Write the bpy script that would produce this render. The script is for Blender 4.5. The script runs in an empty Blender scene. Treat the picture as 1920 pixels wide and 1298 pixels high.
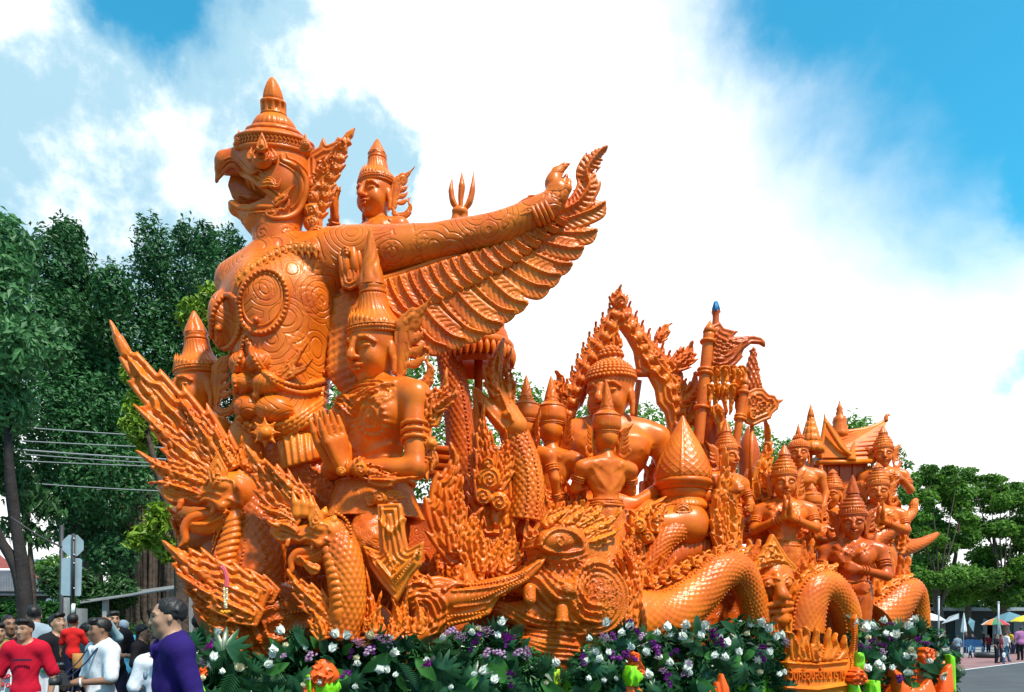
import bpy, math, random, time
import numpy as np
from mathutils import Matrix, Vector, Euler

T0 = time.time()
R = math.radians
rnd = random.Random(7)
rng = np.random.default_rng(7)
SC = bpy.context.scene
COL = SC.collection

# ------------------------------------------------------------------ camera
FPX, CX, HOR, EYE = 1493.0, 960.0, 1180.0, 1.6      # 28 mm rising-front lens, eye height 1.6 m
cam = bpy.data.cameras.new('camera')
cam.lens = 28; cam.sensor_width = 36; cam.shift_y = (HOR - 649) / 1920
cam.clip_start = .1; cam.clip_end = 2000
camo = bpy.data.objects.new('camera', cam); COL.objects.link(camo)
camo.location = (0, 0, EYE); camo.rotation_euler = (R(90), 0, 0)
SC.camera = camo

# ------------------------------------------------------------------ exposure
vs = SC.view_settings
vs.view_transform = 'Standard'; vs.look = 'None'; vs.gamma = 1; vs.use_curve_mapping = False
vs.exposure = 0.5
SC.cycles.max_bounces = 6; SC.cycles.diffuse_bounces = 3; SC.cycles.glossy_bounces = 3
SC.cycles.transparent_max_bounces = 8
try:
    SC.cycles.use_denoising = True
    SC.cycles.sample_clamp_indirect = 4
except Exception:
    pass

# ------------------------------------------------------------------ sun
SUN_EL, SUN_AZ = R(58), R(138)          # azimuth from +Y (view direction) clockwise towards +X: behind the camera, to the right
sd = Vector((math.sin(SUN_AZ) * math.cos(SUN_EL), math.cos(SUN_AZ) * math.cos(SUN_EL), math.sin(SUN_EL)))
sun = bpy.data.lights.new('sun', 'SUN'); sun.energy = 4.2; sun.angle = R(5); sun.color = (1, .93, .82)
suno = bpy.data.objects.new('sun', sun); COL.objects.link(suno)
suno.rotation_euler = (-sd).to_track_quat('-Z', 'Y').to_euler()
suno.location = (0, -5, 20)

# ------------------------------------------------------------------ sky with clouds (world)
def make_world():
    w = bpy.data.worlds.new('World'); SC.world = w; w.use_nodes = True
    nt = w.node_tree; N = nt.nodes; L = nt.links; N.clear()
    def n(t, **k):
        a = N.new(t)
        for q, v in k.items(): setattr(a, q, v)
        return a
    def math_(op, a, b=None, c=None, clamp=False):
        m = n('ShaderNodeMath', operation=op, use_clamp=clamp)
        for i, v in enumerate((a, b, c)):
            if v is None: continue
            if isinstance(v, (int, float)): m.inputs[i].default_value = v
            else: L.new(v, m.inputs[i])
        return m.outputs[0]
    def mix(f, a, b):
        m = n('ShaderNodeMix', data_type='RGBA')
        L.new(f, m.inputs[0])
        for i, v in ((6, a), (7, b)):
            if isinstance(v, tuple): m.inputs[i].default_value = v
            else: L.new(v, m.inputs[i])
        return m.outputs[2]
    def sstep(x, a, b):
        m = n('ShaderNodeMapRange', interpolation_type='SMOOTHSTEP')
        L.new(x, m.inputs[0]); m.inputs[1].default_value = a; m.inputs[2].default_value = b
        m.inputs[3].default_value = 0; m.inputs[4].default_value = 1
        return m.outputs[0]
    sky = n('ShaderNodeTexSky', sky_type='NISHITA', sun_disc=False)
    sky.sun_elevation = SUN_EL; sky.sun_rotation = SUN_AZ; sky.air_density = 1.2; sky.dust_density = .6; sky.ozone_density = 3
    tc = n('ShaderNodeTexCoord')
    D = tc.outputs['Generated']
    nz = n('ShaderNodeTexNoise'); nz.inputs['Scale'].default_value = 3.2; nz.inputs['Detail'].default_value = 9; nz.inputs['Roughness'].default_value = .56
    nz.inputs['Distortion'].default_value = .25
    L.new(D, nz.inputs['Vector'])
    nz2 = n('ShaderNodeTexNoise'); nz2.inputs['Scale'].default_value = 7; nz2.inputs['Detail'].default_value = 8; nz2.inputs['Roughness'].default_value = .6
    L.new(D, nz2.inputs['Vector'])
    def blob(px, py, r0, r1):
        """1 inside a patch of sky around a direction, 0 beyond (angles in degrees), its edge torn by noise"""
        d = Vector(((px - CX) / FPX, 1, (HOR - py) / FPX)).normalized()
        vm = n('ShaderNodeVectorMath', operation='DOT_PRODUCT'); L.new(D, vm.inputs[0]); vm.inputs[1].default_value = d
        ang = math_('MULTIPLY', math_('ARCCOSINE', math_('MINIMUM', vm.outputs['Value'], .99999)), 57.2958)
        ang = math_('ADD', ang, math_('MULTIPLY', math_('SUBTRACT', nz.outputs[0], .5), -17))
        ang = math_('ADD', ang, math_('MULTIPLY', math_('SUBTRACT', nz2.outputs[0], .5), -7))
        return sstep(ang, r1, r0)
    def vmax(*a):
        o = a[0]
        for b in a[1:]: o = math_('MAXIMUM', o, b)
        return o
    # open blue sky
    blue = vmax(blob(1850, 40, 6, 19), blob(1600, -60, 4, 13), blob(2010, 240, 3, 10), blob(310, -50, 2.2, 5), blob(1960, 690, .2, 3.5))
    broken = sstep(nz.outputs[0], .56, .70)
    grey = vmax(blob(250, 290, 11, 13.5), blob(0, 400, 10, 14), blob(470, 220, 6, 7.5), blob(640, 270, 3.4, 4.6))
    tint = n('ShaderNodeMix', data_type='RGBA', blend_type='MULTIPLY'); tint.inputs[0].default_value = 1
    L.new(sky.outputs[0], tint.inputs[6]); tint.inputs[7].default_value = (.34, 1.6, 1.6, 1)
    white = mix(sstep(nz2.outputs[0], .35, .6), (9.5, 9.8, 10.0, 1), (10.8, 10.8, 10.8, 1))
    nz3 = n('ShaderNodeTexNoise'); nz3.inputs['Scale'].default_value = 5.5; nz3.inputs['Detail'].default_value = 10; nz3.inputs['Roughness'].default_value = .62; L.new(D, nz3.inputs['Vector'])
    greyc = mix(sstep(nz3.outputs[0], .44, .60), (3.1, 5.2, 6.4, 1), (9.2, 9.7, 9.8, 1))
    c = mix(math_('MULTIPLY', grey, .95), white, greyc)
    # the great bright cloud fills the view ahead; elsewhere dimmer broken cloud with blue between, shaped to lower the fill
    ahead = vmax(blob(1050, 350, 30, 42), blob(1600, 800, 18, 26), blob(200, 700, 20, 28))
    far = mix(sstep(nz.outputs[0], .42, .60), tint.outputs[2], (4.0, 4.6, 5.2, 1))
    c = mix(ahead, far, c)
    puff = vmax(blob(1655, 262, .2, 1.3), blob(1840, 665, .2, 1.3))
    blue = math_('MULTIPLY', blue, math_('SUBTRACT', 1.0, puff))
    c = mix(blue, c, tint.outputs[2])
    # the unseen cloud beyond the picture is dimmed to weaken the fill light
    bg = n('ShaderNodeBackground'); bg.inputs['Strength'].default_value = .1
    L.new(c, bg.inputs['Color'])
    out = n('ShaderNodeOutputWorld'); L.new(bg.outputs[0], out.inputs[0])
make_world()
# ================================================================== tools
f4 = np.float32
ROOT27 = R(27)
FA = np.array([math.cos(ROOT27), math.sin(ROOT27)])       # along the float (front to rear)
FN = np.array([-math.sin(ROOT27), math.cos(ROOT27)])      # across the float, away from the viewer
FO = np.array([-3.0, 8.0])                                # front corner of the float's near side
W = {}                                                    # world matrix of everything that has children

def ray(px, py): return np.array([(px - CX) / FPX, 1.0, (HOR - py) / FPX])
def at(px, py, depth): d = ray(px, py) * depth; return Vector((d[0], d[1], d[2] + EYE))
def fdepth(px, v): dx = (px - CX) / FPX; return (v + FO @ FN) / (FN[1] + dx * FN[0])
def atv(px, py, v): return at(px, py, fdepth(px, v))
def ground_depth(py): return EYE * FPX / (py - HOR)

class Fr:
    """an upright working plane standing in the scene: x along it, y up, z out of it towards the street"""
    def __init__(s, px, py, depth=None, v=None, yaw=0.0, pitch=0.0, roll=0.0):
        if depth is None: depth = fdepth(px, v)
        s.o = np.array(at(px, py, depth)); s.d = depth; s.m = depth / FPX
        a = R(yaw)
        M = np.array([[math.cos(a), 0, math.sin(a)], [math.sin(a), 0, -math.cos(a)], [0, 1, 0]])  # columns e1 e2 n
        if pitch or roll:
            M = M @ np.array(Euler((R(pitch), 0, R(roll))).to_matrix())
        s.M = M
        s.mat = Matrix([list(M[i]) + [s.o[i]] for i in range(3)] + [[0, 0, 0, 1]])
    def pt(s, px, py, z=0.0):
        """the point of the plane z metres out that shows at this place"""
        n = s.M[:, 2]; d = ray(px, py)
        t = (n @ (s.o + n * z - np.array([0, 0, EYE]))) / (n @ d)
        q = d * t + np.array([0, 0, EYE]) - s.o
        return s.M.T @ q
    def poly(s, P, z=0.0): return np.array([s.pt(x, y, z)[:2] for x, y in P])

# ------------------------------------------------------------------ objects
def wm(o): return W.get(o.name, Matrix.Identity(4))
def place(o, parent=None, mat=None):
    mat = mat or Matrix.Identity(4)
    if parent is not None:
        o.parent = parent; o.matrix_basis = wm(parent).inverted() @ mat
    else:
        o.matrix_basis = mat
    W[o.name] = mat
    return o
def props(o, label=None, cat=None, group=None, kind=None):
    if label: o['label'] = label
    if cat: o['category'] = cat
    if group: o['group'] = group
    if kind: o['kind'] = kind
    return o
def thing(name, label, cat, loc, group=None):
    o = bpy.data.objects.new(name, None); COL.objects.link(o); o.empty_display_size = .2
    place(o, None, Matrix.Translation(Vector(loc)))
    return props(o, label, cat, group)
def part(name, me, mat, parent=None, m=None, label=None, kind=None):
    o = bpy.data.objects.new(name, me); COL.objects.link(o)
    if mat is not None:
        if not me.materials: me.materials.append(mat)
        elif me.materials[0] != mat: o.material_slots[0].link = 'OBJECT'; o.material_slots[0].material = mat
    place(o, parent, m)
    return props(o, label, None, None, kind)
def dup_tree(root, mat, label=None, group=None):
    """copy of a thing with its parts and sub-parts, put at a new matrix"""
    r = root.copy(); COL.objects.link(r); place(r, None, mat)
    if label: r['label'] = label
    if group: r['group'] = group
    def rec(src, dst):
        for ch in [c for c in src.children if c.name in W0]:
            c = ch.copy(); COL.objects.link(c); c.parent = dst; c.matrix_basis = ch.matrix_basis.copy(); W[c.name] = wm(dst) @ c.matrix_basis
            rec(ch, c)
    W0 = set(W)
    rec(root, r)
    return r

def mesh(name, V, F, smooth=True):
    """fast mesh from an Nx3 array and an Mx(3|4) array (or a list of such)"""
    V = np.asarray(V, f4)
    Fs = F if isinstance(F, list) else [F]
    Fs = [np.asarray(f, np.int32) for f in Fs if len(f)]
    me = bpy.data.meshes.new(name)
    me.vertices.add(len(V)); me.vertices.foreach_set('co', V.ravel())
    lv = np.concatenate([f.ravel() for f in Fs]); lt = np.concatenate([np.full(len(f), f.shape[1], np.int32) for f in Fs])
    ls = np.concatenate([[0], np.cumsum(lt)[:-1]]).astype(np.int32)
    me.loops.add(len(lv)); me.loops.foreach_set('vertex_index', lv)
    me.polygons.add(len(lt)); me.polygons.foreach_set('loop_start', ls); me.polygons.foreach_set('loop_total', lt)
    me.polygons.foreach_set('use_smooth', np.full(len(lt), bool(smooth)))
    me.update(calc_edges=True); me.validate(clean_customdata=False)
    return me
def join(parts):
    V, F3, F4, n = [], [], [], 0
    for v, f in parts:
        v = np.asarray(v, float); V.append(v)
        for q in (f if isinstance(f, list) else [f]):
            q = np.asarray(q, np.int32)
            if len(q) == 0: continue
            (F3 if q.shape[1] == 3 else F4).append(q + n)
        n += len(v)
    out = []
    if F3: out.append(np.concatenate(F3))
    if F4: out.append(np.concatenate(F4))
    return np.concatenate(V), out

def boxvf(lo, hi):
    (x0, y0, z0), (x1, y1, z1) = lo, hi
    V = [(x0,y0,z0),(x1,y0,z0),(x1,y1,z0),(x0,y1,z0),(x0,y0,z1),(x1,y0,z1),(x1,y1,z1),(x0,y1,z1)]
    return np.array(V, float), np.array([(0,3,2,1),(4,5,6,7),(0,1,5,4),(1,2,6,5),(2,3,7,6),(3,0,4,7)])
def ballvf(c, r, nu=8, nv=6):
    r = np.broadcast_to(np.asarray(r, float), (3,))
    t = np.linspace(0, math.pi, nv + 1)[1:-1]; p = np.arange(nu) * 2 * math.pi / nu
    V = [(0, 0, 1)] + [(math.sin(a) * math.cos(b), math.sin(a) * math.sin(b), math.cos(a)) for a in t for b in p] + [(0, 0, -1)]
    V = np.array(V) * r + np.asarray(c); m = len(t); q, tr = [], []
    for j in range(nu):
        k = (j + 1) % nu
        tr.append((0, 1 + j, 1 + k)); tr.append((len(V) - 1, 1 + (m - 1) * nu + k, 1 + (m - 1) * nu + j))
        for i in range(m - 1): q.append((1 + i*nu + j, 1 + (i+1)*nu + j, 1 + (i+1)*nu + k, 1 + i*nu + k))
    return V, [np.array(tr), np.array(q)]
def crv(P, n=40, closed=False):
    """smooth curve (Catmull-Rom) through points"""
    P = np.asarray(P, float); m = len(P)
    if m == 2: return P[0] + (P[1] - P[0]) * np.linspace(0, 1, n)[:, None]
    if closed: Q = np.concatenate([P[-1:], P, P[:2]]); seg = m
    else: Q = np.concatenate([2 * P[:1] - P[1:2], P, 2 * P[-1:] - P[-2:-1]]); seg = m - 1
    t = np.linspace(0, seg, n, endpoint=not closed); i = np.minimum(t.astype(int), seg - 1); u = (t - i)[:, None]
    a, b, c, d = Q[i], Q[i + 1], Q[i + 2], Q[i + 3]
    return .5 * ((2*b) + (c - a)*u + (2*a - 5*b + 4*c - d)*u*u + (3*b - a - 3*c + d)*u**3)
def resample(P, step):
    P = np.asarray(P, float); L = np.concatenate([[0], np.cumsum(np.linalg.norm(np.diff(P, axis=0), axis=1))])
    n = max(2, int(L[-1] / step) + 1); t = np.linspace(0, L[-1], n)
    return np.stack([np.interp(t, L, P[:, k]) for k in range(P.shape[1])], 1)
def sweepvf(P, rad, nr=16, disp=None, flat=None, cap=True, up=(0, 0, 1), closed=False):
    """tube along P; disp(s, theta, arc) adds to the radius; flat = (w, h) section scale. theta=0 faces +up side"""
    P = np.asarray(P, float); n = len(P); rad = np.broadcast_to(np.asarray(rad, float), (n,)).copy()
    T = np.gradient(P, axis=0) if not closed else np.roll(P, -1, 0) - np.roll(P, 1, 0)
    T /= np.linalg.norm(T, axis=1)[:, None] + 1e-9
    u = np.asarray(up, float); N = np.empty_like(P)
    u = u - T[0] * (u @ T[0])
    if np.linalg.norm(u) < 1e-3: u = np.array([1., 0, 0]) - T[0] * T[0][0]
    u /= np.linalg.norm(u)
    for i in range(n):
        u = u - T[i] * (u @ T[i]); u /= np.linalg.norm(u) + 1e-9; N[i] = u
    B = np.cross(T, N)
    th = np.arange(nr) * 2 * math.pi / nr
    arc = np.concatenate([[0], np.cumsum(np.linalg.norm(np.diff(P, axis=0), axis=1))])
    rr = np.repeat(rad[:, None], nr, 1)
    if disp is not None: rr = rr + disp(np.linspace(0, 1, n)[:, None], th[None, :], arc[:, None])
    a, b = (1, 1) if flat is None else flat
    V = P[:, None, :] + N[:, None, :] * (rr * np.cos(th) * a)[..., None] + B[:, None, :] * (rr * np.sin(th) * b)[..., None]
    V = V.reshape(-1, 3); q = []
    i = np.arange(n - (0 if closed else 1))[:, None]; j = np.arange(nr)[None, :]; k = (j + 1) % nr; i2 = (i + 1) % n
    q = np.stack([i*nr + j, i*nr + k, i2*nr + k, i2*nr + j], -1).reshape(-1, 4)
    F = [q]
    if cap and not closed:
        V = np.concatenate([V, P[:1], P[-1:]]); m = n * nr
        F.append(np.concatenate([np.array([(m, (x + 1) % nr, x) for x in range(nr)]),
                                 np.array([(m + 1, (n-1)*nr + x, (n-1)*nr + (x + 1) % nr) for x in range(nr)])]))
    return V, F
def lathevf(prof, n=48, mod=None, bend=None, cap=True):
    """turned shape about y; prof = [(r, y)...]; mod(theta, y, i) multiplies r; bend(y) -> x offset"""
    prof = np.asarray(prof, float); m = len(prof); th = np.arange(n) * 2 * math.pi / n
    r = prof[:, :1] * np.ones((1, n)); y = prof[:, 1:2] * np.ones((1, n))
    if mod is not None: r = r * mod(th[None, :], y, np.arange(m)[:, None])
    x = r * np.cos(th); z = r * np.sin(th)
    if bend is not None: x = x + bend(y)
    V = np.stack([x, y, z], -1).reshape(-1, 3)
    i = np.arange(m - 1)[:, None]; j = np.arange(n)[None, :]; k = (j + 1) % n
    F = [np.stack([i*n + j, (i+1)*n + j, (i+1)*n + k, i*n + k], -1).reshape(-1, 4)]
    if cap:
        c = len(V); b0 = bend(prof[0, 1]) if bend else 0; b1 = bend(prof[-1, 1]) if bend else 0
        V = np.concatenate([V, [[b0, prof[0, 1], 0], [b1, prof[-1, 1], 0]]])
        F.append(np.concatenate([np.array([(c, x, (x+1) % n) for x in range(n)]), np.array([(c+1, (m-1)*n + (x+1) % n, (m-1)*n + x) for x in range(n)])]))
    return V, F
def xf(vf, M):
    V, F = vf; M = np.array(M); V = np.asarray(V, float)
    return V @ M[:3, :3].T + M[:3, 3], F
def beadsvf(P, r, nu=6, nv=4):
    P = np.asarray(P, float)
    b, f = ballvf((0, 0, 0), 1, nu, nv); r = np.broadcast_to(np.asarray(r, float), (len(P),))
    V = (P[:, None, :] + b[None] * r[:, None, None]).reshape(-1, 3)
    off = (np.arange(len(P)) * len(b))[:, None, None]
    return V, [(q[None] + off).reshape(-1, q.shape[1]) for q in f]

# ------------------------------------------------------------------ 2-D helpers: polygons, distances, flame ornament
def sd2(P, X, Y):
    """signed distance to polygon P (negative inside) on the grids X, Y"""
    P = np.asarray(P, f4); d = np.full(X.shape, 1e9, f4); ins = np.zeros(X.shape, bool)
    A = P; B = np.roll(P, -1, 0)
    for (ax, ay), (bx, by) in zip(A, B):
        ex, ey = bx - ax, by - ay; wx, wy = X - ax, Y - ay
        t = np.clip((wx * ex + wy * ey) / (ex * ex + ey * ey + 1e-12), 0, 1)
        d = np.minimum(d, (wx - ex * t) ** 2 + (wy - ey * t) ** 2)
        if ay != by:
            c = (ay > Y) != (by > Y)
            ins ^= c & (X < ax + (Y - ay) * ex / ey)
    d = np.sqrt(d); return np.where(ins, -d, d)
def dline(P, X, Y, wd=None):
    """distance to the open polyline P (and the running width at the nearest place)"""
    P = np.asarray(P, f4); d = np.full(X.shape, 1e9, f4); wv = None
    if wd is not None: wd = np.broadcast_to(np.asarray(wd, f4), (len(P),)); wv = np.ones(X.shape, f4)
    for i in range(len(P) - 1):
        (ax, ay), (bx, by) = P[i], P[i + 1]
        ex, ey = bx - ax, by - ay; wx, wy = X - ax, Y - ay
        t = np.clip((wx * ex + wy * ey) / (ex * ex + ey * ey + 1e-12), 0, 1)
        q = (wx - ex * t) ** 2 + (wy - ey * t) ** 2
        if wd is not None: wv = np.where(q < d, wd[i] + (wd[i + 1] - wd[i]) * t, wv)
        d = np.minimum(d, q)
    return (np.sqrt(d), wv) if wd is not None else np.sqrt(d)
def flame(spine, w, teeth=(5, 5), amp=.35, n=48, prof=None):
    w, amp = w * 1.12, amp * .8
    """outline of a flame leaf along a spine (px); teeth hook towards the tip on each side"""
    C = crv(spine, n); T = np.gradient(C, axis=0); T /= np.linalg.norm(T, axis=1)[:, None] + 1e-9
    N = np.stack([-T[:, 1], T[:, 0]], 1); t = np.linspace(0, 1, n)
    wv = w * ((1 - t) ** .75 * (.72 + .55 * np.sin(np.pi * np.clip(t * 1.3, 0, 1)))) if prof is None else w * np.interp(t, np.linspace(0, 1, len(prof)), prof)
    def side(k):
        if not k: return np.ones(n)
        ph = (t * k) % 1.0
        return 1 - amp * (1 - ph) ** 1.0 * (t < .97) + amp * .35 * ph
    out = []
    for s_, k in ((1, teeth[0]), (-1, teeth[1])):
        sh = (T * (wv * .24 * ((t * k) % 1.0) if k else np.zeros(n))[:, None]) if k else 0
        out.append(C + N * (s_ * wv * side(k) * .5)[:, None] + sh)
    P = np.concatenate([out[0], out[1][::-1][1:]]); return P
def scallop(A, B, n, h): pass

# ------------------------------------------------------------------ solid sculpting: fields joined smoothly, meshed by surface nets
def smin(a, b, k):
    if k <= 0: return np.minimum(a, b)
    h = np.maximum(k - np.abs(a - b), 0) / k
    return np.minimum(a, b) - h * h * k * .25
class Sculpt:
    def __init__(s, fr=None, k=0.03, px=True):
        s.fr = fr; s.ops = []; s.k = k; s.px = px and fr is not None; s.m = fr.m if s.px else 1.0
    def c(s, p):
        if not s.px: return np.array(p, float)
        return s.fr.pt(p[0], p[1], (p[2] if len(p) > 2 else 0) * s.m)
    def add(s, lo, hi, fn, mode='add', k=None):
        s.ops.append((np.asarray(lo, float), np.asarray(hi, float), fn, mode, s.k if k is None else k)); return s
    # --- primitives
    def cap(s, a, b, ra, rb=None, k=None, mode='add', flat=1.0):
        rb = ra if rb is None else rb
        a, b, ra, rb = s.c(a), s.c(b), ra * s.m, rb * s.m; r = max(ra, rb)
        ab = (b - a).astype(f4); L2 = float(ab @ ab) + 1e-12; a_ = a.astype(f4)
        def fn(X, Y, Z):
            x, y, z = X - a_[0], Y - a_[1], (Z - a_[2])
            t = np.clip((x * ab[0] + y * ab[1] + z * ab[2]) / f4(L2), 0, 1)
            dx, dy, dz = x - t * ab[0], y - t * ab[1], z - t * ab[2]
            if flat != 1.0: dz = dz / f4(flat)
            return np.sqrt(dx*dx + dy*dy + dz*dz) - (f4(ra) + t * f4(rb - ra))
        return s.add(np.minimum(a, b) - r * max(1, flat), np.maximum(a, b) + r * max(1, flat), fn, mode, k)
    def tube(s, P, r, k=None, mode='add', n=None):
        P = np.asarray([np.asarray(p if len(p) > 2 else (p[0], p[1], 0), float) for p in P])
        if n: r = np.interp(np.linspace(0, 1, n), np.linspace(0, 1, len(np.atleast_1d(r))), np.atleast_1d(r)) if np.ndim(r) else r; P = crv(P, n)
        r = np.broadcast_to(np.asarray(r, float), (len(P),))
        for i in range(len(P) - 1): s.cap(P[i], P[i + 1], r[i], r[i + 1], k, mode)
        return s
    def ell(s, c, r, rot=None, k=None, mode='add'):
        c = s.c(c); r = np.broadcast_to(np.asarray(r, float) * s.m, (3,)); rm = float(r.max())
        Rm = None if rot is None else np.array(Euler([R(q) for q in rot]).to_matrix()).astype(f4)
        r_ = r.astype(f4); c_ = c.astype(f4)
        def fn(X, Y, Z):
            x, y, z = X - c_[0], Y - c_[1], Z - c_[2]
            if Rm is not None:
                x, y, z = (Rm[0,0]*x + Rm[1,0]*y + Rm[2,0]*z, Rm[0,1]*x + Rm[1,1]*y + Rm[2,1]*z, Rm[0,2]*x + Rm[1,2]*y + Rm[2,2]*z)
            k0 = np.sqrt((x/r_[0])**2 + (y/r_[1])**2 + (z/r_[2])**2); k1 = np.sqrt((x/r_[0]**2)**2 + (y/r_[1]**2)**2 + (z/r_[2]**2)**2)
            return k0 * (k0 - 1) / (k1 + f4(1e-6))
        lo, hi = (c - rm, c + rm) if rot is not None else (c - r, c + r)
        return s.add(lo, hi, fn, mode, k)
    def flat(s, poly, z=0.0, t=8.0, edge=None, lines=None, k=None, mode='add', mid=None, px=None, dome=.6):
        """plate cut to an outline, t thick (half), rounded edge, carved with lines parallel to the outline: lines=(pitch, depth)"""
        if s.px: z_ = z * s.m; P = s.fr.poly(poly, z_)
        else: z_ = z; P = np.asarray(poly, float)[:, :2]
        t_ = t * s.m; e = (edge if edge is not None else t * 1.2) * s.m
        ln = None if lines is None else (lines[0] * s.m, lines[1] * s.m)
        lo = np.append(P.min(0), z_ - t_ * 1.4); hi = np.append(P.max(0), z_ + t_ * 1.4)
        def fn(X, Y, Z):
            d = sd2(P, X[:, :, :1], Y[:, :, :1]); i = -d
            T = t_ * ((1 - dome) + dome * (1 - np.exp(-np.maximum(i, 0) / e)))
            if ln: T = T + ln[1] * np.sin(np.maximum(i, 0) * (2 * math.pi / ln[0])) * np.clip(i / ln[0] * 2, 0, 1)
            return np.maximum(d, (np.abs(Z - f4(z_)) - T) * f4(.8))
        return s.add(lo, hi, fn, mode, 0.0 if k is None else k)
    def prism(s, poly, z0, z1, mode='cut', k=None, rnd_=0):
        if s.px: P = s.fr.poly(poly, (z0 + z1) * .5 * s.m if abs(z1 - z0) < 200 else 0)
        else: P = np.asarray(poly, float)
        z0, z1 = z0 * s.m, z1 * s.m
        def fn(X, Y, Z):
            d = sd2(P, X[:, :, :1], Y[:, :, :1])
            return np.maximum(d, np.abs(Z - f4((z0 + z1) / 2)) - f4((z1 - z0) / 2))
        return s.add(np.append(P.min(0), z0), np.append(P.max(0), z1), fn, mode, 0.0 if k is None else k)
    # --- surface relief: field over x,y pushes the surface in or out
    def _xy(s, P, z): return s.fr.poly([p[:2] for p in P], z * s.m) if s.px else np.asarray(P, float)[:, :2]
    def line(s, P, w=3.0, amp=3.0, z=0, zmin=None, n=None, closed=False):
        if n: P = crv([p[:2] for p in P], n, closed)
        if closed: P = np.concatenate([np.asarray(P), np.asarray(P)[:1]])
        P = s._xy(P, z); w, amp = w * s.m, amp * s.m
        def fn(X, Y, Z):
            d = dline(P, X[:, :, :1], Y[:, :, :1]); g = np.exp(-(d / f4(w)) ** 2) * f4(amp)
            return g
        return s.add(np.append(P.min(0) - 2.2 * w, -1e3 if zmin is None else zmin * s.m), np.append(P.max(0) + 2.2 * w, 1e3), fn, 'emb', 0)
    def spiral(s, c, r, pitch=7.0, amp=2.0, turn=1, z=0, zmin=None, ph=0.0, width=.35):
        c = s._xy([c], z)[0]; r, pitch, amp = r * s.m, pitch * s.m, amp * s.m
        def fn(X, Y, Z):
            x, y = X[:, :, :1] - f4(c[0]), Y[:, :, :1] - f4(c[1]); q = np.sqrt(x*x + y*y)
            g = np.cos(q * f4(2 * math.pi / pitch) - turn * np.arctan2(y, x) + f4(ph))
            g = np.clip((g - (1 - 2 * width)) / (2 * width), 0, 1)
            return g * f4(amp) * np.clip((f4(r) - q) / f4(r * .15), 0, 1)
        return s.add(np.append(c - r, -1e3 if zmin is None else zmin * s.m), np.append(c + r, 1e3), fn, 'emb', 0)
    def stamp(s, poly, amp=5.0, edge=4.0, lines=None, z=0, zmin=None):
        P = s._xy(poly, z); amp, e = amp * s.m, edge * s.m; ln = None if lines is None else (lines[0] * s.m, lines[1] * s.m)
        def fn(X, Y, Z):
            i = -sd2(P, X[:, :, :1], Y[:, :, :1]); g = f4(amp) * np.clip(i / f4(e), 0, 1)
            if ln: g = g + np.where(i > 0, f4(ln[1]) * np.sin(i * f4(2 * math.pi / ln[0])), 0)
            return g
        return s.add(np.append(P.min(0), -1e3 if zmin is None else zmin * s.m), np.append(P.max(0), 1e3), fn, 'emb', 0)
    def field(s, lo, hi, fn):
        return s.add(lo, hi, fn, 'emb', 0)
    # --- meshing
    def mesh(s, name='sculpt', h=.012, q=1.42):
        h *= q                                              # q: how coarse the mesh may be for its place in the picture
        adds = [o for o in s.ops if o[3] == 'add']
        lo = np.min([o[0] for o in adds], 0) - 3 * h; hi = np.max([o[1] for o in adds], 0) + 3 * h
        n = np.ceil((hi - lo) / h).astype(int) + 1
        if n.prod() > 14e6: h *= (n.prod() / 14e6) ** (1 / 3); n = np.ceil((hi - lo) / h).astype(int) + 1
        ax = [(lo[i] + h * np.arange(n[i])).astype(f4) for i in range(3)]
        D = np.full(n, 1.0, f4)
        for l, u, fn, mode, k in s.ops:
            mg = k + 2.5 * h if mode != 'emb' else 0
            i0 = np.clip(np.floor((l - mg - lo) / h), 0, n).astype(int); i1 = np.clip(np.ceil((u + mg - lo) / h) + 1, 0, n).astype(int)
            if (i1 <= i0).any(): continue
            sl = tuple(slice(i0[q], i1[q]) for q in range(3))
            X = ax[0][sl[0]][:, None, None]; Y = ax[1][sl[1]][None, :, None]; Z = ax[2][sl[2]][None, None, :]
            if mode == 'emb' or fn.__code__.co_name == 'fn' and 'P' in fn.__code__.co_freevars:
                X = np.broadcast_to(X, (X.shape[0], Y.shape[1], 1)); Y = np.broadcast_to(Y, (X.shape[0], Y.shape[1], 1))
            d = fn(X, Y, Z); B = D[sl]
            if mode == 'add': D[sl] = smin(B, d, k)
            elif mode == 'cut': D[sl] = -smin(-B, d, k)
            elif mode == 'and': D[sl] = np.maximum(B, d)
            else: D[sl] = B - d
        V, F = snet(D, lo, h)
        return mesh(name, V, F)

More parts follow.
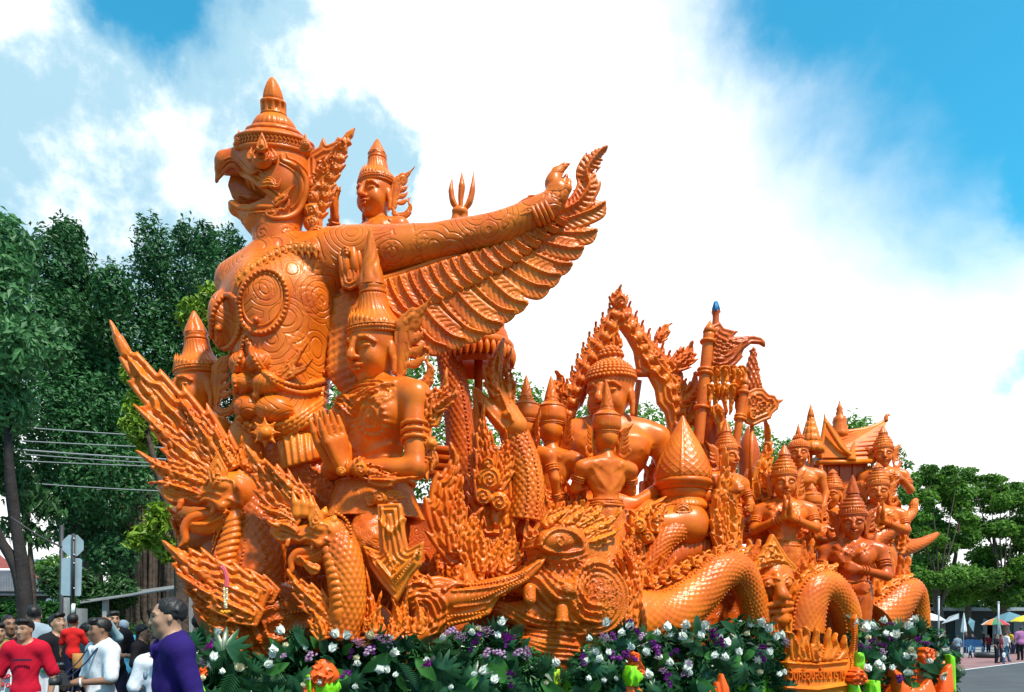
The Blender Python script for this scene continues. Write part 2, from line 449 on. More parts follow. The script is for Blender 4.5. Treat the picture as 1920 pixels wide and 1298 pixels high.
def snet(D, lo, h):
    S = D < 0
    nx, ny, nz = D.shape
    cnt = np.zeros((nx-1, ny-1, nz-1), np.int8)
    for i in (0, 1):
        for j in (0, 1):
            for k in (0, 1): cnt += S[i:nx-1+i, j:ny-1+j, k:nz-1+k]
    act = np.nonzero((cnt > 0) & (cnt < 8)); I, J, K = act
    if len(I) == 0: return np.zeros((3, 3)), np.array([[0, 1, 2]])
    c = {(i, j, k): D[I + i, J + j, K + k] for i in (0, 1) for j in (0, 1) for k in (0, 1)}
    P = np.zeros((len(I), 3), f4); w = np.zeros(len(I), f4)
    for a in range(3):
        o1, o2 = [q for q in range(3) if q != a]
        for u in (0, 1):
            for v in (0, 1):
                p = [0, 0, 0]; p[o1] = u; p[o2] = v; q = list(p); q[a] = 1
                d0, d1 = c[tuple(p)], c[tuple(q)]
                m = (d0 < 0) != (d1 < 0)
                t = np.where(m, d0 / np.where(m, d0 - d1, 1), 0)
                P[:, a] += np.where(m, t, 0); P[:, o1] += m * f4(u); P[:, o2] += m * f4(v); w += m
    P /= w[:, None]
    V = (P + np.stack(act, 1)) * h + lo
    idx = np.full(cnt.shape, -1, np.int32); idx[act] = np.arange(len(I))
    Q = []
    for a in range(3):
        b, d = (a + 1) % 3, (a + 2) % 3
        sa = [slice(None)] * 3; sb = [slice(None)] * 3; sa[a] = slice(0, -1); sb[a] = slice(1, None)
        A, Bm = S[tuple(sa)], S[tuple(sb)]
        e = A != Bm
        g = np.nonzero(e); ok = (g[b] > 0) & (g[d] > 0) & (g[b] < D.shape[b] - 1) & (g[d] < D.shape[d] - 1)
        g = [q[ok] for q in g]; ins = A[tuple(g)]
        def at_(db, dd):
            q = list(g); q[b] = q[b] - db; q[d] = q[d] - dd; return idx[tuple(q)]
        q4 = np.stack([at_(1, 1), at_(0, 1), at_(0, 0), at_(1, 0)], 1)
        q4 = np.where(ins[:, None], q4, q4[:, ::-1]); Q.append(q4)
    return V, np.concatenate(Q)
# ================================================================== materials
def mat(name, col, rough=.6, spec=.5, bump=None, var=None, metal=0, coat=0, sss=0, emit=None, trans=0, var_scale=4.0, col2=None, obj=True, alpha=None):
    """Principled material; bump=(scale, strength, distance), var = share of colour variation by noise"""
    m = bpy.data.materials.new(name); m.use_nodes = True
    nt = m.node_tree; N, L = nt.nodes, nt.links; b = N['Principled BSDF']
    b.inputs['Base Color'].default_value = (*col, 1); b.inputs['Roughness'].default_value = rough
    b.inputs['Specular IOR Level'].default_value = spec; b.inputs['Metallic'].default_value = metal
    b.inputs['Coat Weight'].default_value = coat; b.inputs['Coat Roughness'].default_value = .12
    if sss: b.inputs['Subsurface Weight'].default_value = sss; b.inputs['Subsurface Radius'].default_value = (1, .35, .1); b.inputs['Subsurface Scale'].default_value = .06
    if trans: b.inputs['Transmission Weight'].default_value = trans
    tc = N.new('ShaderNodeTexCoord')
    if var:
        nz = N.new('ShaderNodeTexNoise'); nz.inputs['Scale'].default_value = var_scale; nz.inputs['Detail'].default_value = 6; nz.inputs['Roughness'].default_value = .65
        L.new(tc.outputs['Object'], nz.inputs['Vector'])
        mr = N.new('ShaderNodeMapRange'); L.new(nz.outputs[0], mr.inputs[0]); mr.inputs[1].default_value = .3; mr.inputs[2].default_value = .7
        mx = N.new('ShaderNodeMix'); mx.data_type = 'RGBA'; L.new(mr.outputs[0], mx.inputs[0])
        c2 = col2 if col2 else tuple(c * (1 - var) for c in col)
        mx.inputs[6].default_value = (*c2, 1); mx.inputs[7].default_value = (*(min(1, c * (1 + var * .6)) for c in col), 1) if not col2 else (*col, 1)
        L.new(mx.outputs[2], b.inputs['Base Color'])
    if bump:
        nb = N.new('ShaderNodeTexNoise'); nb.inputs['Scale'].default_value = bump[0]; nb.inputs['Detail'].default_value = 5
        L.new(tc.outputs['Object'], nb.inputs['Vector'])
        bp = N.new('ShaderNodeBump'); bp.inputs['Strength'].default_value = bump[1]; bp.inputs['Distance'].default_value = bump[2]
        L.new(nb.outputs[0], bp.inputs['Height']); L.new(bp.outputs[0], b.inputs['Normal'])
    if emit: b.inputs['Emission Color'].default_value = (*emit[:3], 1); b.inputs['Emission Strength'].default_value = emit[3]
    return m
def wax(name, col, col2, rough=.3, engrave=None):
    m = mat(name, col, rough, .34, bump=(42, .30, .007), var=.3, var_scale=2.2, col2=col2, coat=0, sss=.04)
    if engrave:      # fine engraved cloud rings, as cut into the smooth skin of the statues
        nt = m.node_tree; N, L = nt.nodes, nt.links; sc, k, dep = engrave
        tc = N.new('ShaderNodeTexCoord'); wn = N.new('ShaderNodeTexNoise'); wn.inputs['Scale'].default_value = sc * .8; L.new(tc.outputs['Object'], wn.inputs['Vector'])
        mx = N.new('ShaderNodeMix'); mx.data_type = 'VECTOR'; mx.inputs[0].default_value = .10; L.new(tc.outputs['Object'], mx.inputs[4]); L.new(wn.outputs['Color'], mx.inputs[5])
        vo = N.new('ShaderNodeTexVoronoi'); vo.inputs['Scale'].default_value = sc; L.new(mx.outputs[1], vo.inputs['Vector'])
        mu = N.new('ShaderNodeMath'); mu.operation = 'MULTIPLY'; mu.inputs[1].default_value = k; L.new(vo.outputs['Distance'], mu.inputs[0])
        si = N.new('ShaderNodeMath'); si.operation = 'SINE'; L.new(mu.outputs[0], si.inputs[0])
        mr = N.new('ShaderNodeMapRange'); mr.inputs[1].default_value = .45; mr.inputs[2].default_value = .95; mr.inputs[3].default_value = 1; mr.inputs[4].default_value = 0; L.new(si.outputs[0], mr.inputs[0])
        bp = N.new('ShaderNodeBump'); bp.inputs['Strength'].default_value = .6; bp.inputs['Distance'].default_value = dep; L.new(mr.outputs[0], bp.inputs['Height'])
        old = N['Principled BSDF'].inputs['Normal'].links[0].from_socket; L.new(old, bp.inputs['Normal']); L.new(bp.outputs[0], N['Principled BSDF'].inputs['Normal'])
    return m
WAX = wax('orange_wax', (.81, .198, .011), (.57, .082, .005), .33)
WAX_DEEP = wax('red_brown_and_shaded_wax', (.64, .118, .007), (.42, .055, .004), .30)  # red-brown of prow and beam; on other parts shade put into the colour
WAX_HI = wax('honey_wax', (.84, .238, .012), (.62, .11, .006), .33)  # lighter copy of the orange wax, its yellowish light put into the colour
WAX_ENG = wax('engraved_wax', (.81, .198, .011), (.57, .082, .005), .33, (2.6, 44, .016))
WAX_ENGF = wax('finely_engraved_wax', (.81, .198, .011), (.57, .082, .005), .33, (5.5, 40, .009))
WAX_ENGD = wax('engraved_red_brown_and_shaded_wax', (.64, .118, .007), (.42, .055, .004), .30, (5.0, 40, .012))  # engraved version: hull's own red-brown, and shade painted on the legs
# ================================================================== ground, road, trees, buildings, street furniture
ASPH = mat('asphalt', (.065, .072, .082), .85, .3, bump=(90, .5, .006), var=.35, var_scale=.6)
PAVE = mat('pink_paving', (.26, .14, .14), .8, .3, bump=(60, .4, .006), var=.3, var_scale=1.2)
CONC = mat('concrete', (.30, .30, .30), .85, .3, bump=(40, .4, .006), var=.3, var_scale=1.5)
LINE = mat('road_paint', (.62, .64, .66), .7, var=.35, var_scale=6)
BARK = mat('bark', (.10, .075, .06), .9, .2, bump=(14, .9, .03), var=.5, var_scale=5)
BARK_DARK = mat('dark_bark', (.035, .03, .03), .9, .2, bump=(14, .9, .02), var=.4)
BARK_PALE = mat('pale_bark', (.26, .24, .22), .9, .2, bump=(18, .7, .02), var=.4)
STEEL = mat('grey_steel', (.33, .38, .42), .45, .5, metal=.4, var=.2)
DARKM = mat('dark_metal', (.03, .032, .036), .5)
WHITEP = mat('white_paint', (.78, .80, .82), .5, var=.1)
WIRE = mat('cable_rubber', (.03, .03, .033), .6)
def leafmat(name, c, var=.5, trans=.25, rough=.5):
    m = bpy.data.materials.new(name); m.use_nodes = True; nt = m.node_tree; N, L = nt.nodes, nt.links
    b = N['Principled BSDF']; b.inputs['Roughness'].default_value = rough; b.inputs['Specular IOR Level'].default_value = .35
    at_ = N.new('ShaderNodeAttribute'); at_.attribute_name = 'tone'
    hs = N.new('ShaderNodeMix'); hs.data_type = 'RGBA'
    hs.inputs[6].default_value = (*(q * (1 - var) for q in c), 1); hs.inputs[7].default_value = (min(1, c[0] * (1 + var)), min(1, c[1] * (1 + var * .7)), c[2] * (1 - var * .2), 1)
    L.new(at_.outputs['Fac'], hs.inputs[0]); L.new(hs.outputs[2], b.inputs['Base Color'])
    tr = N.new('ShaderNodeBsdfTranslucent'); L.new(hs.outputs[2], tr.inputs['Color']); mx = N.new('ShaderNodeMixShader'); mx.inputs[0].default_value = trans
    L.new(b.outputs[0], mx.inputs[1]); L.new(tr.outputs[0], mx.inputs[2]); L.new(mx.outputs[0], N['Material Output'].inputs['Surface'])
    return m
LEAF_DARK = leafmat('dark_leaves', (.034, .135, .055)); LEAF_MID = leafmat('mid_leaves', (.03, .10, .035)); LEAF_PALE = leafmat('pale_leaves', (.06, .19, .09), .5, .3)
LEAF_LIME = leafmat('lime_leaves', (.16, .30, .03)); LEAF_FEATH = leafmat('feathery_leaves', (.10, .25, .04), .45, .4); LEAF_HEDGE = leafmat('hedge_leaves', (.02, .10, .02))
def tone(me, vals):
    a = me.attributes.new('tone', 'FLOAT', 'POINT'); a.data.foreach_set('value', np.asarray(vals, f4))
def leafcloud(name, blobs, n, size, matl, parent=None, flatten=.6, tall=1.0, inner=.3, droop=0.0, shape=.42, wire=None):
    """n leaves spread through the shells of blobs (centre, radii) in world metres"""
    C = np.array([b[0] for b in blobs], float); Rr = np.array([b[1] for b in blobs], float)
    wgt = (Rr[:, 0] * Rr[:, 2] + Rr[:, 1] * Rr[:, 2]); wgt /= wgt.sum(); k = rng.choice(len(blobs), n, p=wgt)
    d = rng.normal(size=(n, 3)); d /= np.linalg.norm(d, axis=1)[:, None]
    rad = np.where(rng.random(n) < inner, rng.random(n) ** .5 * .85, .78 + .30 * rng.random(n))
    # lumpy shells: clumps and gaps
    lump = 1 + .16 * np.sin(d[:, 0] * 9 + k * 1.7) * np.sin(d[:, 2] * 8 + k * 2.3) + .10 * np.sin(d[:, 1] * 13 + k)
    P = C[k] + d * Rr[k] * (rad * lump)[:, None]
    up = np.array([0, 0, 1.0]); nrm = d * .55 + up * flatten + rng.normal(size=(n, 3)) * .55; nrm /= np.linalg.norm(nrm, axis=1)[:, None]
    t = np.cross(nrm, rng.normal(size=(n, 3))); t[:, 2] -= droop; t /= np.linalg.norm(t, axis=1)[:, None]; s = np.cross(nrm, t); s /= np.linalg.norm(s, axis=1)[:, None] + 1e-9
    L = size * (.6 + .8 * rng.random(n)); w = L * shape
    V = np.stack([P - t * L[:, None] * .5, P + s * w[:, None] * .5 + nrm * L[:, None] * .06, P + t * L[:, None] * .5 - up * (L * .12)[:, None], P - s * w[:, None] * .5 + nrm * L[:, None] * .06], 1).reshape(-1, 3)
    me = mesh(name, V, np.arange(4 * n).reshape(-1, 4), smooth=False)
    tn = np.clip(rng.random(n) * .6 + .5 * (np.sin(k * 12.9) * .5 + .5), 0, 1); tone(me, np.repeat(tn, 4))
    o = part(name, me, matl, parent, None)
    return o
def pxblob(x, y, depth, rx, ry=None, rd=None):
    m = depth / FPX; ry = rx if ry is None else ry; rd = (rx + ry) / 2 if rd is None else rd
    return (np.array(at(x, y, depth)), (rx * m, rd * m, ry * m))
def tubes(name, L, matl, parent, nr=10, disp=None):
    return part(name, mesh(name, *join([sweepvf(crv(P, 24) if len(P) > 2 else np.array(P, float), np.interp(np.linspace(0, 1, 24 if len(P) > 2 else 2), np.linspace(0, 1, len(np.atleast_1d(r))), np.atleast_1d(r)), nr, disp=disp) for P, r in L])), matl, parent, None)
# ---- ground sheets
def sheet(name, P, z, matl, kind='structure', th=None):
    me = bpy.data.meshes.new(name); V = [(x, y, z) for x, y in P]; F = [tuple(range(len(P)))]
    if th: k = len(P); V += [(x, y, z - th) for x, y in P]; F += [(i, i + k, (i + 1) % k + k, (i + 1) % k) for i in range(k)]
    me.from_pydata(V, [], F); o = part(name, me, matl, None, None); o['kind'] = kind; return o
def area(P):
    a = sum(P[i][0] * P[(i+1) % len(P)][1] - P[(i+1) % len(P)][0] * P[i][1] for i in range(len(P))); return P if a > 0 else P[::-1]
sheet('ground', [(-900, -60), (900, -60), (900, 1500), (-900, 1500)], -.02, mat('earth', (.09, .075, .05), .95, .2, bump=(5, .5, .03), var=.4, var_scale=.8))
rd_ = np.array([math.cos(R(46)), math.sin(R(46))]); rn_ = np.array([-rd_[1], rd_[0]])
def rl(x0, y0, s, off=0): p = np.array([x0, y0]) + rd_ * s + rn_ * off; return (p[0], p[1])
sheet('road', area([(-60, -40), (60, -40), rl(25.9, 46, 90), rl(25.9, 46, -60), (-60, 9.5 - 20)]) if False else area([rl(25.9, 46, 130, 0), rl(25.9, 46, -110, 0), rl(25.9, 46, -110, -90), rl(25.9, 46, 130, -90)]), 0.0, ASPH)
sheet('pavement', area([rl(25.9, 46, 130, 0), rl(25.9, 46, -110, 0), rl(25.9, 46, -110, 8), rl(25.9, 46, 130, 8)]), .13, CONC, th=.15)
sheet('paving_strip', area([rl(25.9, 46, 60, -.05), rl(25.9, 46, -40, -.05), rl(25.9, 46, -40, -4.2), rl(25.9, 46, 60, -4.2)]), .004, PAVE)
sheet('road_line', area([rl(17.1, 30.6, 60, -.08), rl(17.1, 30.6, -30, -.08), rl(17.1, 30.6, -30, .08), rl(17.1, 30.6, 60, .08)]), .008, LINE)
sheet('road_line', area([rl(15.5, 21, 60, -.07), rl(15.5, 21, -12, -.07), rl(15.5, 21, -12, .07), rl(15.5, 21, 60, .07)]), .008, LINE)
for i in range(26):    # painted kerb stones
    me = mesh('kerb', *boxvf((0, 0, 0), (1.9, .22, .17)), smooth=False); a = rl(25.9, 46, -22 + i * 2, -.11)
    o = part('kerb_stone', me, CONC if i % 3 else WHITEP, None, Matrix.Translation((a[0], a[1], 0)) @ Matrix.Rotation(R(46), 4, 'Z')); o['kind'] = 'structure'
# ---- trees at the left
def tree(name, label, base, trunk, blobs, n, size, leafm, bark=BARK, group=None, **k):
    g = thing(name, label, 'tree', base, group)
    if trunk: tubes('trunk', trunk, bark, g, disp=lambda s, th, arc: .04 * np.sin(th * 5 + arc * 2) * .5)
    c = leafcloud('crown', blobs, n, size, leafm, g, **k)
    return g
def P_(x, y, d): return tuple(at(x, y, d))
def left_trees():
    D = 20
    b = []
    for x, y, rx, ry in ((115, 520, 52, 90), (95, 640, 80, 90), (160, 620, 70, 100), (120, 780, 95, 90), (190, 760, 80, 110), (100, 900, 80, 70), (200, 900, 80, 80), (130, 450, 26, 40), (210, 545, 32, 50), (170, 990, 70, 55), (210, 1040, 45, 40)): b.append(pxblob(x, y, D + rnd.uniform(-1.2, 1.8), rx, ry))
    tree('evergreen_tree', 'dark evergreen tree with columnar leafy crown behind the street signs', tuple(at(150, 1200, D)[:2]) + (0,), [([P_(170, 1290, D), P_(165, 1100, D), P_(150, 900, D), P_(130, 600, D)], [.45, .35, .3, .1])], b, 52000, .14, LEAF_DARK, group='dark evergreen trees', inner=.35)
    b = []; D = 21.5
    for x, y, rx, ry in ((285, 470, 30, 60), (300, 560, 70, 80), (360, 520, 55, 90), (420, 510, 42, 75), (275, 640, 70, 90), (370, 640, 80, 90), (290, 760, 85, 100), (390, 780, 90, 110), (250, 860, 70, 90), (330, 900, 90, 100), (440, 660, 60, 100), (430, 920, 80, 100), (345, 450, 18, 32), (385, 455, 22, 40), (440, 470, 18, 35), (520, 800, 90, 160), (560, 650, 60, 110)): b.append(pxblob(x, y, D + rnd.uniform(-1.2, 1.8), rx, ry))
    g = tree('banyan_tree', 'tall dark banyan tree with hanging aerial roots behind the serpents', tuple(at(270, 1230, D)[:2]) + (0,), [([P_(265, 1290, D), P_(262, 1150, D), P_(262, 1000, D), P_(290, 700, D)], [1.1, .8, .6, .2]), ([P_(300, 1290, D), P_(290, 1100, D), P_(330, 900, D)], [.6, .45, .25])], b, 64000, .14, LEAF_DARK, group='dark evergreen trees', inner=.35)
    V = []
    for i in range(46):
        x = rnd.uniform(215, 330); y0 = rnd.uniform(880, 960); x1 = x + rnd.uniform(-8, 8); V.append(([P_(x, y0, D - .9), P_((x + x1) / 2 + rnd.uniform(-4, 4), 1050, D - .9 + rnd.uniform(-.3, .3)), P_(x1, rnd.uniform(1140, 1200), D - .9)], [.03, .05, .07]))
    tubes('aerial_roots', V, BARK_PALE if False else BARK, g, 6)['kind'] = 'stuff'
    # nearer pale-leaved tree at the left edge with thin dark trunks
    D = 14; b = []
    for x, y, rx, ry in ((20, 480, 45, 60), (70, 640, 50, 45), (20, 660, 60, 60), (100, 660, 30, 26), (-30, 560, 70, 120), (20, 760, 40, 50), (5, 440, 30, 40), (-60, 760, 80, 100)): b.append(pxblob(x, y, D + rnd.uniform(-.6, .8), rx, ry))
    tree('broadleaf_tree', 'paler broad-leaved tree at the picture edge on two thin dark trunks', tuple(at(20, 1300, D)[:2]) + (0,), [([P_(52, 1340, D), P_(48, 1130, D), P_(20, 900, D), P_(10, 700, D)], [.13, .11, .08, .04]), ([P_(50, 1340, D + .1), P_(40, 1100, D), P_(0, 1010, D), P_(-30, 940, D)], [.13, .10, .08, .06])], b, 9000, .17, LEAF_PALE, bark=BARK_DARK, inner=.3, flatten=.3)
    b = [pxblob(x, y, 15, rx, ry) for x, y, rx, ry in ((60, 940, 40, 26), (20, 900, 40, 30), (95, 960, 26, 16), (30, 990, 30, 22), (70, 1010, 30, 16), (-10, 850, 40, 50))]
    tree('sapling', 'wispy sapling with narrow leaves beside the dark trunks', tuple(at(60, 1300, 15)[:2]) + (0,), [([P_(66, 1330, 15), P_(60, 1100, 15), P_(50, 930, 15)], [.06, .05, .02])], b, 1500, .22, LEAF_MID, shape=.25, droop=.8)
    # lime green feathery tree showing behind the statues
    D = 13
    b = [pxblob(x, y, D + rnd.uniform(-.4, .4), rx, ry) for x, y, rx, ry in ((360, 590, 26, 30), (400, 560, 24, 26), (410, 620, 24, 30), (375, 640, 22, 24), (255, 700, 24, 26), (262, 760, 26, 24), (270, 820, 22, 26), (300, 970, 24, 30), (270, 1010, 30, 22), (315, 1030, 20, 24), (250, 800, 20, 20), (440, 650, 30, 40))]
    tree('feathery_tree', 'lime green feathery tree with yellow blossom glimpsed behind the crowned statue', tuple(at(330, 1280, D)[:2]) + (0,), [([P_(345, 1340, D), P_(340, 1050, D), P_(350, 800, D), P_(390, 600, D)], [.12, .1, .08, .03]), ([P_(342, 1050, D), P_(300, 900, D), P_(262, 760, D)], [.06, .05, .02])], b, 5200, .15, LEAF_LIME, shape=.35, inner=.5)
    # greenery through the gaps of the float
    D = 26; b = [pxblob(x, y, D + rnd.uniform(-1, 1), rx, ry) for x, y, rx, ry in ((640, 780, 70, 80), (760, 700, 60, 50), (860, 740, 50, 50), (950, 745, 50, 45), (995, 760, 24, 40), (1040, 800, 40, 50), (880, 860, 90, 80), (780, 850, 80, 90))]
    tree('roadside_tree', 'fresh green tree behind the tiered parasol seen through the float', tuple(at(850, 1240, D)[:2]) + (0,), [([P_(850, 1270, D), P_(855, 1000, D), P_(880, 800, D)], [.3, .25, .1])], b, 9000, .20, LEAF_FEATH, inner=.4)
    D = 34; b = [pxblob(x, y, D + rnd.uniform(-1, 1), rx, ry) for x, y, rx, ry in ((1110, 800, 40, 50), (1200, 800, 50, 45), (1160, 830, 60, 50), (1290, 830, 60, 60), (1390, 850, 60, 60), (1460, 860, 40, 36), (1478, 838, 18, 14), (1600, 830, 40, 50), (1590, 800, 16, 10), (1610, 795, 10, 6), (1680, 850, 16, 14), (1700, 870, 14, 8))]
    tree('roadside_tree', 'green tree whose leaf tips show beside the rear hall and spires', tuple(at(1350, 1240, D)[:2]) + (0,), [([P_(1350, 1250, D), P_(1360, 1000, D), P_(1400, 860, D)], [.3, .25, .1]), ([P_(1360, 1000, D), P_(1500, 880, D), P_(1600, 830, D)], [.2, .15, .05])], b, 7500, .24, LEAF_FEATH, inner=.4)
    # hedge and bush behind the crowd
    h = leafcloud('hedge', [pxblob(x, 1160, 15.5, 34, 34, 30) for x in range(-60, 160, 24)], 9000, .10, LEAF_HEDGE, None); props(h, 'clipped dark green hedge below the tiled hut roof', 'hedge')
    h = leafcloud('bush', [pxblob(x, y, 13, 30, 34, 30) for x, y in ((236, 1210), (262, 1205), (290, 1215), (250, 1240), (285, 1250))], 6000, .075, leafmat('bush_leaves', (.035, .12, .03)), None, shape=.3); props(h, 'feathery green bush behind the girl in jeans', 'bush')
    h = leafcloud('bush', [pxblob(x, y, 17, 34, 30, 30) for x, y in ((150, 1100), (190, 1130), (225, 1110), (110, 1090), (160, 1150), (200, 1170))], 7000, .12, LEAF_MID, None); props(h, 'loose bush between the street sign and the banyan trunk', 'bush')
    h = leafcloud('bush', [pxblob(x, y, 48, 26, 30, 30) for x, y in ((85, 1080), (110, 1070), (100, 1100), (130, 1085), (155, 1090))], 4000, .35, LEAF_FEATH, None); props(h, 'sunlit light green shrub beyond the hut and blue sign', 'bush')
left_trees()
def right_trees():
    D = 62
    sets = [('broad feathery tree behind the serpent tails with pale bare branches', 1760, ((1720, 960, 40, 60), (1750, 910, 40, 34), (1790, 900, 40, 30), (1740, 1000, 60, 40), (1790, 1010, 50, 40), (1770, 1060, 70, 40), (1730, 1070, 50, 40), (1715, 1020, 40, 40), (1800, 950, 46, 34), (1745, 880, 18, 12)), 0),
            ('broad feathery tree nearest the right edge above the market umbrellas', 1880, ((1850, 930, 46, 26), (1890, 960, 50, 40), (1830, 900, 24, 14), (1870, 905, 30, 16), (1910, 920, 30, 16), (1860, 1010, 60, 40), (1910, 1030, 50, 50), (1840, 1060, 50, 40), (1900, 1080, 60, 40), (1960, 980, 60, 80)), 3)]
    for lab, cx, bl, dd in sets:
        b = [pxblob(x + rnd.uniform(-.6, .6) * rx, y + rnd.uniform(-.8, .8) * ry, D + dd + rnd.uniform(-2.5, 2.5), rx * rnd.uniform(.3, .6), ry * rnd.uniform(.25, .5)) for x, y, rx, ry in bl for _ in range(7)]
        q = D + dd
        tr = [([P_(cx + 5, 1222, q), P_(cx, 1150, q), P_(cx - 8, 1090, q), P_(cx - 20, 980, q)], [.42, .34, .25, .08]), ([P_(cx, 1140, q), P_(cx + 30, 1050, q), P_(cx + 40, 950, q)], [.22, .14, .05])]
        g = tree('feathery_tree', lab, tuple(at(cx, 1222, q)[:2]) + (0,), tr, b, 40000, .30, LEAF_FEATH, bark=BARK, group='feathery trees across the road', inner=.4, flatten=.7, shape=.5)
        V = []
        for i in range(9):
            x, y, rx, ry = bl[i % len(bl)]; V.append(([P_(cx, 1110 - i * 5, q - 1.5), P_((cx + x) / 2, (1090 + y) / 2 + 14, q - 2), P_(x + rnd.uniform(-14, 14), y, q - 1.5)], [.08, .06, .02]))
        tubes('branch', V, BARK, g, 6)
    b = [pxblob(x, y, 66 + rnd.uniform(-2, 2), rx, ry) for x, y, rx, ry in [(1700 + i * 19, 1085 + (i * 31 % 40), 26, 20) for i in range(15)]]
    tree('understorey_tree', 'lower green foliage filling between the two feathery trees', tuple(at(1815, 1220, 66)[:2]) + (0,), [([P_(1815, 1222, 66), P_(1815, 1150, 66), P_(1812, 1090, 66)], [.3, .25, .2])], b, 22000, .30, LEAF_FEATH, inner=.4, flatten=.7, shape=.5)
    b = [pxblob(x, y, 75, rx, ry) for x, y, rx, ry in ((1760, 1120, 70, 40), (1850, 1120, 70, 40), (1930, 1110, 60, 50), (1700, 1100, 60, 60))]
    tree('shade_tree', 'dark shade tree crown hanging over the market stalls', tuple(at(1800, 1215, 75)[:2]) + (0,), [([P_(1800, 1215, 75), P_(1800, 1150, 75), P_(1805, 1110, 75)], [.5, .4, .3])], b, 9000, .5, LEAF_DARK)
right_trees()
# ---- buildings and street furniture at the left
def left_things():
    D = 30
    g = thing('tiled_hut', 'low hut with grey ribbed roof and red ridge tiles behind the hedge', 'building', tuple(at(20, 1240, D)[:2]) + (0,))
    ROOF = mat('grey_roof', (.09, .10, .12), .6, var=.3); RED = mat('red_ridge', (.25, .055, .04), .7, var=.3)
    A, B, C_, E_ = at(-60, 1110, D), at(112, 1112, D), at(52, 1072, D + 2.5), at(-60, 1072, D + 2.5)
    me = bpy.data.meshes.new('roof'); me.from_pydata([A, B, C_, E_, A - Vector((0, 0, .12)), B - Vector((0, 0, .12))], [], [(0, 1, 2, 3), (4, 5, 1, 0)]); rf = part('roof', me, ROOF, g)
    V = [sweepvf([A.lerp(B, t) + Vector((0, -.03, .03)), (E_ if t < .65 else C_).lerp(C_ if t < .65 else B, (t / .65) if t < .65 else (t - .65) / .35 * .98) * 1.0 + Vector((0, -.03, .03))], .035, 5) for t in np.linspace(.02, .97, 56)]
    part('roof_rib', mesh('rr', *join(V)), ROOF, rf)['kind'] = 'stuff'
    part('ridge_tile', mesh('rd', *sweepvf([B, C_, C_ + Vector((-.2, 0, .1))], .09, 8)), RED, rf)
    A2, B2, C2 = at(-60, 1066, D + 4), at(30, 1066, D + 4), at(0, 1040, D + 5)
    me = bpy.data.meshes.new('roof2'); me.from_pydata([A2, B2, C2, at(-60, 1036, D + 5)], [], [(0, 1, 2, 3)]); part('upper_roof', me, RED, g)
    part('wall', mesh('w', *boxvf((at(-60, 0, D)[0], D + .3, 0), (at(90, 0, D)[0], D + 2.3, at(0, 1111, D)[2])), smooth=False), mat('hut_wall', (.05, .045, .04), .9), g)
    # blue shop sign far behind
    D = 60; g = thing('shop_sign', 'bright blue roadside sign with white Thai letters above the hut roof', 'sign', tuple(at(60, 1090, D)))
    a, b = at(34, 1082, D), at(82, 1049, D)
    part('panel', mesh('p', *boxvf((a[0], D, a[2] - 1.0), (b[0], D + .3, b[2])), smooth=False), mat('sign_blue', (.01, .20, .55), .4), g)
    part('stripe', mesh('p', *boxvf((a[0], D - .02, a[2] + .55), (b[0], D, a[2] + .68)), smooth=False), WHITEP, g)
    cu = bpy.data.curves.new('t', 'FONT'); cu.body = 'บล'; cu.extrude = .03; cu.size = 1; to = bpy.data.objects.new('tmp', cu); COL.objects.link(to)
    me = bpy.data.meshes.new_from_object(to.evaluated_get(bpy.context.evaluated_depsgraph_get())); bpy.data.objects.remove(to)
    co = np.array([v.co[:] for v in me.vertices]); s = (at(70, 0, D)[0] - at(50, 0, D)[0]) / np.ptp(co[:, 0])
    part('lettering', me, WHITEP, g, Matrix.Translation(at(50, 1062, D - .0) + Vector((0, -.05, 0))) @ Matrix.Rotation(R(90), 4, 'X') @ Matrix.Scale(s, 4))
    for x in (40, 76): part('post', mesh('po', *sweepvf([tuple(at(x, 1085, D + .2))[:2] + (0,), at(x, 1075, D + .2)], .12, 8)), DARKM, g)
    # road signs seen from behind
    D = 12.5; m = D / FPX; g = thing('road_sign', 'octagonal and rectangular road signs seen from behind on a black and white post', 'sign', tuple(at(138, 1240, D)[:2]) + (0,))
    BACK = mat('sign_back', (.40, .50, .56), .5, metal=.3, var=.15)
    def plate_(name, pts, z=0):
        me = bpy.data.meshes.new(name); V = [Vector(at(x, y, D + .03)) for x, y in pts]; k = len(V); me.from_pydata([tuple(v) for v in V] + [(v.x, v.y + .004, v.z) for v in V], [], [tuple(range(k))[::-1], tuple(range(k, 2 * k))] + [(i, (i + 1) % k, (i + 1) % k + k, i + k) for i in range(k)]); return part(name, me, BACK, g)
    plate_('octagon_sign', [(137 + 21.5 * math.cos(R(22.5 + 45 * i)), 1023 + 21.5 * math.sin(R(22.5 + 45 * i))) for i in range(8)])
    plate_('rectangular_sign', [(116, 1048), (120, 1046), (150, 1047), (154, 1050), (152, 1116), (149, 1118), (118, 1117), (114, 1114)])
    for i, (y0, y1, mm) in enumerate(((1001, 1132, DARKM), (1132, 1153, WHITEP), (1153, 1175, DARKM), (1175, 1200, WHITEP), (1200, 1372, DARKM))):
        part('post_band', mesh('pb', *sweepvf([at(138, y0, D), at(136.5, y1, D)], .028, 12)), mm, g)
    for y in (1010, 1040, 1056, 1103): part('bolt', mesh('bo', *ballvf(at(139, y, D - .03), .011)), WHITEP, g)
    g = thing('utility_pole', 'thin dark pole just left of the road signs', 'pole', tuple(at(116, 1230, 14)[:2]) + (0,)); part('shaft', mesh('s', *sweepvf([tuple(at(114, 1240, 14))[:2] + (0,), at(116, 985, 14)], .035, 10)), DARKM, g)
    # garden lamp globes
    g = thing('garden_lamp', 'cluster of three white globes on a garden lamp by the hut', 'lamp', tuple(at(98, 1200, 22)[:2]) + (0,))
    GL = mat('lamp_globe', (.8, .82, .8), .3)
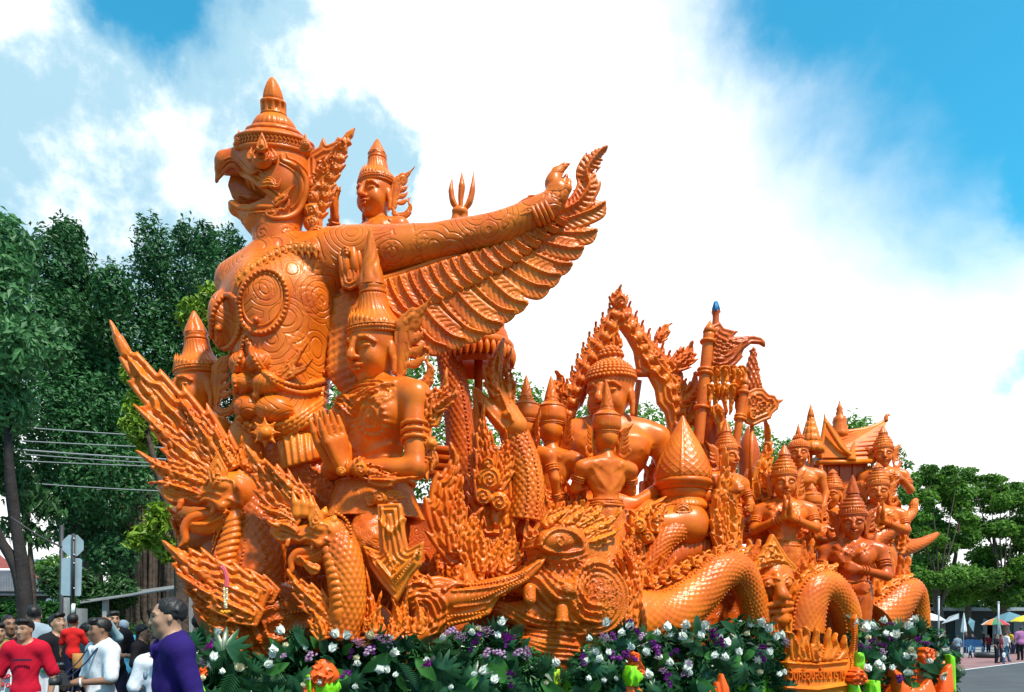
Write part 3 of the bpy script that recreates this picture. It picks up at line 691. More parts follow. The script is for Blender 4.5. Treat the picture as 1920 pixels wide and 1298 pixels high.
    for x, y, r_ in ((97, 1117, 3.6), (92, 1127, 5), (103.5, 1127, 3.6)): part('globe', mesh('gl', *ballvf(at(x, y, 22), r_ * 22 / FPX, 14, 10)), GL, g)
    part('post', mesh('gp', *sweepvf([tuple(at(98, 1200, 22))[:2] + (0,), at(98, 1126, 22)], .03, 8)), DARKM, g)
    # corrugated shed
    D = 16; g = thing('shed', 'weathered grey plank shed partly hidden by the banyan trunk', 'shed', tuple(at(310, 1260, D)[:2]) + (0,))
    SH = mat('shed_boards', (.30, .32, .33), .8, bump=(12, .4, .01), var=.35, var_scale=3)
    for i in range(14):
        x0 = at(316 + i * 5.2, 0, D)[0]; part('board', mesh('bd', *boxvf((x0, D - .01 * (i % 2), 0), (x0 + .052, D + .04, at(0, 1102 - i * .6, D)[2])), smooth=False), SH, g)
    a = at(140, 1128, D - 1.2); b = at(345, 1098, D + .8)
    me = bpy.data.meshes.new('roof'); me.from_pydata([at(150, 1130, D - 1), at(352, 1100, D - 1), at(352, 1094, D + 3), at(150, 1122, D + 3), at(150, 1132, D - 1), at(352, 1102, D - 1)], [], [(0, 1, 2, 3), (4, 5, 1, 0)]); part('roof', me, mat('shed_roof', (.20, .21, .22), .7, var=.3), g)
    V = [boxvf((at(x, 0, D)[0], D - .9, 0), (at(x, 0, D)[0] + .08, D - .8, at(0, 1120, D - 1)[2])) for x in (165, 235)]
    for v in V: part('post', mesh('sp', *v, smooth=False), SH, g)
    g = thing('barrel', 'pale upright concrete slab standing behind the red-shirted child', 'slab', tuple(at(150, 1240, 14)[:2]) + (0,))
    g.name = 'concrete_slab'; W[g.name] = Matrix.Translation(g.location)
    part('slab', mesh('sl', *boxvf((at(143, 0, 14)[0], 14, 0), (at(153, 0, 14)[0], 14.2, at(0, 1141, 14)[2])), smooth=False), CONC, g)
    # overhead cables
    for i, (y0, y1, sag, r_) in enumerate(((795, 812, 8, 1.1), (824, 834, 4, 1.1), (838, 858, 6, 1.6), (846, 866, 6, 1.0), (862, 868, 4, 1.0), (899, 914, 8, 1.0))):
        D = 17; A = at(-60, y0 - 3, D); B = at(560, y1 + 12, D + 2)
        c = part('overhead_cable', mesh('c', *sweepvf([A.lerp(B, t) - Vector((0, 0, sag * D / FPX * 4 * t * (1 - t))) for t in np.linspace(0, 1, 24)], r_ * D / FPX, 6)), mat('cable_grey', (.25, .28, .30), .5) if i == 0 else bpy.data.materials['cable_grey'], None)
        props(c, ('topmost overhead cable crossing the dark trees', 'second overhead cable from the top across the trees', 'thick sagging overhead cable, third from the top', 'thin overhead cable just under the thick one', 'fifth overhead cable from the top across the trees', 'lowest overhead cable, well apart from the others')[i], 'cable', 'overhead cables')
    D = 13; c = part('overhead_cable', mesh('c', *sweepvf(crv([at(20, 970, D), at(70, 1003, D), at(116, 1026, D)], 12), .016, 6)), WIRE, None); props(c, 'black drop cable running down to the thin dark pole', 'cable', 'overhead cables')
left_things()
# ---- far side of the road at the right
def right_things():
    D = 72
    g = thing('market_building', 'long low dark building with grey roof behind the stalls', 'building', tuple(at(1830, 1215, D)[:2]) + (0,))
    part('wall', mesh('w', *boxvf((at(1690, 0, D)[0], D, 0), (at(2040, 0, D)[0], D + 8, at(0, 1146, D)[2])), smooth=False), mat('dark_wall', (.035, .04, .045), .9), g)
    part('roof', mesh('r', *boxvf((at(1690, 0, D)[0], D - 1.5, at(0, 1146, D)[2]), (at(2040, 0, D)[0], D + 9, at(0, 1140, D)[2])), smooth=False), mat('sheet_roof', (.30, .36, .40), .6, var=.3), g)
    for x in (1745, 1790, 1842, 1850, 1900): part('door', mesh('d', *boxvf((at(x, 0, D)[0], D - .06, 0), (at(x + 18, 0, D)[0], D, at(0, 1160, D)[2])), smooth=False), mat('shutter', (.12, .15, .17), .6) if x == 1745 else bpy.data.materials['shutter'], g)
    for lab, x, y, D, col in (('tall grey street pole left of the folded flag', 1760, 1120, 50, STEEL), ('pale street pole beside the striped umbrella', 1872, 1130, 47, STEEL)):
        g = thing('street_pole', lab, 'pole', tuple(at(x, 1225, D)[:2]) + (0,), 'street poles'); part('shaft', mesh('s', *sweepvf([tuple(at(x, 1220, D))[:2] + (0,), at(x, y, D)], .055, 10)), col, g)
        part('cap', mesh('c', *ballvf(at(x, y, D), .075)), col, g)
    CL = {c: mat('canvas_' + c, v, .8, var=.15) for c, v in dict(white=(.62, .68, .72), teal=(.10, .22, .28), green=(.03, .22, .10), orange=(.75, .22, .06), red=(.45, .03, .05), yellow=(.65, .52, .04), blue=(.05, .16, .38), grey=(.3, .34, .38)).items()}
    def umbrella(lab, x, y, D, w, cols, tilt=0):
        g = thing('market_umbrella', lab, 'umbrella', tuple(at(x, 1215, D)[:2]) + (0,), 'market umbrellas'); c = np.array(at(x, y, D)); r_ = w * D / FPX; k = 8
        for i in range(k):
            a0, a1 = i * 2 * math.pi / k, (i + 1) * 2 * math.pi / k; top = c + (0, 0, .55 * r_ + tilt * 0)
            am = (a0 + a1) / 2
            V = [top, c + (r_ * math.cos(a0), r_ * math.sin(a0), 0), c + (r_ * .97 * math.cos(am), r_ * .97 * math.sin(am), .03), c + (r_ * math.cos(a1), r_ * math.sin(a1), 0)] + [c + (r_ * .55 * math.cos(q), r_ * .55 * math.sin(q), .34 * r_) for q in (a0, am, a1)]
            V = V + [v - np.array((0, 0, .02)) for v in V]; F = [(0, 4, 5), (0, 5, 6), (4, 1, 2), (4, 2, 5), (5, 2, 3), (5, 3, 6)]
            part('panel', mesh('p', V, [np.array(F + [(a + 7, c_ + 7, b + 7) for a, b, c_ in F])]), CL[cols[i % len(cols)]], g)
        part('pole', mesh('po', *sweepvf([tuple(c[:2]) + (0,), tuple(c + (0, 0, .55 * r_))], .025, 8)), STEEL, g)
    umbrella('umbrella with orange, green and red panels by the pale pole', 1866, 1172, 50, 24, ['orange', 'green', 'red', 'white'])
    umbrella('wide teal canopy umbrella over the food stall', 1892, 1166, 56, 34, ['teal'])
    umbrella('yellow umbrella at the right edge of the market', 1918, 1166, 52, 22, ['yellow'])
    umbrella('white market umbrella beside the flower garland', 1745, 1164, 56, 26, ['white'])
    for lab, pts, D, c in (('slack pale awning strung below the trees', [(1765, 1170), (1798, 1160), (1798, 1150), (1780, 1156)], 58, 'grey'), ('teal tarpaulin hanging by the dark doorway', [(1815, 1168), (1825, 1185), (1828, 1165), (1818, 1158)], 60, 'teal')):
        g = thing('awning', lab, 'awning', tuple(at(pts[0][0], 1200, D)[:2]) + (0,)); V = [np.array(at(x, y, D + i * .4)) for i, (x, y) in enumerate(pts)]; V2 = V + [v + np.array((0, .03, -.02)) for v in V]
        part('canvas', mesh('c', V2, np.array([(3, 2, 1, 0), (4, 5, 6, 7), (0, 1, 5, 4), (1, 2, 6, 5), (2, 3, 7, 6), (3, 0, 4, 7)]), False), CL[c], g)
    # folded white flag and folded grey parasol
    for lab, x, y0, y1, D, c, w in (('furled white flag on a thin staff by the blue chairs', 1807, 1149, 1184, 44, 'white', 4.5), ('furled grey parasol beside the pale pole', 1875, 1172, 1198, 46, 'grey', 4)):
        g = thing('furled_flag', lab, 'flag', tuple(at(x, 1212, D)[:2]) + (0,)); m = D / FPX; o = Matrix.Translation(at(x, y0, D)) @ Matrix.Rotation(R(90), 4, 'X')
        part('cloth', mesh('cl', *lathevf(crv(np.array([(.3, 0), (w * .35, -8), (w * .7, -20), (w, -(y1 - y0)), (w * .3, -(y1 - y0) - 2)]) * m, 20), 32, lambda t, y, i: 1 + .18 * np.sin(t * 7))), CL[c], g, o)
        part('staff', mesh('st', *sweepvf([tuple(at(x - 1, 1214, D))[:2] + (0,), at(x, y0 + 2, D)], .022, 8)), STEEL, g)
    # blue plastic chairs
    CH = mat('blue_plastic', (.03, .12, .30), .4)
    for lab, x, y, D in (('blue plastic chair left of the seated onlookers', 1806, 1213, 47), ('blue plastic chair facing away on the kerb', 1834, 1215, 47), ('blue plastic chair half hidden by the child in blue', 1818, 1212, 49)):
        p = at(x, 0, D); g = thing('plastic_chair', lab, 'chair', (p[0], p[1], .13), 'blue plastic chairs'); M = Matrix.Translation((p[0], p[1], .13)) @ Matrix.Rotation(R(140), 4, 'Z')
        part('seat', mesh('s', *boxvf((-.22, -.22, .42), (.22, .22, .45)), smooth=False), CH, g, M); part('backrest', mesh('b', *boxvf((-.22, .19, .46), (.22, .22, .85)), smooth=False), CH, g, M)
        for a in (-.2, .2):
            for b in (-.2, .2): part('leg', mesh('l', *sweepvf([(a * 1.1, b * 1.1, 0), (a, b, .42)], .02, 6)), CH, g, M)
    p = at(1850, 0, 44.5); g = thing('tyre', 'black tyre lying by the kerb below the onlookers', 'tyre', (p[0], p[1], .1))
    part('tread', mesh('t', *sweepvf([(p[0] + .5 * math.cos(a), p[1] + .5 * math.sin(a), .16) for a in np.linspace(0, 2 * math.pi, 32, endpoint=False)], .16, 10, closed=True)), DARKM, g)
right_things()
# ================================================================== the winged bird-headed statue
def beads_px(fr, P, r, z, step=None, n=60, closed=False):
    """row of beads along a picture path lying z px (or list) out of the plane"""
    C = crv([p[:2] for p in P], n, closed); C = resample(C, step or r * 2.1)
    zz = np.interp(np.linspace(0, 1, len(C)), np.linspace(0, 1, len(np.atleast_1d(z))), np.atleast_1d(z))
    return beadsvf([fr.pt(x, y, q * fr.m) for (x, y), q in zip(C, zz)], r * fr.m)
def bird():
    fr = Fr(520, 640, depth=9.5); b = fr.m
    g = thing('bird_headed_statue', 'huge winged statue with an open bird beak and tall tiered crown, arm stretched out', 'statue', (fr.o[0], fr.o[1], 1.0))
    h = .0105
    # ---- head
    S = Sculpt(fr, k=.07)
    S.ell((520, 318, 0), (62, 72, 60)); S.ell((532, 358, 0), (54, 56, 56))
    S.ell((492, 305, 0), (44, 36, 50)); S.cap((470, 303, 0), (424, 306, 0), 30, 21); S.cap((424, 304, 0), (412, 318, 0), 19, 9, k=.03); S.cap((412, 318, 0), (406, 341, 0), 8, 3, k=.02)
    S.cap((532, 392, 0), (476, 399, 0), 40, 25); S.cap((476, 399, 0), (444, 391, 0), 25, 15); S.cap((444, 389, 0), (431, 378, 0), 12, 6, k=.03); S.ell((496, 418, 0), (38, 28, 40))
    S.cap((520, 400, -2), (520, 470, -2), 44, 45)
    S.prism([(396, 346), (411, 344), (418, 335), (431, 320), (441, 319), (452, 334), (470, 342), (489, 357), (504, 371), (500, 377), (485, 379), (467, 381), (446, 377), (436, 366), (425, 360), (396, 376)], -60, 120, k=.02)
    S.ell((505, 366, -22), (20, 22, 14), k=.03)
    for x in range(446, 512, 11): S.spiral((x, 402 + (x - 446) * .12), 7, 5, 2, z=30, zmin=0)
    S.spiral((540, 432), 20, 8, -2.2, z=44, zmin=0, width=.15); S.spiral((512, 462), 20, 8, -2.2, z=44, zmin=0, width=.15); S.spiral((490, 436), 16, 8, -2.2, -1, z=40, zmin=0, width=.15)
    hd = part('head', S.mesh('head', h, 1.1), WAX, g, fr.mat)
    S2 = Sculpt(fr, k=.02); S2.flat([(436, 322), (452, 330), (470, 338), (489, 352), (508, 372), (500, 382), (467, 386), (446, 382), (436, 372), (428, 350)], -12, 12); S2.tube([(500, 374, -6), (470, 372, 2), (448, 366, 2)], [9, 7, 3]); part('mouth_lining', S2.mesh('mouth', .011), WAX_DEEP, hd, fr.mat)  # back of the mouth in darker wax, the cavity's shade as colour
    # lips, nostril ridge, cheek rings hugging the head; scrolls laid on the cheek
    from mathutils.bvhtree import BVHTree
    hv = BVHTree.FromPolygons([v.co for v in hd.data.vertices], [p.vertices[:] for p in hd.data.polygons]); eye_ = fr.mat.inverted() @ Vector((0, 0, EYE))
    def hug(x, y, lift=0):
        p = Vector(fr.pt(x, y, 0)); d = (p - eye_).normalized(); q = hv.ray_cast(eye_, d)[0]
        if q is None: q = hv.find_nearest(p + Vector((0, 0, .12)))[0]
        return np.array(q) - np.array(d) * lift
    def hz(x, y): return hug(x, y)[2] / b
    def tube_on(name, P, r, n=60, **k): return part(name, mesh(name, *sweepvf([hug(x, y) for x, y in crv(P, n)], np.interp(np.linspace(0, 1, n), np.linspace(0, 1, len(np.atleast_1d(r))), np.atleast_1d(r)) * b, 8)), WAX, hd, fr.mat)
    tube_on('lip', [(406, 338), (417, 326), (430, 313), (442, 312), (455, 327), (472, 336), (490, 350), (510, 366), (519, 378), (511, 389), (490, 389), (467, 392), (446, 389), (433, 381)], [3, 5, 5.5, 5.5, 5, 3.5])
    tube_on('lip', [(416, 314), (428, 303), (442, 302), (458, 316), (474, 326), (494, 340), (516, 358), (528, 378), (516, 398), (490, 398), (466, 401)], [2, 3, 3, 2])
    tube_on('nostril_ridge', [(420, 300), (434, 296), (450, 303), (463, 316), (480, 322)], [2, 3.5, 2])
    tube_on('cheek_ring', [(528, 290), (531, 302), (545, 308), (562, 320), (573, 342), (571, 370), (560, 394), (542, 407), (516, 410), (500, 404)], [4, 5.5, 5.5, 5.5, 4])
    tube_on('cheek_ring', [(538, 288), (541, 297), (556, 304), (574, 322), (582, 348)], [2.5, 3, 2.5]); tube_on('cheek_ring', [(524, 306), (542, 316), (556, 330), (562, 350), (558, 376), (546, 392)], 2.2)
    S = Sculpt(fr, k=.01)
    for sp, w, tt in (([(486, 348), (504, 342), (520, 350), (529, 334)], 19, (2, 2)), ([(516, 380), (530, 372), (542, 358), (556, 346)], 14, (2, 1)), ([(512, 384), (524, 374), (532, 366)], 15, (0, 0)), ([(498, 402), (516, 398), (530, 390)], 15, (2, 0)), ([(470, 326), (484, 318), (498, 330)], 12, (1, 1)), ([(530, 396), (540, 384), (544, 370)], 9, (1, 1))):
        S.flat(flame(sp, w, tt, .25), hz(*sp[1]) + 1, 6, lines=(5, 1.4))
    part('cheek_scroll', S.mesh('cs', .0085, 1.1), WAX, hd, fr.mat)
    S = Sculpt(fr, k=.02); S.cap((476, 343, 30), (479, 358, 30), 5.5, 1.5); part('fang', S.mesh('fang', .008), WAX_HI, hd, fr.mat)
    ez = hz(492, 300) + 6
    S = Sculpt(fr, k=.02); S.ell((491.5, 297, ez), (20, 19, 11)); S.spiral((491.5, 297), 18, 8, 5, z=ez, zmin=ez)
    S.flat(flame([(472, 302), (469, 291), (474, 276)], 13, (0, 0)), ez - 2, 8, lines=(6, 1.5)); S.flat(flame([(510, 304), (515, 291), (509, 277)], 13, (0, 0)), ez - 2, 8, lines=(6, 1.5))
    S.flat([(480, 282), (483, 268), (492, 249), (500, 267), (504, 282), (492, 286)], ez + 22, 8, lines=(6, 2)); S.cap((492, 284, ez), (492, 276, ez + 18), 9, 7)
    part('eye', S.mesh('eye', .008), WAX, hd, fr.mat)
    # big flame ear and the lappet below it
    S = Sculpt(fr, k=.01)
    S.flat([(574, 292), (598, 278), (602, 268), (607, 258), (614, 274), (628, 268), (634, 258), (641, 262), (650, 250), (666, 240), (662, 256), (656, 262), (660, 270), (650, 276), (652, 286), (644, 292), (648, 302), (638, 308), (641, 321), (630, 326), (630, 340), (620, 346), (622, 368), (608, 376), (592, 364), (576, 350)], 8, 9, lines=(11, 2.2))
    for x, y, q, t in ((640, 272, 11, 1), (604, 312, 15, 1), (588, 330, 10, -1), (622, 300, 9, -1)): S.spiral((x, y), q, 7, 4, t, z=18)
    S.line([(590, 345), (600, 325), (620, 290), (645, 262)], 3, 4, z=16, zmin=0, n=24)
    for i, (x, y, q) in enumerate([(642, 296, 14), (638, 313, 16), (628, 332, 17), (620, 350, 16), (617, 366, 15), (612, 384, 15), (606, 402, 14)]):
        S.flat(flame([(x - 28, y + 4), (x - 12, y + 8), (x + 3, y + 2), (x + 12, y - 6)], q, (2, 1), .3), 8, 7, lines=(7, 1.5)); S.ell((x - 8, y + 3, 10), (8, 8, 9), k=.01); S.spiral((x - 8, y + 3), 9, 5, 2.5, z=12)
    S.flat([(577, 330), (592, 336), (598, 350), (588, 362), (575, 360)], 14, 9, lines=(7, 1.8))
    for (x, y, q) in [(585, 372, 15), (585, 396, 17), (587, 420, 18), (594, 440, 19)]: S.ell((x, y, 8), (q, q * .85, 12), k=.01); S.spiral((x, y), q * .8, 6, 3, z=14)
    S.flat(flame([(590, 452), (608, 442), (628, 436), (648, 420)], 30, (2, 4), .3), 6, 8, lines=(7, 1.6))
    part('ear_flame', S.mesh('ear', h, 1.15), WAX, hd, fr.mat)
    # ---- crown: turned tiers, tilted back a little
    cf = Fr(516, 277, depth=9.5, pitch=16, roll=-2); m = cf.m * .94
    cr = None
    def tier(name, prof, mod=None, n=64):
        nonlocal cr
        pr = crv(prof, len(prof) * 5) if len(prof) > 3 else prof
        o = part(name, mesh(name, *lathevf([(r * m, y * m) for r, y in prof], n, mod)), WAX, cr or hd, cf.mat); cr = cr or o; return o
    tier('crown', [(50, -28), (70, -22), (77, -17), (78, -12), (74, -10), (74, 3), (77, 4), (78, 8), (74, 10), (60, 12)])
    tier('crown_dome', [(72, 9), (70, 10), (66, 14), (58, 19), (20, 20)], lambda t, y, i: 1 + .012 * np.sign(np.sin(t * 24 + y * 180)))
    tier('crown_ring', [(40, 18), (54, 19), (56, 23), (53, 27), (50, 29), (46, 31), (20, 32)], lambda t, y, i: 1 + .02 * np.sin(t * 50))
    tier('crown_ring', [(30, 28), (40, 30), (41, 34), (37, 42), (31, 50), (27, 53), (25, 56), (10, 57)], lambda t, y, i: 1 + .06 * np.abs(np.sin(t * 13)) * (y / m < 51), 104)
    tier('crown_drum', [(20, 53), (26, 56), (25, 59), (23, 60), (23, 75), (25, 76), (25, 79), (23, 81), (10, 82)], lambda t, y, i: 1 + .07 * np.sign(np.sin(t * 11)) * ((y / m > 59.5) & (y / m < 75.5)), 88)
    tier('crown_spire', [(17, 80), (19, 83), (18.5, 88), (16, 98), (11, 110), (6, 118), (1.5, 122)], lambda t, y, i: 1 + .07 * np.cos(t * 5) ** 3)
    V = []
    for a in np.arange(0, 360, 6):
        for dy, sg in ((-1.5, 1), (5, -1)):
            v = boxvf((-3.6, -1.5, -2), (3.6, 1.5, 2)); M = Matrix.Rotation(R(a), 4, 'Y') @ Matrix.Translation((0, (dy - 5.5) * m, 74.5 * m)) @ Matrix.Rotation(R(38 * sg), 4, 'Z') @ Matrix.Scale(m, 4); V.append(xf(v, M))
    part('crown_braid', mesh('braid', *join(V), smooth=False), WAX, cr, cf.mat)
    S = Sculpt(fr, k=.01)
    for x, y, z in ((449, 266, 40), (573, 272, 62)):
        S.flat(flame([(x, y + 16), (x, y), (x - 1, y - 22)], 24, (3, 3), .25), z, 6, lines=(6, 1.5)); S.ell((x, y, z + 4), (8, 8, 7), k=.008); S.spiral((x, y), 8, 5, 2.5, z=z + 8)
        part('crown_flower', S.mesh('flower', .009), WAX, cr, fr.mat); S = Sculpt(fr, k=.01)
    # ---- torso
    S = Sculpt(fr, k=.12)
    S.ell((524, 575, 0), (108, 108, 84)); S.ell((487, 560, 48), (52, 62, 44)); S.ell((425, 600, 22), (31, 52, 48), k=.05)
    S.ell((618, 496, 6), (56, 54, 54)); S.ell((600, 486, 0), (66, 38, 50)); S.ell((606, 590, -30), (44, 110, 56)); S.cap((560, 468, -6), (640, 466, 0), 24, 26); S.cap((600, 620, -20), (578, 740, -16), 42, 30); S.cap((524, 478, -4), (618, 488, 0), 42, 34); S.cap((524, 478, 0), (446, 530, -10), 40, 42)
    S.cap((524, 640, 0), (528, 745, 0), 86, 80); S.ell((532, 800, 0), (90, 48, 76))
    for x, y, z, rx, ry in ((452, 684, 56, 21, 21), (487, 682, 74, 24, 22), (461, 722, 64, 24, 20), (501, 722, 76, 28, 21), (467, 766, 64, 27, 23), (514, 768, 75, 34, 25)): S.ell((x, y, z), (rx, ry, 26), k=.012)
    S.ell((480, 742, 84), (7, 9, 8), k=.01)
    for x, y in ((408, 617, ), (480, 600)): S.ell((x, y, 92 if x > 450 else 62), (6, 6, 6), k=.015)
    for (x, y, r, t) in ((590, 493, 30, 1), (580, 564, 34, -1), (560, 645, 24, 1)):
        S.spiral((x, y), r, 9.5, -1.5, t, z=62, zmin=0, width=.075)
    S.spiral((490, 545), 24, 10, -1.6, 1, z=92, zmin=30, width=.08); S.spiral((412, 585), 14, 9, -1.6, 1, z=60, zmin=10, width=.08)
    part('torso', S.mesh('torso', h, 1.25), WAX_ENG, g, fr.mat)
    # breast plates' raised rims (beaded), harness, belt
    def rim(cx, cy, rx, ry, z, tilt, w):
        a = np.linspace(0, 2 * math.pi, 60, endpoint=False); c, s_ = math.cos(tilt), math.sin(tilt)
        return [(cx + rx * math.cos(q) * c - ry * math.sin(q) * s_, cy + rx * math.cos(q) * s_ + ry * math.sin(q) * c) for q in a]
    def surf(P, off=0):  # height of the torso under a picture point, from its mesh
        return P
    tm = bpy.data.objects['torso']; 
    from mathutils.bvhtree import BVHTree
    bv = BVHTree.FromPolygons([v.co for v in tm.data.vertices], [p.vertices[:] for p in tm.data.polygons])
    Mi = fr.mat.inverted(); eye = Mi @ Vector((0, 0, EYE))
    def hit(x, y, lift=0):
        p = Vector(fr.pt(x, y, 0)); d = (p - eye).normalized(); q = bv.ray_cast(eye, d)[0]
        if q is None:
            q = bv.find_nearest(p + Vector((0, 0, .1)))[0]
        return np.array(q) - np.array(d) * lift
    def strap(name, P, r, n=60, closed=False, beads=None, parent=g, disp=None, matl=WAX, lift=0.0):
        C = [hit(x, y, lift) for x, y in crv(P, n, closed)]
        vf = [sweepvf(C, r * fr.m, 8, closed=closed, disp=disp)]
        if beads:
            C2 = [hit(x, y, r * fr.m * .8) for x, y in resample(crv(P, n, closed), beads * 2.1)]; vf.append(beadsvf(C2, beads * fr.m))
        return part(name, mesh(name, *join(vf)), matl, parent, fr.mat)
    strap('breast_plate_rim', rim(493, 566, 44, 60, 0, .25, 0), 6, closed=True, beads=4.2)
    strap('breast_plate_rim', rim(492, 562, 36, 50, 0, .25, 0), 2.5, closed=True)
    strap('breast_plate_rim', rim(424, 604, 27, 50, 0, .12, 0), 6, closed=True, beads=4.2)
    wob = lambda s_, th, arc: .012 * np.abs(np.sin(arc * 60))
    strap('harness', [(458, 632), (452, 664), (440, 705), (444, 748)], 5.5, beads=3.6)
    strap('harness', [(464, 638), (480, 680), (508, 708), (558, 724), (600, 716), (634, 700)], 6, beads=3.8)
    strap('harness', [(466, 642), (492, 690), (520, 722), (566, 737), (608, 728), (634, 715)], 4, disp=wob)
    S = Sculpt(fr, k=.01)
    for sp, w, tt in (([(512, 706), (530, 700), (545, 684), (560, 668), (580, 640)], 24, (4, 4)), ([(530, 712), (550, 700), (572, 690), (590, 668)], 16, (3, 3)), ([(520, 702), (530, 690), (538, 676)], 10, (2, 2))):
        zz = 76; S.flat(flame(sp, w, tt, .3), zz, 8, lines=(6, 1.6))
    part('harness_flame', S.mesh('hf', .009), WAX, g, fr.mat)
    # collar of pointed leaves over the shoulders
    S = Sculpt(fr, k=.006)
    for i in range(13):
        t = i / 12; x = 452 + t * 135; y = 522 - 58 * math.sin(min(1, t * 1.25) * 1.5) + (t > .8) * (t - .8) * 10
        p = hit(x, y); q = (p[2]) / fr.m
        S.flat(flame([(x, y - 10), (x + (t - .5) * 8, y + 6), (x + (t - .5) * 14, y + 22)], 17, (2, 2), .3), q + 3, 5, lines=(5, 1.4))
    part('collar', S.mesh('collar', .009), WAX_HI, g, fr.mat)
    bp = [(446, 790), (470, 808), (497, 812), (540, 800), (580, 776), (622, 744)]
    for i, dy in enumerate((-9, -1, 7, 15)):
        C = [hit(x, min(y + dy, 838), .03) for x, y in crv(bp, 50)]
        part('belt', mesh('belt', *join([sweepvf(C, 5.5 * b, 8, disp=lambda s_, th, arc: .010 * np.sin(arc * 90))])), WAX_HI, g, fr.mat)
    S = Sculpt(fr, k=.01)
    zc = 92
    for a in range(0, 360, 45): S.flat(flame([(497, 812), (497 + 14 * math.cos(R(a)), 812 + 14 * math.sin(R(a))), (497 + 30 * math.cos(R(a)), 812 + 30 * math.sin(R(a)))], 18, (2, 2), .25), zc, 6, lines=(6, 1.4))
    S.ell((497, 812, zc + 8), (11, 11, 9)); part('belt_flower', S.mesh('bf', .009), WAX_HI, g, fr.mat)
    # pleated cloth under the belt and the legs
    S = Sculpt(fr, k=.05)
    S.cap((535, 806, 30), (575, 866, 30), 34, 52, flat=.8); S.cap((470, 820, 20), (455, 900, 10), 40, 55)
    for i in range(6):
        x = 540 + i * 13; S.line([(x - 6, 815), (x, 850), (x + 6, 890)], 4, 6, z=60, zmin=0)
    S.prism([(480, 888), (540, 892), (570, 888), (600, 880), (640, 860), (660, 1000), (400, 1000), (400, 930)], -120, 150, k=.02)
    part('loincloth', S.mesh('cloth', h), WAX_HI, g, fr.mat)
    S = Sculpt(fr, k=.06)
    S.cap((545, 850, -6), (720, 990, 20), 62, 46); S.cap((720, 990, 20), (660, 1130, -10), 46, 44); S.cap((490, 860, -30), (440, 1010, -20), 60, 60)
    def band(X, Y, Z): return f4(.006) * np.sin((X * .75 - Y * .65) * 70) * np.sin((X * .65 + Y * .75) * 50)
    S.field((-9, -9, -9), (9, 9, 9), band)
    for i in range(6): x = 590 + i * 30; y = 880 + i * 24; S.spiral((x, y), 14, 7, 4, z=60, zmin=0)
    S.line([(575, 868), (760, 1012)], 4, 6, z=60, zmin=0); S.line([(560, 905), (735, 1045)], 4, 5, z=60, zmin=0)
    part('leg', S.mesh('leg', .014), WAX_ENGD, g, fr.mat)  # shade on the legs is put into their darker wax
    # ---- arm, bracelets, hand
    S = Sculpt(fr, k=.06)
    AP = [(620, 490, 6), (665, 478, 8), (715, 473, 10), (770, 464, 10), (818, 456, 10), (862, 447, 10), (937, 430, 10), (1000, 402, 10), (1036, 382, 10)]
    AR = [54, 47, 43, 37, 31, 31, 29, 25, 21]
    S.tube(AP, AR, n=28)
    for (x, y, r, t) in ((724, 473, 26, 1), (791, 457, 26, -1), (876, 443, 24, 1), (954, 417, 20, -1)): S.spiral((x, y), r, 9.5, -1.6, t, z=44, zmin=0, width=.08)
    S.cap((1036, 384, 10), (1046, 360, 10), 20, 22); S.cap((1044, 366, 10), (1038, 338, 8), 20, 14, k=.03); S.tube([(1036, 345, 8), (1044, 325, 8), (1058, 312, 8), (1068, 307, 8)], [15, 11, 6, 2], k=.02)
    S.tube([(1052, 372, 20), (1064, 354, 24), (1068, 338, 24)], [12, 8, 4], k=.02)
    S.tube([(1046, 368, -2), (1056, 345, -4), (1062, 330, -4)], [12, 8, 4], k=.02)
    S.spiral((1043, 368), 15, 7, -2.6, z=28, zmin=0, width=.15)
    part('arm', S.mesh('arm', h), WAX_ENG, g, fr.mat)
    S = Sculpt(fr, k=.01)
    for x, y, q in ((1000, 400, 28), (1007, 397, 29), (1014, 394, 28), (1022, 390, 27)):
        for a in range(24):
            pass
    part('bracelet', mesh('br', *join([sweepvf([fr.pt(x + 11 * math.cos(q) * .5 + 0, y + 0, 0) * 0 + fr.pt(x - math.sin(q) * rr * .45 * 0 + rr * math.cos(q) * .42, y + rr * math.cos(q) * .9, (10 + rr * math.sin(q)) * b) for q in np.linspace(0, 2*math.pi, 28, endpoint=False)], 4.2 * b, 8, closed=True) for x, y, rr in ((1002, 399, 27), (1010, 396, 27), (1018, 392, 26), (1026, 388, 25))])), WAX, g, fr.mat)
    S.flat(flame([(1012, 374), (985, 382), (953, 396)], 22, (3, 3), .3), 20, 8, lines=(6, 1.6)); S.flat(flame([(1000, 392), (980, 400), (960, 412)], 14, (3, 3), .3), 36, 6, lines=(6, 1.6))
    part('bracelet_flame', S.mesh('bf', .009), WAX, g, fr.mat)
    # armlet with its flower
    part('armlet', mesh('al', *join([sweepvf([fr.pt(x + rr * math.cos(q) * .12, y + rr * math.cos(q), (8 + rr * math.sin(q)) * b) for q in np.linspace(0, 2*math.pi, 32, endpoint=False)], w * b, 8, closed=True) for x, y, rr, w in ((640, 494, 50, 5), (648, 492, 48, 8), (664, 488, 47, 8), (674, 486, 45, 5))])), WAX, g, fr.mat)
    S = Sculpt(fr, k=.01)
    for a in range(0, 360, 40): S.flat(flame([(650, 474), (650 + 10 * math.cos(R(a)), 474 + 10 * math.sin(R(a))), (650 + 24 * math.cos(R(a)), 474 + 24 * math.sin(R(a)))], 16, (1, 1), .2), 50, 7, lines=(6, 1.6))
    S.ell((650, 474, 56), (10, 10, 10)); S.spiral((650, 474), 10, 6, 3, z=60)
    S.flat([(634, 498), (672, 492), (676, 536), (656, 545), (640, 538)], 52, 6, lines=(7, 1.8))
    part('armlet_flower', S.mesh('af', .009), WAX, g, fr.mat)
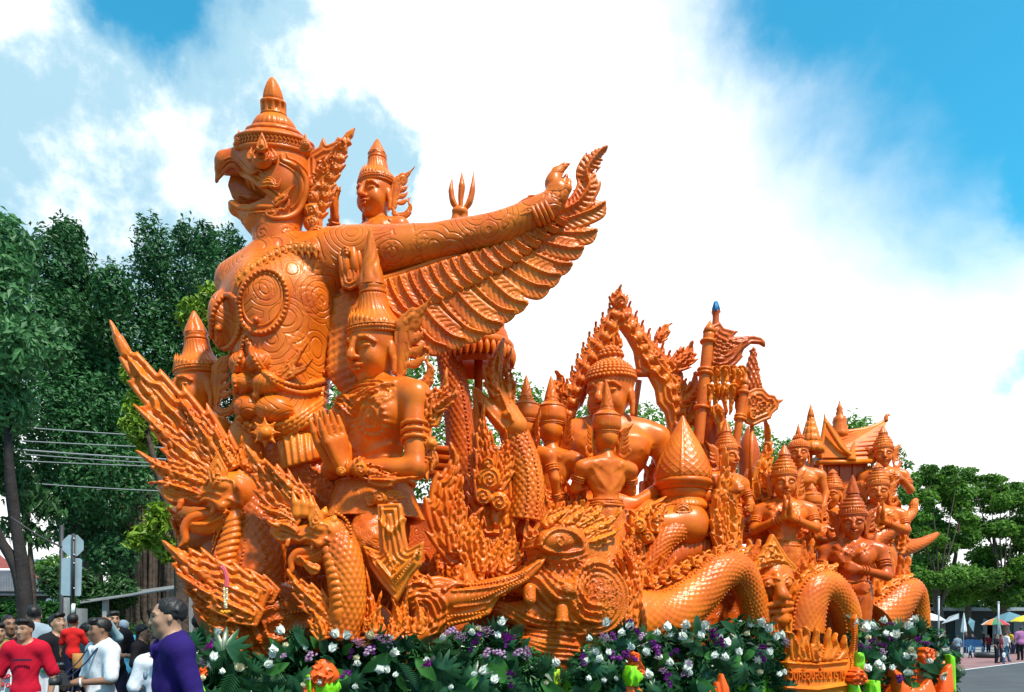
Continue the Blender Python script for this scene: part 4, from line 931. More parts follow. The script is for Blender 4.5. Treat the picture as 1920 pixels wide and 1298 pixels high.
    # ---- wing: strip, coverts, long feathers
    wf = Fr(880, 500, depth=9.45, yaw=6); wm_ = wf.m
    C = [wf.pt(x, y, .02) for x, y in crv([(690, 532), (768, 508), (835, 486), (937, 456), (1000, 426), (1040, 404)], 40)]
    wing = part('wing', mesh('ws', *sweepvf(C, 6 * wm_, 8)), WAX, g, wf.mat)
    S = Sculpt(wf, k=.01)
    S.flat([(640, 540), (768, 500), (937, 448), (1050, 392), (1064, 396), (1030, 440), (960, 500), (880, 545), (800, 585), (700, 640), (640, 690), (620, 600)], -14, 8)
    S.flat([(622, 560), (660, 548), (700, 640), (720, 720), (690, 760), (655, 760), (612, 700)], -20, 14)
    def scl(X, Y, Z):
        p = f4(.085); a = X * .9 + Y * .45; b_ = -Y * .9 + X * .4; row = np.floor(b_ / p); fa = a / p + .5 * (row % 2); fa = fa - np.floor(fa) - .5; fr2 = b_ / p - row
        return f4(.02) * (np.clip(1.2 - fr2 - 2 * fa * fa, 0, 1) - .4)
    S.field((-9, -9, -9), (9, 9, 9), scl)
    part('wing_sheet', S.mesh('sheet', .016), WAX, wing, wf.mat)
    def feather(root, tip, w, z, bendy, name, matl=WAX, hook=True):
        r, t = np.array(root, float), np.array(tip, float); d = t - r; L = np.linalg.norm(d); nrm = np.array([d[1], -d[0]]) / L
        sp = [r, r + d * .35 + nrm * bendy * L, r + d * .78 + nrm * bendy * L * 1.05, t] if not hook else [r, r + d * .33 + nrm * bendy * L, r + d * .70 + nrm * bendy * L * 1.25, r + d * .90 + nrm * bendy * L * .7, t]
        S = Sculpt(wf, k=.006); Cs = crv(sp, 40)
        out = flame(sp, w, (0, 0), .22, 50, prof=[.9, 1, 1.05, 1.1, 1.1, 1.08, 1.0, .72, .12] if not hook else [.9, 1, 1.05, 1.1, 1.1, 1.05, .85, .42, .06])
        S.flat(out, z, 5, lines=None, edge=4)
        S.line(Cs[2:34], 2.6, 4.5, z=z, zmin=z)                     # shaft
        T = np.gradient(Cs, axis=0); T /= np.linalg.norm(T, axis=1)[:, None]; Nn = np.stack([-T[:, 1], T[:, 0]], 1)
        nb = max(6, int(L / 8))
        for i in range(1, nb):                                      # barbs on both sides
            k_ = int(i / nb * 37); p = Cs[k_]
            for sg in (1, -1): S.line([p + Nn[k_] * sg * w * .12, p + Nn[k_] * sg * w * .3 + T[k_] * 4.5, p + Nn[k_] * sg * w * .44 + T[k_] * 11], 1.9, -2.0, z=z, zmin=z)
        return part(name, S.mesh(name, .0095), matl, wing, wf.mat)
    tips = [(1136, 278), (1136, 377), (1121, 430), (1096, 463), (1075, 494), (1054, 514), (1034, 536), (992, 568), (971, 584), (946, 606), (912, 624), (880, 637), (845, 650), (806, 655), (770, 660), (730, 668)]
    roots = [(1050, 398), (1036, 418), (1018, 432), (998, 446), (978, 462), (957, 476), (934, 488), (905, 504), (876, 518), (846, 532), (815, 546), (785, 558), (755, 566), (725, 576), (696, 586), (668, 600)]
    # the top feather curls up over the hand
    S = Sculpt(wf, k=.01)
    sp = [(1046, 402), (1082, 384), (1102, 352), (1098, 325), (1116, 296), (1136, 278)]
    S.flat(flame(sp, 40, (7, 4), .22, 60, prof=[.6, .9, 1.1, 1.05, .95, .9, .8, .55, .1]), 6, 8, lines=None); S.line(crv(sp, 40), 3, 6, z=6, zmin=4)
    Cs = crv(sp, 40); T = np.gradient(Cs, axis=0); T /= np.linalg.norm(T, axis=1)[:, None]
    for i in range(2, 37, 2):
        for sg in (1, -1): nn = np.array([-T[i][1], T[i][0]]); S.line([Cs[i] + nn * sg * 4, Cs[i] + nn * sg * 14 + T[i] * 6], 2, -3, z=6, zmin=4)
    part('feather', S.mesh('feather', .0095), WAX, wing, wf.mat)
    for i in range(1, len(tips)):
        feather(roots[i], tips[i], 44 if i > 4 else 36, 0 + (i % 2) * 3 + i * .9, -.06 - .05 * min(1, (i - 1) / 6), 'feather')
    # coverts: a tilted row under the arm
    for i in range(19):
        t = i / 18; r = np.array([690 + t * 350, 0]); r[1] = np.interp(r[0], [690, 768, 835, 937, 1000, 1040], [532, 510, 488, 458, 428, 406])
        L = np.interp(t, [0, .25, .5, .75, 1], [84, 76, 62, 44, 26]); ang = R(np.interp(t, [0, .5, 1], [58, 48, 22]))
        tip = r + L * np.array([math.cos(ang), math.sin(ang)])
        feather(r, tip, np.interp(t, [0, .6, 1], [27, 24, 15]), 15 + (i % 2) * 1.5, -.10, 'covert_feather', hook=False)
    return g
BIRD = bird()
# ================================================================== crowned wax figures (unit of the kit: height of the face)
CACHE = {}
def face_mesh(h=.022, curls=False):
    key = ('face', h, curls)
    if key in CACHE: return CACHE[key]
    S = Sculpt(None, k=.09)
    S.ell((0, .14, -.06), (.385, .44, .43)); S.ell((0, -.16, .08), (.30, .32, .28)); S.ell((0, -.40, .22), (.12, .10, .10), k=.08)
    for s in (-1, 1):
        S.ell((s * .18, -.12, .21), (.14, .17, .13)); S.ell((s * .39, -.04, -.06), (.045, .16, .10), k=.03); S.cap((s * .40, -.15, -.05), (s * .40, -.34, -.03), .05, .04, k=.03)
        S.ell((s * .165, .035, .298), (.115, .060, .070), k=.02)
        S.tube([(s * .05, .10, .385), (s * .13, .175, .372), (s * .23, .165, .325), (s * .32, .09, .235)], .024, k=.04)
        S.tube([(s * .065, .018, .385), (s * .12, -.008, .385), (s * .18, -.012, .372), (s * .25, .012, .325), (s * .285, .03, .28)], .013, k=.012, mode='cut')
        S.tube([(s * .075, .065, .385), (s * .16, .098, .368), (s * .27, .06, .30)], .009, k=.01, mode='cut')
        S.ell((s * .055, -.115, .395), (.045, .036, .045), k=.03)
    S.tube([(0, .16, .375), (0, .05, .41), (0, -.06, .455), (0, -.115, .475)], [.036, .040, .052, .058], k=.05)
    S.tube([(-.15, -.222, .33), (-.06, -.228, .395), (0, -.235, .405), (.06, -.228, .395), (.15, -.222, .33)], [.016, .036, .032, .036, .016], k=.02)
    S.ell((0, -.288, .375), (.095, .036, .05), k=.02)
    S.tube([(-.165, -.243, .335), (-.08, -.262, .40), (0, -.258, .42), (.08, -.262, .40), (.165, -.243, .335)], .012, k=.012, mode='cut')
    S.cap((0, -.3, -.06), (0, -.95, -.10), .205, .25)
    for y in (-.58, -.68): S.tube([(math.sin(a) * .23, y - .02, -.07 + math.cos(a) * .23) for a in np.linspace(-1.4, 1.4, 9)], .010, k=.01, mode='cut')
    if curls:
        S.ell((0, .30, -.08), (.415, .36, .44), k=.02); S.ell((0, .66, -.10), (.20, .18, .20), k=.06)
    CACHE[key] = S.mesh('face', h, 1.1); return CACHE[key]
def curl_mesh():
    if 'curl' in CACHE: return CACHE['curl']
    P = []
    for j in range(9):
        ph = .10 + j * .17
        if ph > 1.5: break
        n = int(34 * math.cos(ph) + 3)
        for i in range(n):
            a = (i + .5 * (j % 2)) * 2 * math.pi / n
            if math.sin(a) > .55 and ph < .3: pass
            P.append((.42 * math.cos(ph) * math.cos(a), .27 + .36 * math.sin(ph), -.07 + .445 * math.cos(ph) * math.sin(a)))
    for j in range(4):
        ph = .2 + j * .35; n = int(14 * math.cos(ph) + 2)
        for i in range(n): a = i * 2 * math.pi / n; P.append((.2 * math.cos(ph) * math.cos(a), .68 + .19 * math.sin(ph), -.1 + .2 * math.cos(ph) * math.sin(a)))
    CACHE['curl'] = mesh('curls', *beadsvf(P, .045, 8, 5)); return CACHE['curl']
def crown_meshes(style=0, bend=0.0, h_spire=1.0):
    key = ('crown', style, bend, h_spire)
    if key in CACHE: return CACHE[key]
    # brow band with upright leaves, pleated cone, rings, twisted spire; all about the head's axis (x=0, z=-.06)
    sh = Matrix.Translation((0, 0, -.06))
    band = [lathevf([(.36, .25), (.405, .255), (.425, .27), (.425, .285), (.41, .295), (.43, .31), (.435, .345), (.42, .36), (.43, .375), (.40, .40), (.36, .41)], 56)]
    nt_ = 34
    for i in range(nt_):
        a = i * 2 * math.pi / nt_; front = max(0, math.cos(a)); hh = .085 + .13 * front ** 5
        V = np.array([(-.036, 0, -.016), (.036, 0, -.016), (.036, 0, .02), (-.036, 0, .02), (-.042, hh * .45, -.012), (.042, hh * .45, -.012), (.042, hh * .45, .024), (-.042, hh * .45, .024), (0, hh * 1.2, .01)])
        F = [np.array([(0, 1, 5, 4), (1, 2, 6, 5), (2, 3, 7, 6), (3, 0, 4, 7)]), np.array([(4, 5, 8), (5, 6, 8), (6, 7, 8), (7, 4, 8)])]
        M = Matrix.Rotation(a, 4, 'Y') @ Matrix.Translation((0, .36, .405)) @ Matrix.Rotation(-.10, 4, 'X'); band.append(xf((V, F), M))
    band.append(beadsvf([(.435 * math.sin(q), .328, .435 * math.cos(q)) for q in np.arange(0, 6.28, .11)], .018))
    if style == 0:    # pleated cone
        cone = lathevf(crv([(.42, .36), (.39, .44), (.32, .53), (.255, .63), (.215, .76), (.20, .86)], 30), 108, lambda t, y, i: 1 + .055 * np.abs(np.sin(t * 13 + 1.5 * np.sin(y * 4))) ** .6)
        rings = [lathevf([(.15, .86), (.205, .87), (.215, .90), (.195, .92), (.20, .95), (.21, .98), (.19, 1.0), (.10, 1.01)], 40)]
        y0 = .99
    elif style == 1:  # stepped rings
        cone = lathevf([(.40, .36), (.42, .44), (.41, .47), (.37, .49), (.41, .53), (.40, .58), (.33, .61), (.36, .65), (.34, .70), (.26, .73), (.29, .77), (.27, .82), (.19, .85), (.22, .89), (.20, .93), (.16, .96)], 56, lambda t, y, i: 1 + .02 * np.cos(t * 20))
        rings = [lathevf([(.10, .94), (.17, .95), (.17, .99), (.1, 1.0)], 40)]; y0 = .98
    else:             # tall fluted dome
        cone = lathevf(crv([(.43, .38), (.47, .48), (.47, .62), (.44, .78), (.37, .90), (.27, .98), (.22, 1.02)], 30), 72, lambda t, y, i: 1 + .025 * np.abs(np.sin(t * 14)) * (y < .86))
        rings = [lathevf([(.40, .80), (.45, .82), (.45, .86), (.38, .90)], 48), lathevf([(.15, .98), (.25, 1.0), (.25, 1.04), (.19, 1.07), (.22, 1.10), (.19, 1.13), (.10, 1.14)], 40)]; y0 = 1.12
    n = 40; yy = np.linspace(0, 1, n)
    sp = [(.175 * (1 - t) ** .85 + .012, y0 + t * .95 * h_spire) for t in yy]
    spire = lathevf(sp, 60, lambda t, y, i: 1 + .16 * np.abs(np.sin(t * 3 + y * 7 + .8 * np.sin(y * 14))) ** .7, (lambda y: bend * np.clip(y - y0, 0, 9) ** 2))
    CACHE[key] = (mesh('crown', *xf(join(band), sh)), mesh('cone', *xf(join([cone] + rings), sh)), mesh('spire', *xf(spire, sh)))
    return CACHE[key]
def ear_mesh(side):
    key = ('ear', side)
    if key in CACHE: return CACHE[key]
    S = Sculpt(None, k=.01)
    def P(L): return [(side * x, y) for x, y in L]
    S.flat(P([(0, .32), (.12, .36), (.22, .30), (.20, .12), (.16, -.05), (.10, -.30), (.02, -.44), (-.06, -.30), (-.05, 0)]), 0, .05, lines=(.07, .014))
    S.flat(flame(P([(.05, .20), (.20, .34), (.34, .42), (.52, .62)]), .20, (4, 4), .3), .01, .045, lines=(.06, .012))
    for i, (y, w) in enumerate(((.22, .13), (.08, .13), (-.06, .12), (-.20, .12))): S.flat(flame(P([(.12, y - .02), (.22, y), (.30, y + .05), (.36, y + .13)]), w, (1, 1), .3), .0, .04, lines=(.05, .01))
    S.flat(flame(P([(0, -.40), (.14, -.50), (.30, -.46), (.40, -.30), (.36, -.18), (.42, -.02)]), .17, (3, 4), .3), 0, .05, lines=(.06, .012))
    CACHE[key] = S.mesh('ear', .018); return CACHE[key]
def hand(S, w, d, nrm, size=1.0, curl=0.0, thumb=1, k=.03):
    """palm and five fingers from wrist w along d; nrm = back of the hand; curl bends the fingers away from nrm"""
    d = np.array(d, float); d /= np.linalg.norm(d); n = np.array(nrm, float); n -= d * (n @ d); n /= np.linalg.norm(n); s = np.cross(d, n)
    w = np.array(w, float); L = size
    for q in (-.13, -.04, .05, .13): S.cap(w + d * .04 * L + s * q * .5 * L, w + d * .36 * L + s * q * L, .065 * L, .068 * L, k=.05 * L)
    for i, (q, ln) in enumerate(((-.15, .30), (-.05, .38), (.05, .36), (.15, .28))):
        a = w + d * .36 * L + s * q * L; dd = d * math.cos(curl) - n * math.sin(curl); b = a + dd * ln * .5 * L
        dd2 = d * math.cos(curl * 2.1) - n * math.sin(curl * 2.1); c_ = b + dd2 * ln * .5 * L
        S.cap(a, b, .052 * L, .046 * L, k=.012 * L); S.cap(b, c_, .046 * L, .026 * L, k=.012 * L)
    a = w + d * .12 * L - s * thumb * .12 * L; b = a + (d * .7 - s * thumb * .6 - n * .35) * .17 * L; S.cap(a, b, .06 * L, .05 * L, k=.03 * L); S.cap(b, b + (d * .95 - s * thumb * .1 - n * .2) * .16 * L, .048 * L, .03 * L, k=.01)
def ringvf(c, ax, r, w, flat=1.0, n=28, disp=None):
    """band of radius r about axis ax"""
    ax = np.array(ax, float); ax /= np.linalg.norm(ax); u = np.cross(ax, (0, 0, 1.)); 
    if np.linalg.norm(u) < .1: u = np.cross(ax, (1., 0, 0))
    u /= np.linalg.norm(u); v = np.cross(ax, u); t = np.arange(n) * 2 * math.pi / n
    return sweepvf([np.array(c) + r * (u * math.cos(q) + v * math.sin(q)) for q in t], w, 8, closed=True, disp=disp)
PRAY = dict(R=((.98, -1.75, .18), (.10, -1.45, .78)), L=((-.98, -1.75, .18), (-.10, -1.45, .78)), pray=True)
DOWN = dict(R=((1.02, -1.85, -.08), (.92, -2.45, .25)), L=((-1.02, -1.85, -.08), (-.92, -2.45, .25)))
def body_mesh(arms, h=.03, robe=False, female=False, seat=True, key=None, extra=None):
    if key and ('body', key) in CACHE: return CACHE[('body', key)]
    S = Sculpt(None, k=.14)
    S.cap((0, -.55, -.08), (0, -.95, -.10), .21, .27); S.cap((-.6, -1.04, -.10), (.6, -1.04, -.10), .22)
    for s in (-1, 1): S.cap((0, -.82, -.10), (s * .6, -1.02, -.10), .20, .22); S.ell((s * .32, -1.32, .16), (.36, .30, .22))
    S.ell((0, -1.38, -.04), (.68, .56, .36)); S.cap((0, -1.7, -.05), (0, -2.15, -.03), .44, .40, flat=.78); S.ell((0, -2.42, -.04), (.60, .40, .46))
    if female:
        for s in (-1, 1): S.ell((s * .30, -1.42, .30), (.26, .26, .22), k=.06)
    else:
        for s in (-1, 1): S.ell((s * .33, -1.42, .37), (.035, .035, .035), k=.02)
    # carved relief: collar, chest bands
    if not robe:
        col = [(-.62, -.92), (-.35, -.80), (0, -.76), (.35, -.80), (.62, -.92), (.5, -1.08), (.28, -1.16), (.12, -1.30), (0, -1.40), (-.12, -1.30), (-.28, -1.16), (-.5, -1.08)]
        S.stamp(col, .035, .03, lines=(.075, .014), zmin=0); S.stamp(col, .03, .03, lines=(.075, .012), zmin=-9)
        S.line([(-.55, -1.15), (-.2, -1.7), (0, -1.85), (.2, -1.7), (.55, -1.15)], .05, .035, n=30); S.line([(-.5, -1.8), (0, -1.95), (.5, -1.8)], .05, .03, n=20)
        for x, y, q, L in ((-.44, -1.02, .22, .26), (.44, -1.02, .22, .26), (-.2, -1.12, .2, .28), (.2, -1.12, .2, .28)): S.stamp(flame([(x, y), (x * .96, y - L * .6), (x * .9, y - L)], q, (2, 2), .25), .035, .03, (.05, .012), zmin=0)
        for i in range(5): S.line([(-.5, -1.95 - i * .05), (0, -2.02 - i * .05), (.5, -1.95 - i * .05)], .016, .018, n=16)
        if not female:
            def scal(X, Y, Z):
                g = 0
                for s_ in (-1, 1):
                    x, y = X - f4(s_ * .33), Y + f4(1.42); q = np.sqrt(x * x + y * y); g = g + np.exp(-((q - .27) / .035) ** 2) * (.6 + .4 * np.cos(18 * np.arctan2(y, x))) * .05 + np.exp(-((q - .17) / .022) ** 2) * .03
                return (g * (Z > 0)).astype(f4)
            S.field((-.75, -1.8, 0), (.75, -1.0, 2), scal)
        else:
            for s in (-1, 1): S.line([(s*.30 + .25*math.cos(a), -1.42 + .25*math.sin(a)) for a in np.linspace(0, 2*math.pi, 26)], .03, .02, zmin=0)
    else:
        for i in range(9): S.line([(-.75, -1.0 - i * .17), (-.2, -1.25 - i * .2), (.45, -1.15 - i * .22), (.75, -1.35 - i * .2)], .03, .02, n=20)
    if extra: extra(S)
    for sd, s in (('R', 1), ('L', -1)):
        if sd not in arms: continue
        e, w = arms[sd]; sh = (s * .84, -1.12, -.10)
        S.ell(sh, (.24, .25, .24), k=.12); S.cap(sh, e, .20, .165, k=.08); S.cap(e, w, .165, .105, k=.06)
        if arms.get('pray'): hand(S, w, arms.get('hd', (-s * .05, 1, .05)), (s, 0, 0), arms.get('hs', 1.05), -.02, -1 if s > 0 else 1)
        else:
            fd = arms.get('fd' + sd); fd = np.array(w) - np.array(e) if fd is None else fd
            hand(S, w, fd, arms.get('fn' + sd, (s, .2, .4)), .95, arms.get('curl', .6), s)
    m = S.mesh('body', h)
    if key: CACHE[('body', key)] = m
    return m
def skirt_mesh(kind='skirt'):
    if ('skirt', kind) in CACHE: return CACHE[('skirt', kind)]
    if kind == 'skirt':
        v = lathevf(crv([(.50, -2.18), (.58, -2.3), (.64, -2.5), (.70, -2.9), (.80, -3.4), (.86, -3.6)], 50), 110, lambda t, y, i: 1 + .05 * np.sin(t * 16) * np.clip((-y - 2.25) / .8, 0, 1) + .02 * np.sign(np.sin(y * 14)) * (np.abs(np.sin(t * 4)) < .35))
    elif kind == 'peplum':
        v = lathevf(crv([(.46, -2.10), (.54, -2.25), (.62, -2.45), (.70, -2.7), (.77, -2.86), (.78, -2.9), (.70, -2.88), (.52, -2.7)], 40), 120, lambda t, y, i: 1 + (.07 * np.abs(np.sin(t * 6)) - .03) * np.clip((-y - 2.2) / .6, 0, 1))
        S = Sculpt(None, k=.12); S.cap((.28, -2.5, 0), (.45, -3.3, .45), .34, .32); S.cap((-.28, -2.5, 0), (-.45, -3.3, .45), .34, .32); S.cap((.45, -3.3, .45), (.40, -3.9, -.3), .32, .28); S.cap((-.45, -3.3, .45), (-.40, -3.9, -.3), .32, .28)
        def net(X, Y, Z): return f4(.02) * (np.maximum(np.abs(np.sin((X + Y) * 16)), np.abs(np.sin((X - Y) * 16))) ** 6)
        S.field((-9, -9, -9), (9, 9, 9), net)
        CACHE[('skirt', 'kneel')] = S.mesh('kneel', .026)
    elif kind == 'long':
        v = lathevf(crv([(.50, -2.18), (.58, -2.3), (.62, -2.6), (.58, -3.2), (.52, -3.9), (.55, -4.4), (.62, -4.7)], 40), 96, lambda t, y, i: 1 + .025 * np.sin(t * 8 + y * 14) * np.sin(t * 8 - y * 14))
    else:  # crossed legs
        S = Sculpt(None, k=.15); S.cap((-.35, -2.55, .1), (-1.25, -2.7, .55), .42, .34); S.cap((.35, -2.55, .1), (1.25, -2.7, .55), .42, .34); S.cap((-1.2, -2.75, .6), (.2, -2.75, .95), .30, .18); S.cap((1.2, -2.75, .6), (-.2, -2.70, .95), .30, .18); S.ell((0, -2.6, 0), (.8, .4, .6))
        for i in range(8): S.line([(-1.5 + i * .12, -2.2), (-1.1 + i * .2, -3.1)], .04, .025)
        CACHE[('skirt', kind)] = S.mesh('legs', .03); return CACHE[('skirt', kind)]
    belt = [ringvf((0, y, -.04), (0, 1, 0), .53 + (.03 * i), .05, disp=lambda s, th, arc: .012 * np.sin(arc * 40)) for i, y in enumerate((-2.14, -2.23, -2.32))]
    CACHE[('skirt', kind)] = mesh('skirt', *xf(join([v] + belt), Matrix.Diagonal((1, 1, .95 if kind == 'peplum' else .82, 1)))); return CACHE[('skirt', kind)]
def figure(name, label, px, py, v, face, yaw, pitch=0, roll=0, byaw=None, arms=PRAY, style=0, bend=0.0, spire=1.0, skirt='skirt', female=False, robe=False, curls=False, ears=(1, 1), fh=.022, bh=.04, group=None, wax_=None, key=None, depth=None, body=True, cat='statue', roll_b=0, spike=0, ear_s=1.0, extra=None, lift=.24):
    fr = Fr(px, py, v=v, depth=depth, yaw=yaw, pitch=pitch, roll=roll); u = face * fr.m
    bf = Fr(px, py, v=v, depth=depth, yaw=yaw if byaw is None else byaw, roll=roll_b)
    H = fr.mat @ Matrix.Scale(u, 4); B = bf.mat @ Matrix.Scale(u, 4) @ Matrix.Translation((0, lift, 0)); wx = wax_ or WAX
    g = thing(name, label, cat, (fr.o[0], fr.o[1], fr.o[2] - 4 * u), group)
    hd = part('head', face_mesh(fh, curls), wx, g, H)
    if curls:
        part('hair_curls', curl_mesh(), wx, hd, H)
        if spike: part('hair_flame', mesh('hf', *xf(lathevf([(.10, .80), (.13, .88), (.09, 1.0), (.05, 1.15), (.005, 1.35)], 16), Matrix.Translation((0, 0, -.1)))), wx, hd, H)
    else:
        a, b_, c_ = crown_meshes(style, bend, spire)
        cr = part('crown', b_, wx, g, H); part('crown_band', a, wx, cr, H); part('crown_spire', c_, wx, cr, H)
        for s, on in ((-1, ears[0]), (1, ears[1])):
            if on: part('ear_ornament', ear_mesh(s), wx, cr, H @ Matrix.Translation((s * .42, .02, -.10)) @ Matrix.Rotation(s * .65, 4, 'Y') @ Matrix.Scale(ear_s, 4))
    if body:
        part('torso', body_mesh(arms, bh, robe, female, key=key, extra=extra), wx, g, B)
        if not robe:
            br = []
            for sd, s in (('R', 1), ('L', -1)):
                if sd not in arms: continue
                e, w = np.array(arms[sd][0]), np.array(arms[sd][1]); sh = np.array((s * .84, -1.12, -.10))
                br = [ringvf(sh + (e - sh) * t, e - sh, q, .035, disp=lambda s_, th, arc: .008 * np.sin(arc * 50)) for t, q in ((.42, .205), (.52, .20), (.62, .195))]
                part('armlet', mesh('al', *join(br)), wx, g, B)
                br = [ringvf(e + (w - e) * t, w - e, q, .028) for t, q in ((.72, .135), (.82, .125), (.92, .115))]
                part('bracelet', mesh('bl', *join(br)), wx, g, B)
        if skirt == 'peplum': skirt_mesh(skirt); part('legs', CACHE[('skirt', 'kneel')], WAX_ENGF, g, B)
        if skirt: part('legs' if skirt == 'cross' else 'skirt', skirt_mesh(skirt), WAX_ENGF if wx is WAX and skirt != 'cross' else wx, g, B)
    return g, fr, bf, u
# ================================================================== the figures standing on the float
def kneel_extra(S):
    for s_ in (-1, 1):
        S.stamp(flame([(s_ * .62, -.98), (s_ * .52, -1.14), (s_ * .40, -1.26)], .26, (2, 2), .25), .03, .03, (.05, .014), zmin=0)
    S.stamp([(-.66, -.86), (0, -1.02), (.66, -.86), (.66, -.96), (0, -1.14), (-.66, -.96)], .05, .03, (.05, .012), zmin=-9)
KN, KF, KB, KU = figure('kneeling_crowned_statue', 'large crowned statue with closed eyes and joined palms kneeling before the winged statue', 701, 662, .35, 121, -40, 8, -3, -40, dict(R=((1.0, -2.22, .05), (.10, -2.20, .66)), L=((-.95, -2.05, .2), (-.10, -2.18, .66)), pray=True, hd=(0, 1, .40), hs=1.14), 0, .09, .86, 'peplum', lift=.30, fh=.015, bh=.0125, group='crowned wax statues', ear_s=1.25, extra=kneel_extra)
def kneel_ornaments():
    f = Fr(810, 760, depth=KF.d - .45)
    crest('shoulder_flame', f, [([(806, 800), (812, 758), (832, 730), (838, 688)], 46, (5, 5), 0), ([(812, 770), (834, 752), (852, 738), (852, 718)], 30, (4, 4), 6), ([(798, 830), (794, 800), (806, 772)], 30, (3, 3), 8)], KN, t=9, h=.010)
    crest('arm_leaf', f, [([(800, 856), (798, 880), (802, 905)], 34, (3, 3), 12), ([(812, 846), (812, 868), (808, 890)], 20, (2, 2), 8)], KN, t=7, h=.010)
    S = Sculpt(f, k=.01)
    for a in range(0, 360, 60): S.flat(flame([(808, 832), (808 + 8 * math.cos(R(a)), 832 + 8 * math.sin(R(a))), (808 + 17 * math.cos(R(a)), 832 + 17 * math.sin(R(a)))], 14, (1, 1), .2), 14, 6, lines=(5, 1.4))
    S.ell((808, 832, 20), (7, 7, 7)); part('armlet_flower', S.mesh('af', .009), WAX_HI, KN, f.mat)
    f = Fr(720, 895, depth=KF.d - .62)
    crest('bracelet_flame', f, [([(672, 884), (700, 886), (725, 892), (748, 886)], 34, (3, 4), 0), ([(690, 900), (720, 902), (750, 900), (786, 894)], 24, (2, 5), 4), ([(680, 880), (672, 868), (676, 856)], 22, (2, 2), 4)], KN, t=8, h=.010)
    S = Sculpt(f, k=.01); S.ell((676, 880, 6), (13, 14, 9)); S.spiral((676, 880), 12, 7, 4, z=14); S.ell((640, 884, 4), (10, 9, 8)); S.spiral((640, 884), 9, 6, 3, z=10); part('bracelet_flower', S.mesh('bf', .009), WAX_HI, KN, f.mat)
    f = Fr(720, 940, depth=KF.d - .55)
    S = Sculpt(f, k=.01); S.ell((712, 934, 8), (15, 14, 10)); S.spiral((712, 934), 13, 8, 4, z=16)
    S.flat(flame([(722, 932), (744, 930), (764, 934)], 26, (2, 3), .25), 4, 7, lines=(6, 1.8)); S.flat(flame([(704, 938), (692, 938), (684, 930)], 22, (2, 2), .25), 4, 7, lines=(6, 1.8)); part('belt_flower', S.mesh('bf', .009), WAX_HI, KN, f.mat)
figure('crowned_statue', 'crowned statue peering out behind the big serpent crest, curved horn-like spire', 372, 733, 1.9, 106, -48, 6, 0, -45, {}, 0, .10, .42, None, fh=.018, group='crowned wax statues')
figure('rider_statue', 'small crowned statue riding on the shoulder behind the winged arm', 704, 372, 1.6, 84, -35, 0, 0, -30, dict(L=((-1.0, -1.7, .5), (-.42, -.95, .85)), fdL=(.1, 1, .2), fnL=(-1, 0, .3), curl=.3), 0, 0, .38, None, group='crowned wax statues')
figure('attendant_statue', 'crowned attendant seen from behind, left of a pair by the open serpent mouth', 989, 811, .9, 58, 140, 0, 0, 150, DOWN, 2, 0, .75, 'skirt', group='crowned wax statues')
figure('attendant_statue', 'crowned attendant seen from behind, right of a pair, holding up a bowl', 1034, 816, 1.3, 60, 165, 0, 0, 160, DOWN, 2, 0, .75, 'skirt', group='crowned wax statues')
figure('worshipper_statue', 'crowned worshipper seen from behind facing the seated curly-haired statue', 1135, 830, .7, 58, 190, -6, 0, 195, PRAY, 2, .10, .9, 'skirt', group='crowned wax statues')
figure('meditating_statue', 'large seated statue with curled hair and closed eyes under the pointed arch', 1143, 745, 1.7, 108, -32, 4, 0, 0, dict(R=((1.1, -1.9, -.05), (.35, -2.35, .5)), L=((-1.1, -1.9, -.05), (-.35, -2.35, .5)), fdR=(-1, 0, .3), fdL=(1, 0, .3)), robe=True, curls=True, skirt='cross', fh=.016, lift=.42, group='curly-haired wax statues')
figure('pole_bearer_statue', 'armed statue gripping the pole of the fan-shaped standard', 1364, 860, .75, 50, 40, 0, 0, 25, dict(R=((1.0, -1.9, .1), (.5, -2.1, .7)), L=((-1.0, -1.8, .1), (-.6, -1.6, .8))), 1, 0, .5, 'long', group='crowned wax statues')
figure('praying_woman_statue', 'statue of a woman with palms joined before her chin, ringed cone crown', 1470, 909, .6, 56, -8, 4, 0, -12, PRAY, 1, 0, .36, 'long', female=True, group='crowned wax statues', ears=(1, 1))
figure('standing_robed_statue', 'standing robed statue with curled hair and spike, left of the hall', 1497, 854, 1.4, 46, -16, 0, 0, -18, DOWN, robe=True, curls=True, skirt='long', spike=1, group='curly-haired wax statues')
figure('lotus_bearer_statue', 'dark bare-shouldered goddess statue holding a lotus bud at her chest', 1598, 983, .15, 58, -18, 6, 0, -18, dict(R=((1.0, -1.95, .15), (.15, -1.75, .72)), L=((-1.0, -1.95, .15), (-.05, -2.35, .65)), fdR=(-1, .3, .3), fdL=(1, .1, .4), fnR=(0, .2, 1), fnL=(0, .2, 1), curl=.8), 1, 0, .62, 'long', female=True, fh=.02, wax_=WAX_DEEP, group='crowned wax statues')  # darker wax carries the shade on her face and chest
figure('crowned_statue', 'crowned statue praying high behind the lotus bearer, below the guardian', 1646, 925, 1.0, 48, -20, 3, 0, -18, PRAY, 1, 0, .22, 'skirt', group='crowned wax statues')
figure('guardian_statue', 'crowned guardian statue standing at the gable end of the hall', 1656, 855, 1.5, 43, -16, 0, 0, -14, dict(R=((1.05, -1.8, .1), (.6, -1.4, .7)), L=((-1.0, -1.8, .0), (-.6, -1.5, .7))), 1, 0, .36, 'skirt', group='crowned wax statues')
figure('attendant_statue', 'small attendant statue in profile between praying woman and lotus bearer', 1560, 931, 1.2, 44, -44, 0, 0, -44, PRAY, 1, 0, .2, 'skirt', group='crowned wax statues')
figure('attendant_statue', 'small attendant statue looking out between the flame pillar and praying woman', 1428, 948, 1.1, 40, 10, 0, 0, 10, PRAY, 1, 0, .3, 'long', group='crowned wax statues')
